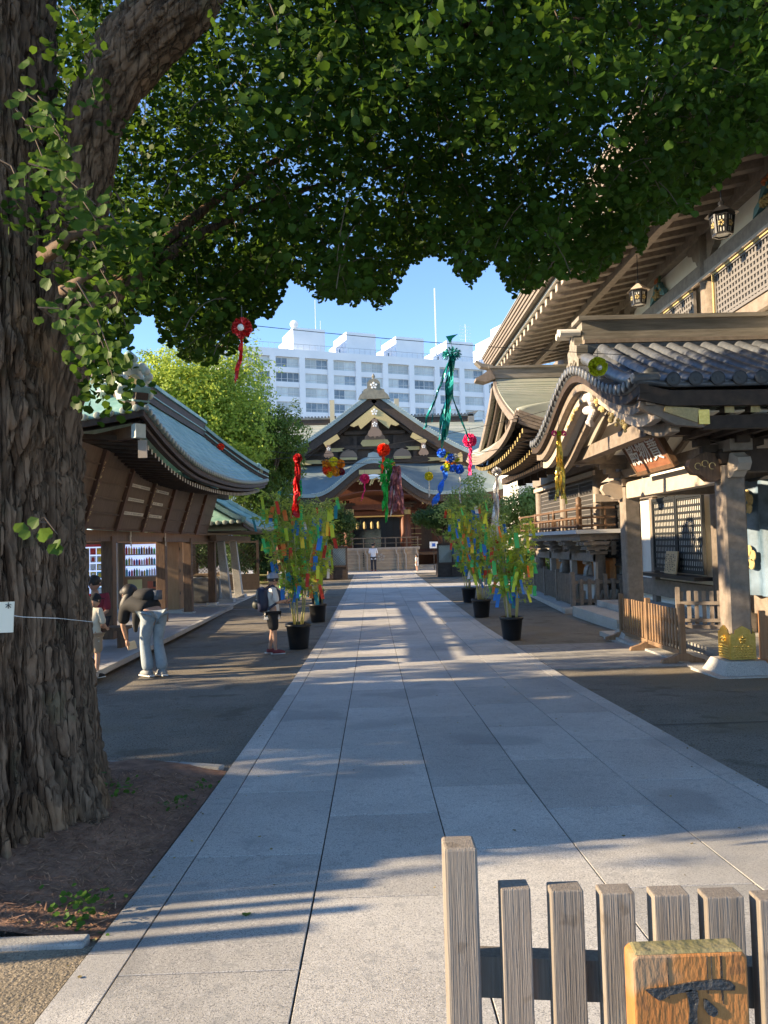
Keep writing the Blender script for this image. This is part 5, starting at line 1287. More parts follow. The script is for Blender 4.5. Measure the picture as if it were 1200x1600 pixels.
# crest of the gable: stepped ornament
oo = MB(); oo.prism([(a_*.70, b_*.62) for a_, b_ in [(-1.45,-.6),(-1.3,-.2),(-1.0,.1),(-.95,.35),(-.62,.5),(-.58,1.1),(-.38,1.4),(0,1.5),(.38,1.4),(.58,1.1),(.62,.5),(.95,.35),(1.0,.1),(1.3,-.2),(1.45,-.6)]], (MX, 49.0, 11.4), (1, 0, 0), (0, 0, 1), (0, .35, 0))
ob_ = oo.build('ridge_end_ornament', mat('weathered_bronze', (.15,.14,.11), .6, (.25,.23,.17), 4), mh); crest(MX, 48.98, 11.88, .16, whitep, ob_); MB().lathe([(.08,0),(.06,.1),(.12,.2),(.02,.38)], (MX, 49.15, 12.3), 8).build('finial', bpy.data.materials['weathered_bronze'], ob_)
MB().beam([(MX, 49.3, 11.6), (MX, 57.5, 11.6)], .5, .4).build('gable_ridge', broof, mh)
# great roof behind
for i in range(16):
    v0, v1 = i/16, (i+1)/16
    MB().grid(lambda u, v, v0=v0, v1=v1: (-7.4+16.0*u, 51.2+6.6*(v0+(v1-v0)*v), 7.0+3.9*(v0+(v1-v0)*v)**1.2+.04*(1-v)), 1, 1, (0, 0, .05)).build('roof_course', patina_g if i > 3 else broof, mh)
MB().box(-7.2, 7.75, 57.5, 58.2, 10.75, 11.15).build('ridge', wood_d, mh); MB().box(-7.2, 7.85, 57.4, 58.3, 11.15, 11.27).build('ridge', wood_w, mh)
for i in range(60): MB().box(-7.1+i*.25, -6.97+i*.25, 57.35, 58.3, 11.27, 11.38).build('ridge_tile', tile, mh)
MB().prism([(0,-.9),(.5,-.9),(.45,.1),(.8,.45),(.3,.35),(0,.3)], (7.45, 57.4, 11.1), (1, 0, 0), (0, 0, 1), (0, .8, 0)).build('ridge_end_ornament', wood_w, mh)
for x in (-2.75, 2.1): MB().box(x-.17, x+.17, 57.2, 57.5, 10.9, 12.55).build('ridge_billet', mat('gilt_timber', (.42,.36,.24), .6) if 'gilt_timber' not in bpy.data.materials else bpy.data.materials['gilt_timber'], mh)
# lower front roof with undulating centre
def le(x):
    t = (x-.2)/3.75; a = abs(t)
    return 4.72+(2.02*(.5+.5*math.cos(PI*min(1, a))) if a < 1 else 0)+.30*max(0, (abs(x-.8)-5.2)/2.3)**2
def lowr(u, v):
    x = -6.9+15.6*u; e = le(x); return (x, 46.9+v*3.6, e+(7.02-e)*(v**.9))
MB().grid(lowr, 120, 12, (0, 0, .06)).build('lower_roof', mat('aged_copper_shaded', (.13,.175,.19), .5, (.19,.235,.24), 1.2, bump=.08), mh, True)  # copper darkened to stand for the shade lying on this roof
X_ = np.linspace(-6.9, 8.7, 110)
MB().beam([(x, 46.88, le(x)+.02) for x in X_], .25, .22).build('edge_tiles', broof, mh)
for i in range(74):
    x = -3.6+i*.104; z = le(x); MB().bar((x, 46.72, z+.13), (x, 47.5, z+.20), .045, .05).build('edge_roll', whit if i % 2 else patina_l, mh)
MB().beam([(x, 46.95, le(x)-.30) for x in X_], .2, .42).build('fascia', wood_d, mh); MB().beam([(x, 47.2, le(x)-.62) for x in X_ if abs(x-.2) < 3.9], .15, .22).build('fascia', wood_b, mh)
for k in range(3): MB().beam([(x, 46.85+.25*k, le(x)+.18+.09*k) for x in np.linspace(-1.3+.1*k, 1.7-.1*k, 12)], .3, .06).build('karahafu_ridge', broof, mh)
MB().prism([(-.6,0),(-.35,.2),(-.3,.4),(0,.5),(.3,.4),(.35,.2),(.6,0)], (.2, 46.8, 6.85), (1, 0, 0), (0, 0, 1), (0, .3, 0)).build('ridge_end_ornament', broof, mh)
MB().box(-.7, 1.1, 46.80, 46.86, 5.98, 6.25).build('gold_fitting', goldp, mh)
b = MB()
for i in range(30):
    a = i*.21; b.tube([(.2+(i-15)*.13, 47.3, 5.55+.25*math.sin(i*1.3)*math.exp(-((i-15)/12)**2)), (.2+(i-14)*.13, 47.3, 5.75-.2*abs(i-15)/15)], .05, 5)
b.build('dragon_carving', goldp, mh)['kind'] = 'stuff'
MB().grid(lambda u, v: (-6.6+15*u, 47.3+v*4.5, le(-6.6+15*u)*.25+3.35), 24, 1, (0, 0, .05)).build('soffit', wood_r, mh)
for row in range(2):
    x = -6.4
    while x < 8.3:
        if abs(x-.2) > 2.7:
            r_ = MB().box(x-.05, x+.05, 47.15+row*.5, 51, 4.30-row*.25+(le(x)-4.72)*.3, 4.40-row*.25+(le(x)-4.72)*.3).build('rafter', wood_r, mh)
            MB().box(x-.055, x+.055, 47.13+row*.5, 47.149+row*.5, 4.29-row*.25+(le(x)-4.72)*.3, 4.41-row*.25+(le(x)-4.72)*.3).build('rafter_cap', goldp, r_)
        x += .30
# body
MB().box(-7, 9, 53.2, 53.5, 0, 6.2).build('wall', wood_r, mh)
for x, y in ((-6.2, 51.6), (-3.9, 51.6), (-1.65, 50.4), (2.35, 50.4), (4.6, 51.6), (7.2, 51.6), (-1.5, 52.9), (2.2, 52.9)):
    c = MB().lathe([(.21, 0), (.21, 4.6)], (x, y, 0), 12).build('pillar', wood_r, mh, True); MB().lathe([(.22, 0), (.22, .3)], (x, y, 3.6), 12).build('gold_band', goldp, c); MB().lathe([(.22, 0), (.22, .16)], (x, y, .6), 12).build('gold_band', goldp, c)
    MB().box(x-.4, x+.4, y-.3, y+.3, 4.05, 4.2).box(x-.6, x+.6, y-.35, y+.35, 4.25, 4.4).build('bracket_set', wood_d, c)
MB().box(-1.9, 2.6, 50.2, 50.5, 3.95, 4.3).build('lintel', wood_r, mh); MB().box(-6.6, 8.2, 51.5, 51.75, 3.6, 3.9).build('tie_beam', wood_r, mh); MB().box(-1.4, 2.1, 52.7, 52.85, 3.55, 3.9).build('gold_lintel', goldp, mh)
MB().box(-1.35, 2.0, 53.05, 53.19, 1.4, 3.5).build('doorway', darkin, mh)
for i in range(8): MB().box(-1.35+i*.47-.03, -1.35+i*.47+.03, 52.95, 53.04, 1.4, 3.5).build('door_stile', wood_b if i in (0, 7) else blackm, mh)
MB().box(-1.3, .6, 52.9, 52.94, 1.4, 2.7).build('glass_door', mat('dark_glass', (.02,.022,.03), .08), mh)
for x in (-1.0, -.5, .0, .45): MB().lathe([(.10,0),(.13,.1),(.10,.4),(.03,.5)], (x, 52.8, 2.75), 8).build('altar_vessel', goldp, mh)
for x in (2.45, 2.95): MB().box(x, x+.42, 53.0, 53.15, 1.4, 3.6).build('door_leaf', wood_r, mh)
for i in range(6): MB().box(2.43, 3.4, 52.985, 52.999, 1.55+i*.38, 1.60+i*.38).build('gold_stud_row', goldp, mh)
for sx in (-1, 1):
    for k in range(3): MB().box(MX+sx*(3.2+k*1.6)-.6, MX+sx*(3.2+k*1.6)+.6, 53.1, 53.19, 1.3, 3.4).build('side_shutter', wood_b, mh)
MB().box(-1.65, -1.15, 50.0, 50.05, 3.55, 4.0).build('gold_lantern', goldp, mh)
# veranda, steps, offertory front
MB().box(-6.6, 8.2, 50.6, 53.2, .9, 1.1).build('veranda', wood_b, mh)
st_ = MB().box(-5.8, 6.8, 48.9, 50.6, 0, .14).box(-5.4, 6.4, 49.4, 50.6, .14, .28).build('stone_step', granite, mh)
of = thing('offertory_front', 'long plank-fronted offertory enclosure with slanting posts before the main hall', 'offertory box', (.4, 48.6, 0))
for i in range(7): MB().box(-1.95, 2.9, 48.62+.004*(i % 2), 48.70, .06+i*.19, .06+i*.19+.18).build('plank', mat('offertory_plank', (.38,.27,.17), .6, (.48,.36,.24), 2, (1, 4, 8), var=.1) if i == 0 else bpy.data.materials['offertory_plank'], of)
MB().box(-2.05, 3.0, 48.5, 48.85, 1.38, 1.47).build('top_rail', pale_w, of); MB().box(-2.05, 3.0, 48.6, 49.6, 1.30, 1.375).build('lid', pale_w, of)
for x in (-1.95, -.85, -.35, 1.6, 2.1, 2.85):
    MB().beam([(x, 48.5, 0), (x, 48.5, 1.0), (x-.09, 48.5, 1.12), (x-.1, 48.5, 1.34)], .08, .10, (0, 1, 0)).build('slant_post', pale_w, of)
crest(.55, 48.6, .85, .17, pale_w, of)
tb = MB()
for i in range(8): tb.box(-.62, -.55, 48.60, 48.615, .3+i*.11, .37+i*.11)
tb.build('lettering', inkm, of)
rl = MB().box(-2.0, 3.0, 49.6, 49.66, 2.05, 2.11).box(-2.0, 3.0, 49.6, 49.66, 1.72, 1.76).build('railing', wood_o, of)
for i in range(8): MB().box(-2.0+i*.7, -1.94+i*.7, 49.6, 49.66, 1.4, 2.05).build('railing_post', wood_o, of)
# sign board by the right pillar
sb = thing('notice_stand', 'white notice board on a stand right of the offertory enclosure', 'sign', (3.6, 47, 0)); MB().box(3.5, 4.0, 46.95, 47, 1.35, 1.75).build('board', whitep, sb); MB().box(3.72, 3.78, 47, 47.05, 0, 1.4).build('post', wood_d, sb); MB().box(3.65, 3.85, 46.94, 46.948, 1.45, 1.65).build('figure', cols[0], sb)

# ================================================================ APARTMENT BLOCK far behind
ap = thing('apartment_block', 'long white multi-storey apartment block with four rooftop towers behind the shrine', 'building', (0, 150, 0))
AO = Vector((-12, 145, 0)); AD = Vector((38.5, 15, 0)).normalized(); AN = Vector((AD.y, -AD.x, 0)); AT = 38.7
apw = mat('apartment_white', (.72,.74,.77), .8, (.80,.81,.83), .3)
glass = mat('window_glass', (.10,.13,.16), .12, (.30,.34,.36), .5, spec=.8, var=.5); curt = mat('curtained_glass', (.42,.46,.47), .25, (.52,.55,.54), 1.2, var=.2)
wframe = mat('window_frame_white', (.62,.63,.64), .5)
def ab(a0, a1, d0, d1, z0, z1, m=None):
    b = m or MB(); P_ = [AO+AD*a0+AN*d0, AO+AD*a1+AN*d0, AO+AD*a1+AN*d1, AO+AD*a0+AN*d1]      # d along the outward (camera-ward) normal
    if d1 < d0: P_ = P_
    q = [P_[3], P_[2], P_[1], P_[0]]
    return b.hexa([(p.x, p.y, z0) for p in (q[3], q[2], q[1], q[0])] if False else [(p.x, p.y, z0) for p in q[::-1]], [(p.x, p.y, z1) for p in q[::-1]])
AN = -Vector((-AD.y, AD.x, 0))            # toward the camera
ab(-16, 75, 0, -14, 0, AT-.6).build('wall', apw, ap)
ab(-16.2, 75.2, .55, 0, AT-1.5, AT).build('parapet', apw, ap)
BAY = 5.68; nb0, nb1 = -2, 11; off0 = -.6
for i in range(nb0, nb1+1): ab(off0+i*BAY-.55, off0+i*BAY+.55, .55, 0, 0, AT-1.5).build('pier', apw, ap)
FH = 2.78
win0 = None
for r in range(9):
    zt = AT-1.62-r*FH
    ab(-16, 75, .25, 0.0, zt-1.80-.98, zt-1.80).build('spandrel', apw, ap)
    for i in range(nb0, nb1):
        a = off0+i*BAY+.60
        if win0 is None:
            m = MB(); w_ = BAY-1.2
            for k in (0, .5, 1): ab(a+w_*k-.05, a+w_*k+.05, .10, .04, zt-1.8, zt, m)
            for k in (.25, .75): ab(a+w_*k-.03, a+w_*k+.03, .09, .045, zt-1.8, zt, m)
            for z in (zt-.06, zt-1.80, zt-1.22): ab(a, a+w_, .105, .035, z, z+.06, m)
            win0 = m.build('window', wframe, ap); p0_ = ab(a, a+w_, .03, .01, zt-1.8, zt).build('pane', glass, win0); base_ = (a, zt); wn_ = win0
            q0_ = ab(a, a+w_*.5, .045, .032, zt-1.8, zt).build('curtained_pane', curt, win0); q1_ = ab(a+w_*.5, a+w_, .045, .032, zt-1.8, zt).build('curtained_pane', curt, win0)
        else:
            wn_ = win0.copy(); COL.objects.link(wn_); d = AD*(a-base_[0])+Vector((0, 0, zt-base_[1])); wn_.location = d
            p_ = p0_.copy(); COL.objects.link(p_); p_.parent = wn_
            for q_ in (q0_, q1_):
                if random.random() < .62: c_ = q_.copy(); COL.objects.link(c_); c_.parent = wn_
for k, (a, w_, h) in enumerate(((-1.8, 6.4, 4.7), (9.0, 6.2, 4.7), (19.6, 6.2, 4.6), (31.0, 6.2, 4.6), (42.2, 9, 6.5))):
    tw_ = ab(a, a+w_, -1.2, -9, AT-.6, AT+h).build('roof_tower', apw, ap)
    ab(a-.02, a-.002, -5.6, -5.0, AT+1, AT+2.2).build('opening', darkin, tw_)
    ab(a, a+w_*.75, -9.0, -12, AT-.6, AT+h*.8).build('tower_step', apw, tw_)
ab(45, 50, -2, -7, AT+6.5, AT+9.5).build('roof_tower', apw, ap)
MB().lathe([(.02,0),(.7,.1),(.8,.2)], tuple(AO+AD*-1.6+AN*-1+Vector((0, 0, AT+5.3))), 14, 'y').build('satellite_dish', whitep, ap)
rr = MB()
for i in range(80): p = AO+AD*(-16+i*1.13)+AN*.3; rr.bar((p.x, p.y, AT), (p.x, p.y, AT+1.1), .04, .04)
ab(-16, 75, .32, .28, AT+1.05, AT+1.12, rr); rr.build('roof_railing', mat('railing_grey', (.35,.36,.38), .5), ap)
for a, h, r in ((3.3, 11, .07), (4.3, 7, .05), (29.5, 16, .12), (36.5, 9, .05), (17, 4, .05)):
    p = AO+AD*a+AN*-3; o = MB().bar((p.x, p.y, AT), (p.x, p.y, AT+h), r*2, r*2, (0, 1, 0)); 
    if a == 36.5:
        for k in range(5): q = Vector((p.x, p.y, AT+h-.5-k*.7)); o.bar(q-AD*1.3, q+AD*1.3, .05, .05)
    o.build('antenna', whitep, ap)
# ================================================================ POTTED BAMBOOS with paper wishes
sc_ = {n_: mat('paper_'+n_, c, .7) for n_, c in (('blue', (.04,.22,.68)), ('green', (.08,.58,.18)), ('lime', (.60,.72,.06)), ('yellow', (.85,.62,.05)), ('orange', (.88,.22,.05)), ('white', (.72,.72,.72)), ('red', (.65,.05,.03)), ('teal', (.03,.28,.34)))}
bleaf = leafmat('bamboo_leaf', (.24,.37,.05), (.52,.58,.12), trans=.5, scale=1.2)
culmm = mat('bamboo_culm', (.34,.33,.10), .45, (.50,.44,.18), 6)
potm = mat('black_plastic_pot', (.012,.013,.015), .42)
smesh = None
blade = [(0, 0), (.11, .35), (0, 1), (-.11, .35)]
def bamboo(x, y, h, spread, ns, label, seed, lean=0, pr=.225, ph=.43):
    rg = random.Random(seed); g_ = gz(y); t = thing('tanabata_bamboo', label, 'potted bamboo', (x, y, g_), 'potted bamboos hung with coloured paper strips')
    pot = MB().lathe([(pr*.72, 0), (pr*.74, .01), (pr*.93, ph-.05), (pr*1.02, ph-.05), (pr*1.02, ph), (pr*.92, ph), (pr*.88, ph-.06)], (x, y, g_), 28).build('pot', potm, t, True)
    MB().lathe([(.01, ph-.07), (pr*.88, ph-.07)], (x, y, g_), 20).build('potting_soil', soil, pot)
    tips = []; tw = MB(); P, N, D, Z = [], [], [], []
    for i in range(11):
        a = rg.uniform(0, 2*PI); r0 = rg.uniform(.02, .11); r1 = spread*rg.uniform(.35, 1.0); hh = h*rg.uniform(.72, 1.0)
        b0 = Vector((x+r0*math.cos(a), y+r0*math.sin(a), g_+ph-.08)); b1 = b0+Vector((r1*.25*math.cos(a)+lean*.3, r1*.25*math.sin(a), (hh-ph)*.5)); b2 = Vector((x+1.12*r1*math.cos(a)+lean, y+r1*math.sin(a), g_+hh))
        pts = [b0.lerp(b1, k/4) for k in range(4)]+[b1.lerp(b2, k/5)+Vector((0, 0, .05*math.sin(k/5*PI))) for k in range(6)]
        cu = MB().tube(pts, [.011-.0009*k for k in range(10)], 6).build('culm', culmm, t, True)
        for k in range(34):
            f = rg.uniform(.28, 1); j = min(int(f*9), 8); c = pts[j].lerp(pts[j+1], f*9-j) if j < 9 else pts[9]
            an = rg.uniform(0, 2*PI); L = rg.uniform(.10, .34)*(1.15-f*.5); e = c+Vector((math.cos(an)*L, math.sin(an)*L, rg.uniform(-.02, .14)))
            tw.tube([c, e], .002, 3, False); tips.append(e)
            for q in range(11):
                u = rg.uniform(.2, 1.05); p = c.lerp(e, u); d = Vector((math.cos(an)+rg.uniform(-1, 1), math.sin(an)+rg.uniform(-1, 1), rg.uniform(-.9, .5)))
                P.append(p); D.append(d); N.append(Vector((rg.uniform(-1, 1), rg.uniform(-1, 1), rg.uniform(.1, 1)))); Z.append(rg.uniform(.06, .12))
    tw.build('branchlets', culmm, t)['kind'] = 'stuff'
    leaf_cloud('leaves', arr(P), arr(N), arr(D), np.array(Z), bleaf, t, blade)['kind'] = 'stuff'
    rg.shuffle(tips); k = 0
    for e in tips:
        if k >= ns: break
        if e.z < g_+ph+.12: continue
        nm = rg.choice(['blue','green','lime','yellow','orange','white','red','teal','blue','green','lime','green','blue'])
        w, L = rg.uniform(.030, .042), rg.uniform(.17, .27); a = rg.uniform(-.9, .9); tl_ = rg.uniform(-.5, .5); b = MB(); prev = None
        for j in range(4):
            f0, f1 = j/4, (j+1)/4; bow = lambda f: .03*math.sin(f*3+a)
            o_ = lambda f, s_: Vector((s_*w*math.cos(a)+tl_*L*f*.5, s_*w*math.sin(a)+bow(f), -.03-L*f))
            b.hexa([o_(f1,-1), o_(f1,1), o_(f1,1)+Vector((0, .002, 0)), o_(f1,-1)+Vector((0, .002, 0))], [o_(f0,-1), o_(f0,1), o_(f0,1)+Vector((0, .002, 0)), o_(f0,-1)+Vector((0, .002, 0))])
        b.v = [(e.x+p[0], e.y+p[1], e.z+p[2]) for p in b.v]
        s_ = b.build('paper_strip', sc_[nm], t); MB().tube([(e.x, e.y, e.z), (e.x, e.y, e.z-.032)], .0012, 3).build('thread', whitep, s_); k += 1
    return t
bamboo(-1.33, 13.5, 2.75, .62, 125, 'potted bamboo with paper strips beside the boy with the backpack', 1)
bamboo(-1.35, 18.5, 2.9, .55, 70, 'potted bamboo with paper strips, second on the left of the path', 2)
bamboo(-1.75, 24.0, 2.9, .6, 30, 'potted bamboo with paper strips, farthest on the left of the path', 3)
bamboo(2.47, 13.9, 2.15, .50, 85, 'potted bamboo with paper strips, nearest on the right of the path', 4, lean=-.1, pr=.215, ph=.41)
bamboo(2.58, 18.5, 2.75, .72, 125, 'potted bamboo with paper strips, middle one on the right of the path', 5, pr=.235)
bamboo(2.82, 22.8, 2.8, .75, 60, 'potted bamboo with paper strips, farthest on the right of the path', 6)
# ================================================================ DECORATIONS hung on wires over the path
wirem = mat('dark_wire', (.05,.05,.05), .5)
def sag(a, b, s, n=14): a, b = Vector(a), Vector(b); return [a.lerp(b, i/n)-Vector((0, 0, s*4*(i/n)*(1-i/n))) for i in range(n+1)]
def wire_(a, b, s, label, r=.004):
    o = MB().tube(sag(a, b, s), r, 5).build('overhead_wire', wirem, None); return tag(o, label, 'wire', 'wires strung over the court')
wire_(at(250, 492, 8.8), at(985, 555, 8.8), .05, 'highest dark wire crossing the sky from the big tree to the hall')
wire_(at(420, 718, 14), at(860, 640, 14), .12, 'pale wire sloping up in front of the great gable', .005)
wire_(at(420, 705, 18), at(860, 690, 18), .25, 'lower wire crossing in front of the curved roof', .005)
wire_(at(455, 712, 12), at(870, 672, 12), .3, 'thin wire carrying the red tinsel tube at the left', .004)
foil = lambda n_, c, r=.3: mat('foil_'+n_, c, r, metal=.35, island=.35)
fr_, fg_, fgo, fs_, fp_ = foil('red', (.62,.03,.03)), foil('green', (.01,.26,.27)), foil('gold', (.80,.56,.09)), foil('silver', (.66,.65,.65)), foil('purple', (.42,.17,.20))
pk = {n_: mat('tissue_'+n_, c, .85, island=.25) for n_, c in (('pink', (.95,.06,.27)), ('red', (.95,.08,.02)), ('yellow', (.88,.80,.04)), ('blue', (.03,.20,.85)), ('orange', (.85,.35,.02)), ('dred', (.22,.01,.03)), ('lime', (.55,.62,.02)), ('white', (.75,.75,.7)), ('green', (.03,.5,.08)))}
def pompom(c, r, m, par, name='pompom', n=240, squash=1.0):
    P = rand_unit(n); c = Vector(c); Q = P*r*.55*np.array([1, 1, squash])+np.array(c)
    return leaf_cloud(name, Q, rand_unit(n), P+rand_unit(n)*.35, np.full(n, r*.52), m, par, [(-.32, 0), (.32, 0), (.42, 1), (-.42, 1)], .1)
def streamer(pts, w, m, par, name='streamer', strands=1, sp=.0, seed=0):
    rg = random.Random(seed); b = MB(); pts = [Vector(p) for p in pts]
    for s_ in range(strands):
        ph = rg.uniform(0, 6); ox = rg.uniform(-sp, sp); oy = rg.uniform(-sp, sp); prev = None; n = 18; cut = rg.uniform(.85, 1) if strands > 1 else 1
        for i in range(n+1):
            t = i/n*(len(pts)-1)*cut; j = min(int(t), len(pts)-2); c = pts[j].lerp(pts[j+1], t-j)
            a = ph+i*.45; ww = w/2; k = .35+.65*i/n; c = c+Vector((ox*k+math.sin(i*.7+ph)*w*.15, oy*k, 0)); l_ = c-Vector((math.cos(a)*ww, math.sin(a)*ww, 0)); r_ = c+Vector((math.cos(a)*ww, math.sin(a)*ww, 0))
            if prev: b.add([prev[0], prev[1], r_, l_], [(0, 1, 2, 3)])
            prev = (l_, r_)
    return b.build(name, m, par)
def deco(px, py, y, name, label, cat='hanging decoration', hang=.12):
    c = at(px, py, y); t = thing(name, label, cat, tuple(c)); MB().tube([c, c+Vector((0, 0, hang))], .003, 4).build('string', wirem, t); return t, c
# 1 red pinwheel ball under the leaves
t, c = deco(378, 512, 4.05, 'red_paper_ball', 'dark red foil ball with a long tail hanging in front of the leaves')
P = rand_unit(420); Q = P*np.array([1, .8, 1])*.034+np.array(c); leaf_cloud('ball', Q, rand_unit(420), P, np.full(420, .023), fr_, t, [(-.22, 0), (.22, 0), (.16, 1), (-.16, 1)], 0)
MB().ball(c+Vector((.0, -.04, -.01)), .018, 8).build('white_centre', pk['white'], t, True)
streamer([c-Vector((0, 0, .04)), at(376, 555, 4.05), at(366, 602, 4.05)], .018, fr_, t, 'tail', 3, .007, 1)
# 2 teal streamers
t, c = deco(706, 553, 11, 'teal_streamer_bundle', 'long dark teal tinsel streamers hanging against the sky at the centre', hang=.22)
for k in range(60):
    d = Vector(rand_unit(1)[0]); 
P = rand_unit(260); Q = P*np.array([.09, .09, .05])+np.array(c); leaf_cloud('tuft', Q, rand_unit(260), P-np.array([0, 0, .3]), np.full(260, .06), fg_, t, [(-.12, 0), (.12, 0), (.08, 1), (-.08, 1)], 0)
streamer([c, at(703, 600, 11), at(696, 650, 11), at(691, 704, 11)], .055, fg_, t, 'streamer', 6, .06, 2)
streamer([c, at(690, 600, 11), at(668, 652, 11), at(664, 672, 11)], .03, fg_, t, 'streamer', 2, .02, 3); streamer([c, at(684, 610, 11), at(676, 660, 11)], .02, fg_, t, 'streamer', 1, .02, 4)
streamer([c, at(706, 620, 11), at(722, 660, 11), at(733, 690, 11)], .03, fg_, t, 'streamer', 2, .01, 5)
MB().prism([(-.08,.06),(.1,.09),(.02,.03),(-.02,-.05)], c+Vector((0, 0, .20)), (1, 0, 0), (0, 0, 1), (0, .01, 0)).build('bow', fg_, t)
# pompoms
def pom(px, py, y, r, col, tailpts, label, tw_=.02, tm=None, st=2, name='pompom_streamer'):
    t, c = deco(px, py, y, name, label, 'paper pompom', r+.1); pompom(c, r, pk[col], t, 'pompom')
    streamer([c-Vector((0, 0, r*.6))]+[at(*p, y) for p in tailpts], tw_, tm or pk[col], t, 'tail', st, .012, int(px)); return t, c
pom(734, 688, 12, .105, 'pink', [(735, 715), (734, 745)], 'large bright pink pompom with a pink tail, beside the second wing', .055)
pom(570, 748, 16, .10, 'pink', [(570, 765), (565, 783)], 'small pink pompom with two thin tails over the main hall doorway', .025)
pom(670, 744, 16, .09, 'yellow', [(670, 760), (670, 781)], 'small yellow pompom with a pale tail right of the doorway', .03, pk['white'])
pom(718, 733, 14, .085, 'blue', [(719, 755), (718, 775), (720, 790)], 'small blue pompom with a silvery tail beside the blue flower cluster', .025, fs_)
t, c = pom(599, 703, 14, .115, 'red', [(598, 725), (597, 742)], 'scarlet pompom with red and green tails hanging before the gable', .06)
streamer([at(597, 740, 14), at(602, 775, 14), at(598, 800, 14)], .075, pk['green'], t, 'green_tail', 3, .03, 9); streamer([at(602, 740, 14), at(604, 790, 14), at(602, 822, 14)], .05, pk['green'], t, 'green_tail', 3, .03, 11); streamer([at(603, 735, 14), at(605, 790, 14), at(606, 815, 14)], .02, fs_, t, 'silver_tail', 2, .01, 12)
# flower clusters
t, c = deco(520, 730, 14, 'orange_flower_cluster', 'orange and yellow paper flower cluster with a red and a maroon ball', hang=.2)
for px, py, r, col in ((510,725,.085,'orange'),(521,722,.09,'yellow'),(532,725,.08,'orange'),(520,733,.07,'orange'),(515,740,.07,'yellow'),(526,738,.08,'orange'),(511,735,.09,'red'),(533,737,.07,'dred')): pompom(at(px, py, 14), r, pk[col], t, 'paper_flower', 130)
t, c = deco(700, 722, 14, 'blue_flower_cluster', 'blue, yellow and white paper flower cluster with a blue crepe tail', hang=.25)
for px, py, r, col in ((690,708,.085,'blue'),(699,712,.07,'lime'),(703,716,.09,'blue'),(711,714,.06,'white'),(714,718,.05,'lime'),(700,724,.05,'orange'),(708,725,.05,'orange'),(698,730,.08,'lime'),(707,731,.08,'blue'),(693,732,.06,'blue'),(713,733,.05,'white')): pompom(at(px, py, 14), r, pk[col], t, 'paper_flower', 130)
streamer([at(696, 735, 14), at(692, 755, 14), at(684, 775, 14), at(677, 793, 14)], .09, pk['blue'], t, 'tail', 3, .02, 15)
t, c = deco(609, 724, 14.3, 'green_foil_bundle', 'green foil leaves beside gold tinsel over the doorway', hang=.12)
for k in range(4): P = rand_unit(60); leaf_cloud('foil_leaves', P*np.array([.09, .05, .05])+np.array(at(604+(k % 2)*3, 724+k*9, 14.3)), rand_unit(60), P, np.full(60, .08), pk['green'], t, [(-.3, 0), (.3, 0), (.1, 1), (-.1, 1)], .1)
streamer([at(615, 722, 14.3), at(616, 745, 14.3), at(614, 765, 14.3)], .06, fgo, t, 'gold_tinsel', 5, .05, 21)
t, c = deco(619, 728, 14.1, 'mauve_tinsel_curtain', 'full mauve and silver tinsel curtain over the doorway', hang=.16)
streamer([c, at(618, 770, 14.1), at(617, 803, 14.1)], .045, fp_, t, 'tinsel', 26, .17, 23); streamer([c, at(614, 770, 14.1), at(608, 808, 14.1)], .02, fs_, t, 'tinsel', 5, .10, 25)
t, c = deco(465, 716, 12, 'red_tinsel_tube', 'long thin red tinsel tube hanging above the left bamboos', hang=.1)
streamer([c, at(464, 765, 12), at(462, 812, 12)], .075, fr_, t, 'tinsel', 10, .03, 27); pompom(c, .07, fr_, t, 'tuft', 160)
streamer([at(470, 750, 12), at(472, 770, 12), at(462, 792, 12)], .03, foil('bright_green', (.02,.45,.12)), t, 'green_curl', 4, .05, 29)
t, c = deco(776, 738, 14, 'silver_tinsel', 'silver tinsel with brown strands hanging beside the right bamboos', hang=.1)
pompom(c, .09, fs_, t, 'tuft', 160); streamer([c, at(775, 790, 14), at(772, 850, 14)], .03, fs_, t, 'tinsel', 9, .06, 31); streamer([c, at(779, 800, 14)], .02, fp_, t, 'tinsel', 4, .05, 33)
t, c = deco(934, 573, 7.6, 'lime_paper_rosette', 'bright lime green paper rosette by the tiled corner of the porch', hang=.25)
P = rand_unit(420); leaf_cloud('rosette', P*np.array([1, .5, 1])*.045+np.array(c), rand_unit(420), P*np.array([1, .4, 1]), np.full(420, .055), pk['lime'], t, [(-.22, 0), (.22, 0), (.3, 1), (-.3, 1)], 0)
MB().ball(c+Vector((0, -.05, -.02)), .03, 8).build('silver_centre', fs_, t, True); streamer([c, c-Vector((0, 0, .13))], .03, fs_, t, 'tail', 3, .01, 35)
t, c = deco(873, 676, 9.4, 'gold_tinsel_streamer', 'long gold tinsel streamers under a pink flower before the porch', hang=.3)
for px, col in ((866, 'pink'), (873, 'lime'), (881, 'pink')): pompom(at(px, 677, 9.4), .035, pk[col], t, 'paper_flower', 90)
streamer([c, at(873, 730, 9.4), at(872, 785, 9.4)], .03, fgo, t, 'tinsel', 5, .035, 37); streamer([c, at(878, 730, 9.4), at(882, 790, 9.4)], .03, fgo, t, 'tinsel', 4, .03, 39)
t, c = deco(345, 698, 20, 'red_ball', 'small red paper ball on the edge of the green pavilion roof', hang=.05); pompom(c, .09, pk['red'], t, 'ball', 120)
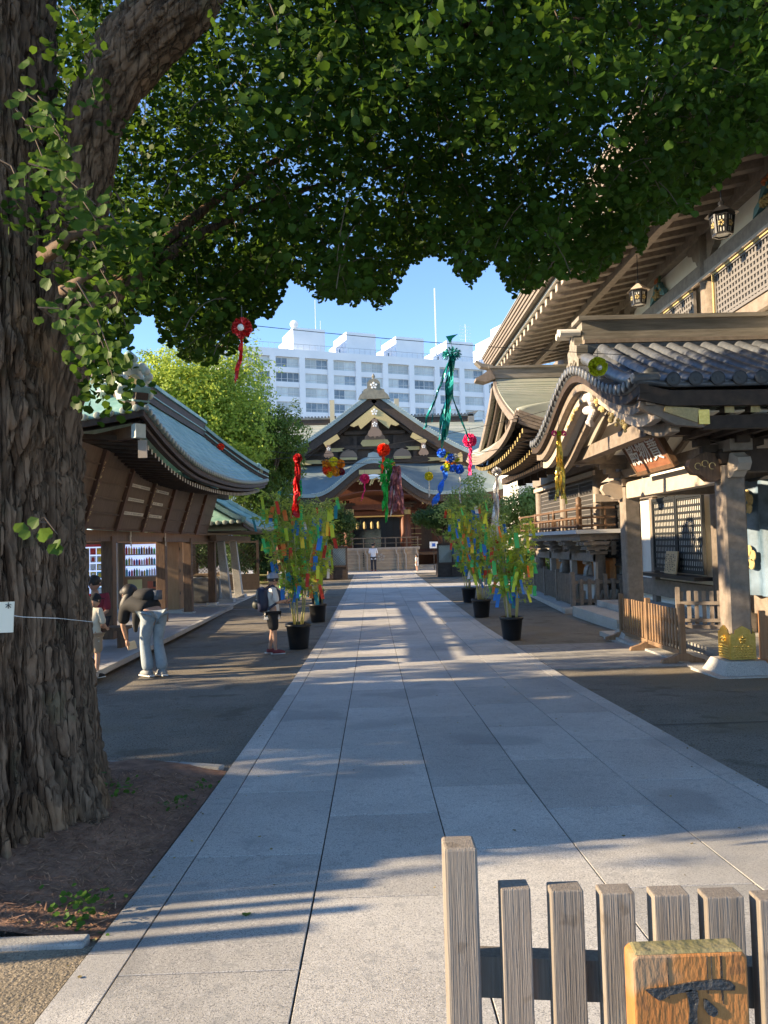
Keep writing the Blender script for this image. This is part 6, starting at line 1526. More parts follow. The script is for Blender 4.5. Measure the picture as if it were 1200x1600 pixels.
# ================================================================ LANTERNS
lp = mat('lantern_paper', (.70,.69,.64), .7)
def lantern(c, r, h, top, label):
    c = Vector(c); t = thing('hanging_lantern', label, 'lantern', tuple(c), 'hexagonal hanging lanterns of the hall')
    ang = [PI/6+k*PI/3 for k in range(6)]; lo = [c+Vector((math.cos(a)*r*.80, math.sin(a)*r*.80, -h/2)) for a in ang]; hi = [c+Vector((math.cos(a)*r, math.sin(a)*r, h/2)) for a in ang]
    f = MB()
    for k in range(6):
        k2 = (k+1) % 6; f.bar(lo[k], hi[k], .028, .028); f.bar(lo[k], lo[k2], .026, .03); f.bar(hi[k], hi[k2], .03, .035)
        for q in (.33, .67): f.bar(lo[k].lerp(hi[k], q), lo[k2].lerp(hi[k2], q), .010, .010)
        for q in (.22, .5, .78): f.bar(lo[k].lerp(lo[k2], q), hi[k].lerp(hi[k2], q), .010, .010)
    fr = f.build('frame', blackm, t)
    for k in range(6):
        k2 = (k+1) % 6; i_ = .94; q = [c+(p-c)*i_ for p in (lo[k], lo[k2], hi[k2], hi[k])]
        MB().add(q, [(0, 1, 2, 3)]).build('paper_panel', lp, t)
        m_ = (lo[k]+lo[k2]+hi[k]+hi[k2])/4; n_ = (m_-c); n_.z = 0; n_.normalize(); b = MB()
        for j in range(5):
            a = 2*PI*j/5; tt = Vector((-n_.y, n_.x, 0)); p = m_+n_*.004+tt*math.cos(a)*.03+Vector((0, 0, math.sin(a)*.03)); b.ball(p, .017, 4)
        b.build('crest', goldp, fr)
    MB().add([c+(p-c)*.95 for p in lo], [(5, 4, 3, 2, 1, 0)]).build('paper_base', lp, t)
    b = MB(); V6 = [c+Vector((math.cos(a)*r*1.45, math.sin(a)*r*1.45, h/2+.02)) for a in ang]; V7 = [c+Vector((math.cos(a)*r*.25, math.sin(a)*r*.25, h/2+.16)) for a in ang]
    b.add(V6+V7, [(k, (k+1) % 6, 6+(k+1) % 6, 6+k) for k in range(6)]+[(5, 4, 3, 2, 1, 0), (6, 7, 8, 9, 10, 11)]); b.build('roof', pale_w if top else blackm, t)
    MB().lathe([(.03,0),(.05,.04),(.02,.08)], (c.x, c.y, c.z+h/2+.16), 8).tube([(c.x, c.y, c.z+h/2+.22), (c.x, c.y, c.z+h/2+1.0)], .008, 6).build('hanger', blackm, t)
lantern((5.2, 14.4, 6.28), .155, .24, True, 'pale-roofed hanging lantern under the deep eaves above the porch ridge')
lantern((5.2, 10.9, 6.22), .165, .27, False, 'black hanging lantern nearest the viewer, high at the right under the leaves')
lantern((5.2, 16.4, 2.82), .17, .17, True, 'low hanging lantern in front of the hall wall beside the far porch column')
# ================================================================ BARRIERS
def barrier(p, q, h, n, label, m, posts=2, sw=.045, feet=True, z0=None, rails=(.30, .66), depth=.018, group='slatted wooden barriers near the porch'):
    p = Vector(p); q = Vector(q); d = (q-p).normalized(); nrm = Vector((-d.y, d.x, 0)); t = thing('slatted_barrier', label, 'barrier', tuple(p), group)
    L = (q-p).length
    for k in range(posts):
        c = p.lerp(q, k/(posts-1)); MB().bar(c+Vector((0, 0, .06)), c+Vector((0, 0, h)), .075, .075, d).build('post', m, t, bev=.005)
        if feet: MB().prism([(-.30,0),(-.28,.05),(-.14,.09),(-.07,.13),(.07,.13),(.14,.09),(.28,.05),(.30,0),(.12,0),(.06,.03),(-.06,.03),(-.12,0)], c-d*.045, nrm, (0, 0, 1), d*.09).build('foot', m, t)
    for f in rails: MB().bar(p+Vector((0, 0, h*f))-nrm*.02, q+Vector((0, 0, h*f))-nrm*.02, .03, .055).build('rail', m, t)
    MB().bar(p+Vector((0, 0, .13)), q+Vector((0, 0, .13)), .05, .06).build('bottom_rail', m, t)
    for i in range(n):
        s_ = (i+.5)/n; 
        if any(abs(s_-k/(posts-1)) < .03 for k in range(posts)): continue
        c = p.lerp(q, s_)+nrm*.012; MB().bar(c+Vector((0, 0, .17)), c+Vector((0, 0, h-.07+random.uniform(-.004, .004))), depth, sw, d).build('slat', m, t)
    return t
wood_n = mat('new_brown_wood', (.20,.12,.065), .6, (.30,.19,.11), 4, (6, 6, .6), bump=.2, var=.12)
barrier((4.18, 10.45, .01), (4.28, 13.3, -.03), .80, 23, 'long brown slatted barrier on feet along the front of the porch', wood_n, 3, .05)
barrier((5.15, 13.0, .07), (6.05, 12.7, .07), .80, 8, 'short grey slatted barrier standing between the porch columns', wood_g, 2, .065)
barrier((4.93, 9.75, .02), (5.9, 9.55, .02), .74, 9, 'new orange-brown barrier at the right edge beside the front porch column', mat('orange_wood', (.36,.17,.07), .55, (.46,.24,.11), 4, (6, 6, .6), var=.1), 2, .055)
# foreground fence
fw = mat('weathered_fence_wood', (.15,.125,.10), .85, (.31,.27,.225), 5, (34, 34, .9), (.25, .78), bump=.35, bscale=14, detail=14, var=.13, speck=[(6, (.38,.33,.26), .58, .35), (25, (.12,.09,.06), .64, .5)])
ff = thing('foreground_fence', 'weathered grey-brown slatted fence close to the viewer, cut by the bottom edge', 'fence', (.6, 1.1, .4))
def vslat(px0, px1, ytop, y, dpt, m, name, zb=.42, bev=.002):
    a = at(px0, ytop, y); b = at(px1, ytop, y); w = b.x-a.x; z1 = (a.z+b.z)/2; x = a.x
    return MB().box(x, x+w, y, y+dpt, zb, z1).build(name, m, ff, bev=bev)
vslat(694, 746, 1326, 1.10, .05, fw, 'post', bev=.004)
for i, (x0, x1, yt) in enumerate(((783,829,1389),(861,912,1392),(940,992,1396),(1022,1078,1399),(1104,1163,1402),(1187,1248,1406))):
    vslat(x0, x1, yt, 1.10-.008*i, .032, fw, 'slat')
a = at(740, 1506, 1.128); b = at(1300, 1520, 1.09); MB().bar((a.x, 1.15, a.z-.022), (b.x, 1.115, b.z-.03), .03, .058).build('rail', fw, ff)
MB().bar((a.x-.05, 1.16, .62), (b.x, 1.12, .62), .03, .058).build('rail', fw, ff)
# sign post with the character
sg_ = thing('carved_sign', 'thick orange-brown wooden sign with black carved character in front of the near fence', 'sign', (.4, .95, .4))
so = mat('orange_sign_wood', (.30,.105,.022), .75, (.46,.20,.055), 7, (3, 3, 1), (.3, .7), bump=.25, bscale=70, detail=10, speck=[(9, (.26,.20,.13), .60, .7), (30, (.18,.08,.03), .62, .6)], dist=1.0)
moss = mat('mossy_wood', (.13,.12,.045), .9, (.26,.22,.12), 22, bump=.5)
A = at(988, 1492, .93); B = at(1168, 1490, .93); Wd = B.x-A.x; zt = (A.z+B.z)/2; y0 = .93
out = [(0,-.55),(Wd,-.55),(Wd,-.006),(Wd-.006,0),(.006,0),(0,-.006)]
MB().prism(out, (A.x, y0, zt), (1, 0, 0), (0, 0, 1), (0, .034, 0)).build('board', so, sg_, bev=.003)
MB().hexa([(A.x+.004,y0+.002,zt),(A.x+Wd-.004,y0+.002,zt),(A.x+Wd-.006,y0+.031,zt),(A.x+.006,y0+.031,zt)], [(A.x+.007,y0+.006,zt+.0025),(A.x+Wd-.007,y0+.006,zt+.0025),(A.x+Wd-.009,y0+.028,zt+.0025),(A.x+.009,y0+.028,zt+.0025)]).build('mossy_top', moss, sg_)
wth = mat('grey_weathering', (.30,.24,.15), .85, (.42,.34,.2), 40, bump=.4)
def blob(px, py): p = at(px, py, y0); return (p.x-A.x, p.z-zt)
ink2 = mat('black_carved_ink', (.018,.018,.018), .45, (.05,.05,.05), 60, bump=.8, bscale=120)
def stroke(pp, name='character_stroke'):
    MB().prism([blob(*p) for p in pp], (A.x, y0-.0022, zt), (1, 0, 0), (0, 0, 1), (0, .0035, 0)).build(name, ink2, sg_)
stroke([(1008,1546),(1016,1544),(1040,1542),(1062,1537),(1085,1533),(1110,1530),(1125,1529),(1140,1532),(1148,1540),(1147,1546),(1130,1546),(1105,1545),(1088,1546),(1062,1550),(1045,1554),(1036,1560),(1029,1562),(1020,1556)])
stroke([(1070,1547),(1078,1545),(1089,1548),(1091,1560),(1088,1580),(1089,1600),(1092,1640),(1080,1652),(1074,1640),(1075,1600),(1077,1575),(1074,1558)])
stroke([(1099,1560),(1104,1561),(1112,1568),(1120,1576),(1121,1583),(1114,1588),(1106,1584),(1099,1574)])
for k in range(5):
    x = random.uniform(.01, Wd-.01); MB().box(A.x+x, A.x+x+.0008, y0-.0006, y0, zt-.03-random.uniform(0, .03), zt-.003).build('crack', ink2, sg_)
# ================================================================ BUSHES beside the path
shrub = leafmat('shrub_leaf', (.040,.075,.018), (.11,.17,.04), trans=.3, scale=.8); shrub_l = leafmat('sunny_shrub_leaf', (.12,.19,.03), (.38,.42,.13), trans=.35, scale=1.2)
def bush(x, y, z, r, n, label, m=shrub, lob=14, seed=3, size=(.07, .13), cat_='shrub'):
    return tree('shrub', label, (x, y, gz(y)), 3, z, r, n, size, m, lob, seed, .09, cat_)
bush(-2.3, 39.5, 2.75, (1.9,1.5,1.2), 15000, 'clipped dark tree left of the main hall doorway', seed=3)
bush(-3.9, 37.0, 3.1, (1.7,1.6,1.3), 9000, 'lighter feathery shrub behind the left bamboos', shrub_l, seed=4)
bush(3.55, 38.5, 2.8, (1.75,1.3,1.1), 15000, 'clipped dark tree right of the main hall doorway', seed=5)
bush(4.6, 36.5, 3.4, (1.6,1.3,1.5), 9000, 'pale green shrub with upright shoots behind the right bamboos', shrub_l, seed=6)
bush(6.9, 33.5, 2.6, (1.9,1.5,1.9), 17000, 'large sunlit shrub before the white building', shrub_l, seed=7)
bush(6.3, 29.0, 1.0, (1.2,1.6,1.2), 9000, 'dark low shrub beyond the picket fence of the wing', evergr, seed=8)
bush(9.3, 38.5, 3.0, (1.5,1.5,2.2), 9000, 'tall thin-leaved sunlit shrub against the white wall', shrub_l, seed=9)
bush(-5.2, 34.0, 1.5, (1.7,1.3,1.6), 12000, 'dark shrub behind the bamboo rail on the left', evergr, seed=10)
bush(-3.3, 42.0, 1.2, (1.5,1.3,1.2), 7000, 'dark shrub by the left steps of the main hall', evergr, seed=11)
for i, (x, lab) in enumerate(((3.25, 'dark lattice-sided planter under the right clipped tree'), (-2.75, 'dark lattice-sided planter under the left clipped tree'))):
    t = thing('lattice_planter', lab, 'planter', (x+.7, 39.0, 0)); W_ = 1.45
    MB().box(x, x+W_, 38.3, 39.8, 0, .62).build('base', wood_d, t)
    for xx in (x, x+W_/2, x+W_): MB().box(xx-.04, xx+.04, 38.24, 38.3, 0, 1.65).build('post', wood_d, t)
    MB().box(x, x+W_, 38.25, 38.3, 1.55, 1.65).box(x, x+W_, 38.25, 38.3, .62, .70).build('rail', wood_d, t)
    b = MB()
    for k in range(12):
        for s_ in (1, -1):
            x0 = x+.06+k*.12; x1 = min(max(x0+s_*.8, x), x+W_); f = abs(x1-x0)/.8
            b.bar((x0, 38.27+.01*s_, .7), (x1, 38.27+.01*s_, .7+.85*f), .01, .03, (0, 1, 0))
    b.build('lattice', wood_d, t)['kind'] = 'stuff'; MB().box(x+.02, x+W_-.02, 38.34, 38.36, .7, 1.55).build('backing', patina_l, t)
bf_ = thing('bamboo_rail_fence', 'low bamboo rail fence before the dark shrubs on the left', 'fence', (-4, 32, 0))
for z in (.25, .55): MB().tube([(-7, 32, z), (-2.6, 32, z)], .035, 8).build('rail', culmm, bf_, True)
for k in range(6): MB().tube([(-7+k*.88, 32.03, -.05), (-7+k*.88, 32.03, .7)], .03, 8).build('post', wood_o, bf_, True)
tk2 = thing('tree_stake', 'pale wooden stake rising inside the nearest right bamboo', 'stake', (2.4, 13.9, .3)); MB().tube([(2.42, 13.9, .3), (2.35, 13.9, 1.6)], .022, 7).build('stake', pale_w, tk2)
# loose fallen leaves and crumbs on the paving
n = 420; X = RNG.uniform(-1.05, 2.3, n); Y = RNG.uniform(1.5, 20, n)**1.0; edge = RNG.random(n) < .5; X[edge] = np.where(RNG.random(edge.sum()) < .5, -1.07, 2.36)+RNG.normal(0, .05, edge.sum())
P = np.array([(x, y, gz(y)+.007) for x, y in zip(X, Y)]); o = leaf_cloud('fallen_leaf_crumbs', P, rand_unit(n)*.3+np.array([0, 0, 1]), rand_unit(n)*np.array([1, 1, .1]), RNG.uniform(.005, .018, n), mat('dry_leaf', (.16,.12,.04), .8, (.34,.26,.09), 8, island=.5)); o['kind'] = 'stuff'
for i, (px, py) in enumerate(((384,1429),(697,1150),(650,1170))):
    pass
fl = at(384, 1429, 3.12); b = MB().add([(fl.x+a_*.03, 3.12+b_*.03, gz(3.12)+.008+.01*a_*a_) for a_, b_ in fan], [(0,2,1),(0,3,2),(0,4,3),(0,5,4),(0,6,5),(0,7,6),(0,8,7)]); tag(b.build('fallen_leaf', gleaf2), 'single green leaf fallen on the paving in the striped shade', 'leaf')
# ================================================================ PEOPLE
skinm = mat('skin', (.42,.24,.16), .55, (.48,.28,.19), 8); hairm = mat('black_hair', (.012,.010,.009), .5, (.03,.024,.02), 60, bump=.3)
def skin(name, nodes, edges, m, parent, base, yaw, sub=2, root=0):
    """one continuous surface grown along connected joints (position, radius)"""
    me = bpy.data.meshes.new(name); c, s = math.cos(yaw), math.sin(yaw)
    vs = [(p[0]*c-p[1]*s, p[0]*s+p[1]*c, p[2]) for p, r in nodes]
    me.from_pydata(vs, edges, []); me.update()
    o = bpy.data.objects.new(name, me); COL.objects.link(o); me.materials.append(m)
    bpy.context.view_layer.objects.active = o
    md = o.modifiers.new('skin', 'SKIN'); md.use_smooth_shade = True
    if not me.skin_vertices:
        import bmesh
        bm = bmesh.new(); bm.from_mesh(me); bm.verts.layers.skin.verify(); bm.to_mesh(me); bm.free()
    for i, (p, r) in enumerate(nodes):
        rr = r if isinstance(r, (tuple, list)) else (r, r); me.skin_vertices[0].data[i].radius = rr; me.skin_vertices[0].data[i].use_root = (i == root)
    sb = o.modifiers.new('sub', 'SUBSURF'); sb.levels = sub; sb.render_levels = sub
    dg = bpy.context.evaluated_depsgraph_get(); m2 = bpy.data.meshes.new_from_object(o.evaluated_get(dg)); bpy.data.objects.remove(o)
    o = bpy.data.objects.new(name, m2); COL.objects.link(o); o.parent = parent
    if not m2.materials: m2.materials.append(m)
    return o
def face_up(J): return abs(J['chest'][1]-J['pelvis'][1]) < .1
def person(name, label, base, yaw, H, J, shirt, legs, shoes, hair='short', sleeve=.5, leglen='short', bulk=1.0, extra=None, hem=0.0, hairpts=None, cat_='person'):
    """J: joint positions in units of body height; x right, y forward, z up"""
    t = thing(name, label, cat_, base); P = {k: Vector(v)*H for k, v in J.items()}; q = lambda k: tuple(P[k]); k_ = H
    def lim(a, b, f): return tuple(P[a].lerp(P[b], f))
    N = [(q('pelvis'), (.082*k_, .060*k_)), (lim('pelvis', 'chest', .5), (.070*k_, .052*k_)), (q('chest'), (.088*k_, .060*k_)), (q('neck'), .034*k_), (lim('neck', 'head', .35), .030*k_),
         (q('hipL'), .050*k_), (q('kneeL'), .033*k_), (q('ankL'), .021*k_), (q('hipR'), .050*k_), (q('kneeR'), .033*k_), (q('ankR'), .021*k_),
         (q('shL'), .034*k_), (q('elL'), .023*k_), (q('wrL'), .016*k_), (q('shR'), .034*k_), (q('elR'), .023*k_), (q('wrR'), .016*k_), (q('toeL'), .018*k_), (q('toeR'), .018*k_), (lim('kneeL', 'ankL', .35), .032*k_), (lim('kneeR', 'ankR', .35), .032*k_)]
    E = [(0,1),(1,2),(2,3),(3,4),(0,5),(5,6),(6,19),(19,7),(7,17),(0,8),(8,9),(9,20),(20,10),(10,18),(2,11),(11,12),(12,13),(2,14),(14,15),(15,16)]
    body = skin('body', N, E, skinm, t, base, yaw)
    c, s = math.cos(yaw), math.sin(yaw); rot = lambda v: Vector((v[0]*c-v[1]*s, v[0]*s+v[1]*c, v[2]))
    hd = P['head']; fwd = Vector(J.get('face', (0, 1, 0))).normalized(); upv_ = (P['head']-P['neck']).normalized()
    def L(m): m.v = [tuple(rot(v)+Vector(base)) for v in m.v]; return m
    h = MB(); r = .062*k_; h.ball(hd, r, 12, 1.22); h.ball(hd+fwd*r*.25-upv_*r*.55, r*.72, 8)
    h.ball(hd+fwd*r*1.02-upv_*r*.1, r*.17, 6); sd = fwd.cross(upv_).normalized()
    for s_ in (-1, 1): h.ball(hd+sd*r*.97*s_-upv_*r*.05, r*.22, 6)
    ho = L(h).build('head', skinm, t, True)
    f = MB(); 
    for s_ in (-1, 1): f.ball(hd+fwd*r*.93+sd*r*.36*s_+upv_*r*.08, r*.11, 5)
    L(f).build('eyes', inkm, ho); L(MB().ball(hd+fwd*r*.93-upv_*r*.52, r*.16, 5, .4)).build('mouth', mat('lips', (.4,.12,.1), .5) if 'lips' not in bpy.data.materials else bpy.data.materials['lips'], ho)
    hr = MB()
    def cap(u, v):
        a = u*2*PI; th = v*PI*.60; rr = r*1.12*(1+.04*noise.noise((a*2, th*3, 1)))
        d = upv_*math.cos(th)*1.16+(-fwd*math.cos(a)+sd*math.sin(a))*math.sin(th); k = 1 if math.cos(a) > -.2 else .93
        return tuple(hd+d*rr*k+upv_*r*(.10 if math.cos(a) < -.3 else 0))
    hr.grid(cap, 20, 8); L(hr).build('hair', hairm, t, True)
    if hairpts: skin('hair', [(tuple(Vector(p)*H), rr*H) for p, rr in hairpts], [(i, i+1) for i in range(len(hairpts)-1)], hairm, t, base, yaw)
    # hands: palm and five fingers
    for s_, w, e in (('L', 'wrL', 'elL'), ('R', 'wrR', 'elR')):
        d = (P[w]-P[e]).normalized(); sx = d.orthogonal().normalized(); a = P[w]+d*.02*k_
        m = MB(); m.tube([P[w], a, a+d*.030*k_], [.014*k_, .017*k_, .015*k_], 8)
        for k in range(4):
            o_ = a+d*.028*k_+sx*(k-1.5)*.0085*k_; m.tube([o_, o_+d*.020*k_, o_+d*(.034+.004*(k in (1, 2)))*k_+fwd*.006*k_], [.0045*k_, .0042*k_, .003*k_], 5)
        o_ = a+sx*.015*k_; m.tube([o_, o_+(d+sx).normalized()*.022*k_, o_+(d*1.4+sx).normalized()*.036*k_], [.005*k_, .005*k_, .0035*k_], 5)
        L(m).build('hand', skinm, t, True)
    # shirt
    kb = k_*bulk
    N = [(q('pelvis') if bulk == 1 else lim('pelvis','chest',.12), (.100*kb, .076*kb)), (lim('pelvis', 'chest', .5), (.094*kb, .072*kb)), (q('chest'), (.104*kb, .074*kb)), (lim('chest', 'neck', .7), .055*kb),
         (q('shL'), .050*kb), (lim('shL', 'elL', min(1, sleeve*2)), .042*kb), (q('shR'), .050*kb), (lim('shR', 'elR', min(1, sleeve*2)), .042*kb)]
    E = [(0,1),(1,2),(2,3),(2,4),(4,5),(2,6),(6,7)]
    if sleeve > .6: N += [(lim('elL','wrL',.85), .026*k_), (lim('elR','wrR',.85), .026*k_)]; E += [(5,8),(7,9)]
    if hem == 0 and face_up(J): hem = .035
    if hem > 0: N.append((tuple(P['pelvis']-Vector((0, 0, hem))*k_), (.108*k_, .084*k_) if hem < .1 else (.12*k_, .09*k_))); E.append((0, len(N)-1))
    skin('shirt', N, E, shirt, t, base, yaw)
    if legs is not None:
        fr, w1 = (.98, .062) if leglen == 'short' else (1.0, .045)
        N = [(tuple(P['pelvis']+(P['chest']-P['pelvis'])*.12), (.098*k_, .074*k_)), (q('hipL'), .070*k_), (lim('hipL', 'kneeL', fr), w1*k_), (q('hipR'), .070*k_), (lim('hipR', 'kneeR', fr), w1*k_)]
        E = [(0,1),(1,2),(0,3),(3,4)]
        if leglen == 'long': N += [(lim('kneeL','ankL',.97 if bulk == 1 else 1.06), (.045 if bulk == 1 else .056)*k_), (lim('kneeR','ankR',.97 if bulk == 1 else 1.06), (.045 if bulk == 1 else .056)*k_)]; E += [(2,5),(4,6)]
        skin('trousers' if leglen == 'long' else 'shorts', N, E, legs, t, base, yaw)
    for a, b in (('ankL', 'toeL'), ('ankR', 'toeR')):
        A_, B_ = P[a], P[b]; d = (B_-A_); d.z = 0; d.normalize()
        z = B_.z; m = MB(); hz = .022*k_
        m.tube([A_-d*.035*k_+Vector((0, 0, z-A_.z+hz*.2)), A_+d*.03*k_+Vector((0, 0, z-A_.z+hz*.3)), B_+d*.01*k_, B_+d*.04*k_-Vector((0, 0, .003))], [.030*k_, .032*k_, .026*k_, .014*k_], 10)
        so_ = L(m).build('shoe', shoes, t, True)
        m = MB(); m.bar(A_-d*.058*k_+Vector((0, 0, z-A_.z-.013*k_)), B_+d*.042*k_-Vector((0, 0, .016*k_)), .050*k_, .012*k_); L(m).build('sole', W_tee, so_)
    return t, P, L, rot
W_tee = mat('white_cotton', (.66,.65,.62), .85); navy = mat('navy_fabric', (.018,.022,.035), .8); blackf = mat('black_fabric', (.012,.012,.013), .85); denim = mat('pale_denim', (.24,.29,.32), .85, (.33,.38,.41), 9, bump=.3, bscale=60)
maroon = mat('maroon_cotton', (.22,.025,.045), .85); khaki = mat('khaki_cotton', (.30,.23,.16), .85); redshoe = mat('maroon_shoe', (.20,.03,.035), .6); greysh = mat('grey_shoe', (.25,.26,.27), .7); creamv = mat('cream_vest', (.58,.53,.42), .85)
stand = dict(pelvis=(0,0,.52), chest=(0,0,.72), neck=(0,0,.83), head=(0,.015,.925), hipL=(-.055,0,.49), kneeL=(-.06,.012,.275), ankL=(-.06,-.01,.045), toeL=(-.07,.06,.018), hipR=(.055,0,.49), kneeR=(.06,.012,.275), ankR=(.06,-.01,.045), toeR=(.07,.06,.018),
             shL=(-.11,0,.795), elL=(-.135,-.01,.62), wrL=(-.13,.03,.49), shR=(.11,0,.795), elR=(.135,-.01,.62), wrR=(.13,.03,.49))
# boy with cap and backpack, looking at the bamboo
J = dict(stand); J.update(elL=(-.13,.05,.64), wrL=(-.05,.17,.63), elR=(.13,.04,.64), wrR=(.06,.17,.66), head=(0,.02,.925), face=(-.1,1,-.15), ankL=(-.065,-.03,.045), toeL=(-.07,.05,.018), ankR=(.06,.02,.045), toeR=(.075,.10,.018))
bx_, by_ = -1.70, 12.88; H = 1.32; base = (bx_, by_, gz(by_)); yaw = math.radians(-72)
t, P, L, rot = person('person', 'boy in grey and white cap, white T-shirt and black shorts with navy backpack', base, yaw, H, J, W_tee, blackf, redshoe)
capm = mat('grey_cap', (.30,.31,.35), .8); hd = P['head']
def dome(u, v):
    a = u*2*PI; th = v*PI*.47; r = .072*H; return tuple(hd+Vector((math.sin(a)*math.sin(th)*r, math.cos(a)*math.sin(th)*r*1.08, .012*H+math.cos(th)*r*1.12)))
cp = L(MB().grid(dome, 20, 8)).build('cap', capm, t, True)
L(MB().prism([(-.055,0),(.055,0),(.05,.05),(.025,.075),(-.025,.075),(-.05,.05)], hd+Vector((0, .065*H, .018*H)), (1, 0, 0), (0, 1, -.15), (0, 0, .006))).build('cap_brim', W_tee, cp)
L(MB().grid(lambda u, v: tuple(hd+Vector((math.sin(u*1.6+2.35)*.077*H, math.cos(u*1.6+2.35)*.077*H, .02*H+v*.045*H))), 8, 1)).build('cap_panel', W_tee, cp)
def pack(t, P, L, H, m, back=(0, -1, 0), sc=1.0, strap=True, cz=.68):
    c = Vector((0, P['chest'].y-.115*H, cz*H)); b = MB()
    def f(u, v):
        a = u*2*PI; z = v*2-1; r = (1-abs(z)**3.2)**.4; return (c.x+math.copysign(abs(math.cos(a))**.6, math.cos(a))*.105*H*r*sc, c.y+math.copysign(abs(math.sin(a))**.7, math.sin(a))*.075*H*r*sc-.01, c.z+z*.165*H*sc)
    b.grid(f, 24, 14); o = L(b).build('backpack', m, t, True)
    b = MB(); b.ball(c+Vector((0, -.075*H, -.06*H)), .06*H, 8); L(b).build('front_pocket', mat('pocket_nylon', (.05,.055,.045), .6) if 'pocket_nylon' not in bpy.data.materials else bpy.data.materials['pocket_nylon'], o, True)
    L(MB().box(c.x-.012, c.x+.03, c.y-.086*H, c.y-.08*H, c.z-.02*H, c.z+.01*H)).build('reflective_patch', fs_, o)
    if strap:
        for s_ in (-1, 1): L(MB().beam([c+Vector((s_*.05*H, .04*H, .13*H)), Vector((s_*.065*H, 0, .855*H)), Vector((s_*.075*H, .082*H, .78*H)), Vector((s_*.085*H, .085*H, .66*H)), c+Vector((s_*.09*H, .04*H, -.12*H))], .030*H, .008*H, (1, 0, 0))).build('strap', m, o)
    return o
pack(t, P, L, H, mat('navy_nylon', (.015,.02,.05), .5))
L(MB().box(-.02, .04, .19*H, .195*H, .66*H, .70*H)).build('held_paper', pk['lime'], t)
# woman bending forward
J = dict(pelvis=(0,-.02,.545), chest=(-.03,.17,.625), neck=(-.05,.27,.655), head=(-.08,.335,.70), face=(-.3,.9,-.5), hipL=(-.055,-.02,.51), kneeL=(-.065,.045,.28), ankL=(-.06,-.01,.05), toeL=(-.07,.06,.018), hipR=(.05,-.03,.51), kneeR=(.045,.02,.28), ankR=(.045,-.07,.05), toeR=(.05,.0,.018),
         shL=(-.14,.27,.59), elL=(-.16,.28,.42), wrL=(-.13,.27,.29), shR=(.08,.25,.60), elR=(.12,.27,.45), wrR=(.06,.31,.33))
bx_, by_ = -3.06, 10.75; H = 1.60; base = (bx_, by_, gz(by_)+.01); yaw = math.radians(40)
t, P, L, rot = person('person', 'long-haired woman in black top and pale jeans bending forward, black bag on back', base, yaw, H, J, blackf, denim, greysh, leglen='long', sleeve=.48, bulk=1.22,
    hairpts=[((-.07,.30,.74), .045), ((-.09,.29,.68), .055), ((-.13,.31,.60), .05), ((-.14,.33,.52), .03)])
b = MB(); c = Vector((-.01, .13, .68))*H
def f(u, v):
    a = u*2*PI; z = v*2-1; r = (1-abs(z)**3)**.45; return (c.x+math.cos(a)*.10*H*r, c.y+z*.13*H, c.z+math.sin(a)*.065*H*r)
L(MB().ball(P['head']+Vector((.0, -.018, .012))*H, .072*H, 10)).build('hair', hairm, t, True)
bk = L(b.grid(f, 22, 12)).build('backpack', blackf, t, True)
L(MB().box(c.x+.02*H, c.x+.09*H, c.y-.135*H, c.y-.06*H, c.z-.035*H, c.z+.045*H)).build('side_pocket', mat('grey_nylon', (.10,.11,.13), .5), bk, True)
skin('hanging_shirt_hem', [(tuple(Vector((-.07,.16,.56))*H), .06*H), (tuple(Vector((-.09,.17,.44))*H), .03*H), (tuple(Vector((-.09,.17,.36))*H), .015*H)], [(0, 1), (1, 2)], blackf, t, base, yaw)
L(MB().hexa([tuple(Vector(p)*H) for p in ((-.12,.26,.20),(-.03,.28,.21),(-.03,.29,.215),(-.12,.27,.205))], [tuple(Vector(p)*H) for p in ((-.14,.26,.265),(-.05,.28,.275),(-.05,.29,.28),(-.14,.27,.27))])).build('held_paper', creamv, t)
# boy in black cap by the trunk
J = dict(stand); J.update(elL=(-.13,.05,.64), wrL=(-.06,.14,.60), elR=(.14,.03,.63), wrR=(.08,.14,.58), head=(0,.04,.915), face=(.1,1,-.5))
bx_, by_ = -3.78, 10.42; H = 1.12; base = (bx_, by_, gz(by_)+.045); yaw = math.radians(-25)
t, P, L, rot = person('person', 'boy in black and red cap, cream top and khaki shorts half behind the trunk', base, yaw, H, J, creamv, khaki, blackf)
hd = P['head']; cp = L(MB().grid(dome, 20, 8)).build('cap', blackf, t, True); L(MB().ball(hd+Vector((-.03*H, -.055*H, .05*H)), .03*H, 6)).build('red_badge', mat('cap_red', (.4,.02,.03), .7), cp)
L(MB().prism([(-.055,0),(.055,0),(.05,.05),(.025,.075),(-.025,.075),(-.05,.05)], hd+Vector((0, .065*H, .018*H)), (1, 0, 0), (0, 1, -.15), (0, 0, .006))).build('cap_brim', blackf, cp)
b = MB(); b.ball(Vector((-.06, -.10, .50))*H, .09*H, 10, 1.1); bg_ = L(b).build('shoulder_bag', mat('bag_black', (.015,.015,.018), .5), t, True)
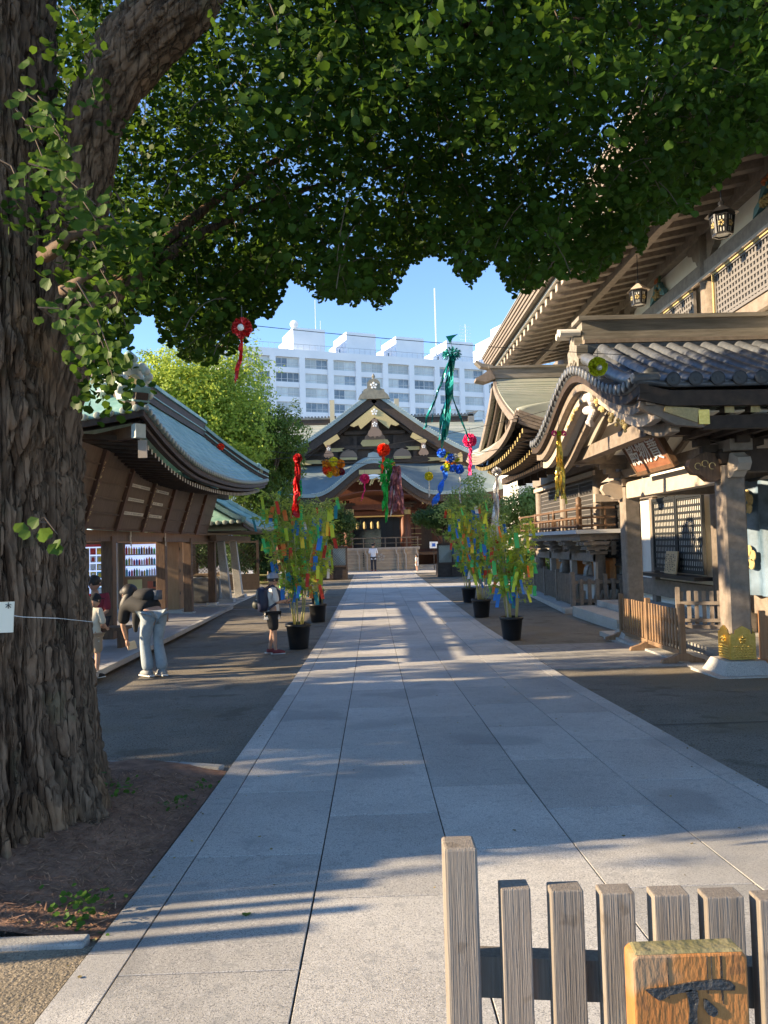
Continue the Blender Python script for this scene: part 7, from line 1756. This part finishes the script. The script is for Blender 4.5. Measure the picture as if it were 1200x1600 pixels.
L(MB().beam([Vector((-.08,-.08,.56))*H, Vector((-.02,-.075,.70))*H, Vector((.06,-.02,.84))*H, Vector((.05,.08,.74))*H, Vector((-.04,.09,.56))*H], .022*H, .006*H, (0, 1, 0))).build('strap', blackf, bg_)
# girl in maroon sitting on a bench
bch = thing('wooden_bench', 'low wooden bench under the pavilion behind the boy in the black cap', 'bench', (-5.0, 13.2, 0))
MB().box(-5.6, -4.2, 13.02, 13.45, .40, .45).build('seat', wood_b, bch); 
for x in (-5.5, -4.3): MB().box(x-.04, x+.04, 13.08, 13.42, .03, .40).build('leg', wood_b, bch)
J = dict(pelvis=(0,0,.30), chest=(0,.03,.50), neck=(0,.04,.62), head=(0,.06,.72), face=(.2,1,-.2), hipL=(-.06,.03,.30), kneeL=(-.08,.27,.30), ankL=(-.08,.27,.05), toeL=(-.09,.35,.02), hipR=(.06,.03,.30), kneeR=(.07,.27,.31), ankR=(.08,.25,.05), toeR=(.09,.33,.02),
         shL=(-.11,.03,.575), elL=(-.13,.06,.42), wrL=(-.06,.17,.37), shR=(.11,.03,.575), elR=(.13,.06,.42), wrR=(.05,.18,.38))
person('person', 'dark-haired girl in maroon T-shirt sitting on the bench behind the black-capped boy', (-4.70, 13.15, .05), PI, 1.62, J, maroon, navy, blackf)
# man in white shirt before the hall, seen from behind
J = dict(stand); J.update(elL=(-.14,.02,.64), wrL=(-.07,.10,.58), elR=(.14,.02,.64), wrR=(.07,.10,.58), face=(0,1,-.3), head=(0,.03,.92))
person('person', 'man in white shirt and dark trousers praying before the offertory enclosure', (.04, 46.8, gz(46.8)), 0, 1.70, J, mat('white_shirt', (.62,.66,.74), .8), navy, redshoe, leglen='long', sleeve=.5)
J = dict(stand); J.update(elR=(.16,.02,.66), wrR=(.17,.05,.56))
person('person', 'small dark-haired girl in a white dress near the offertory enclosure', (2.58, 45.2, gz(45)), math.radians(60), 1.0, J, W_tee, None, greysh, hem=.22, hairpts=[((0,-.03,.95), .05), ((0,-.055,.88), .05), ((0,-.06,.80), .035)])
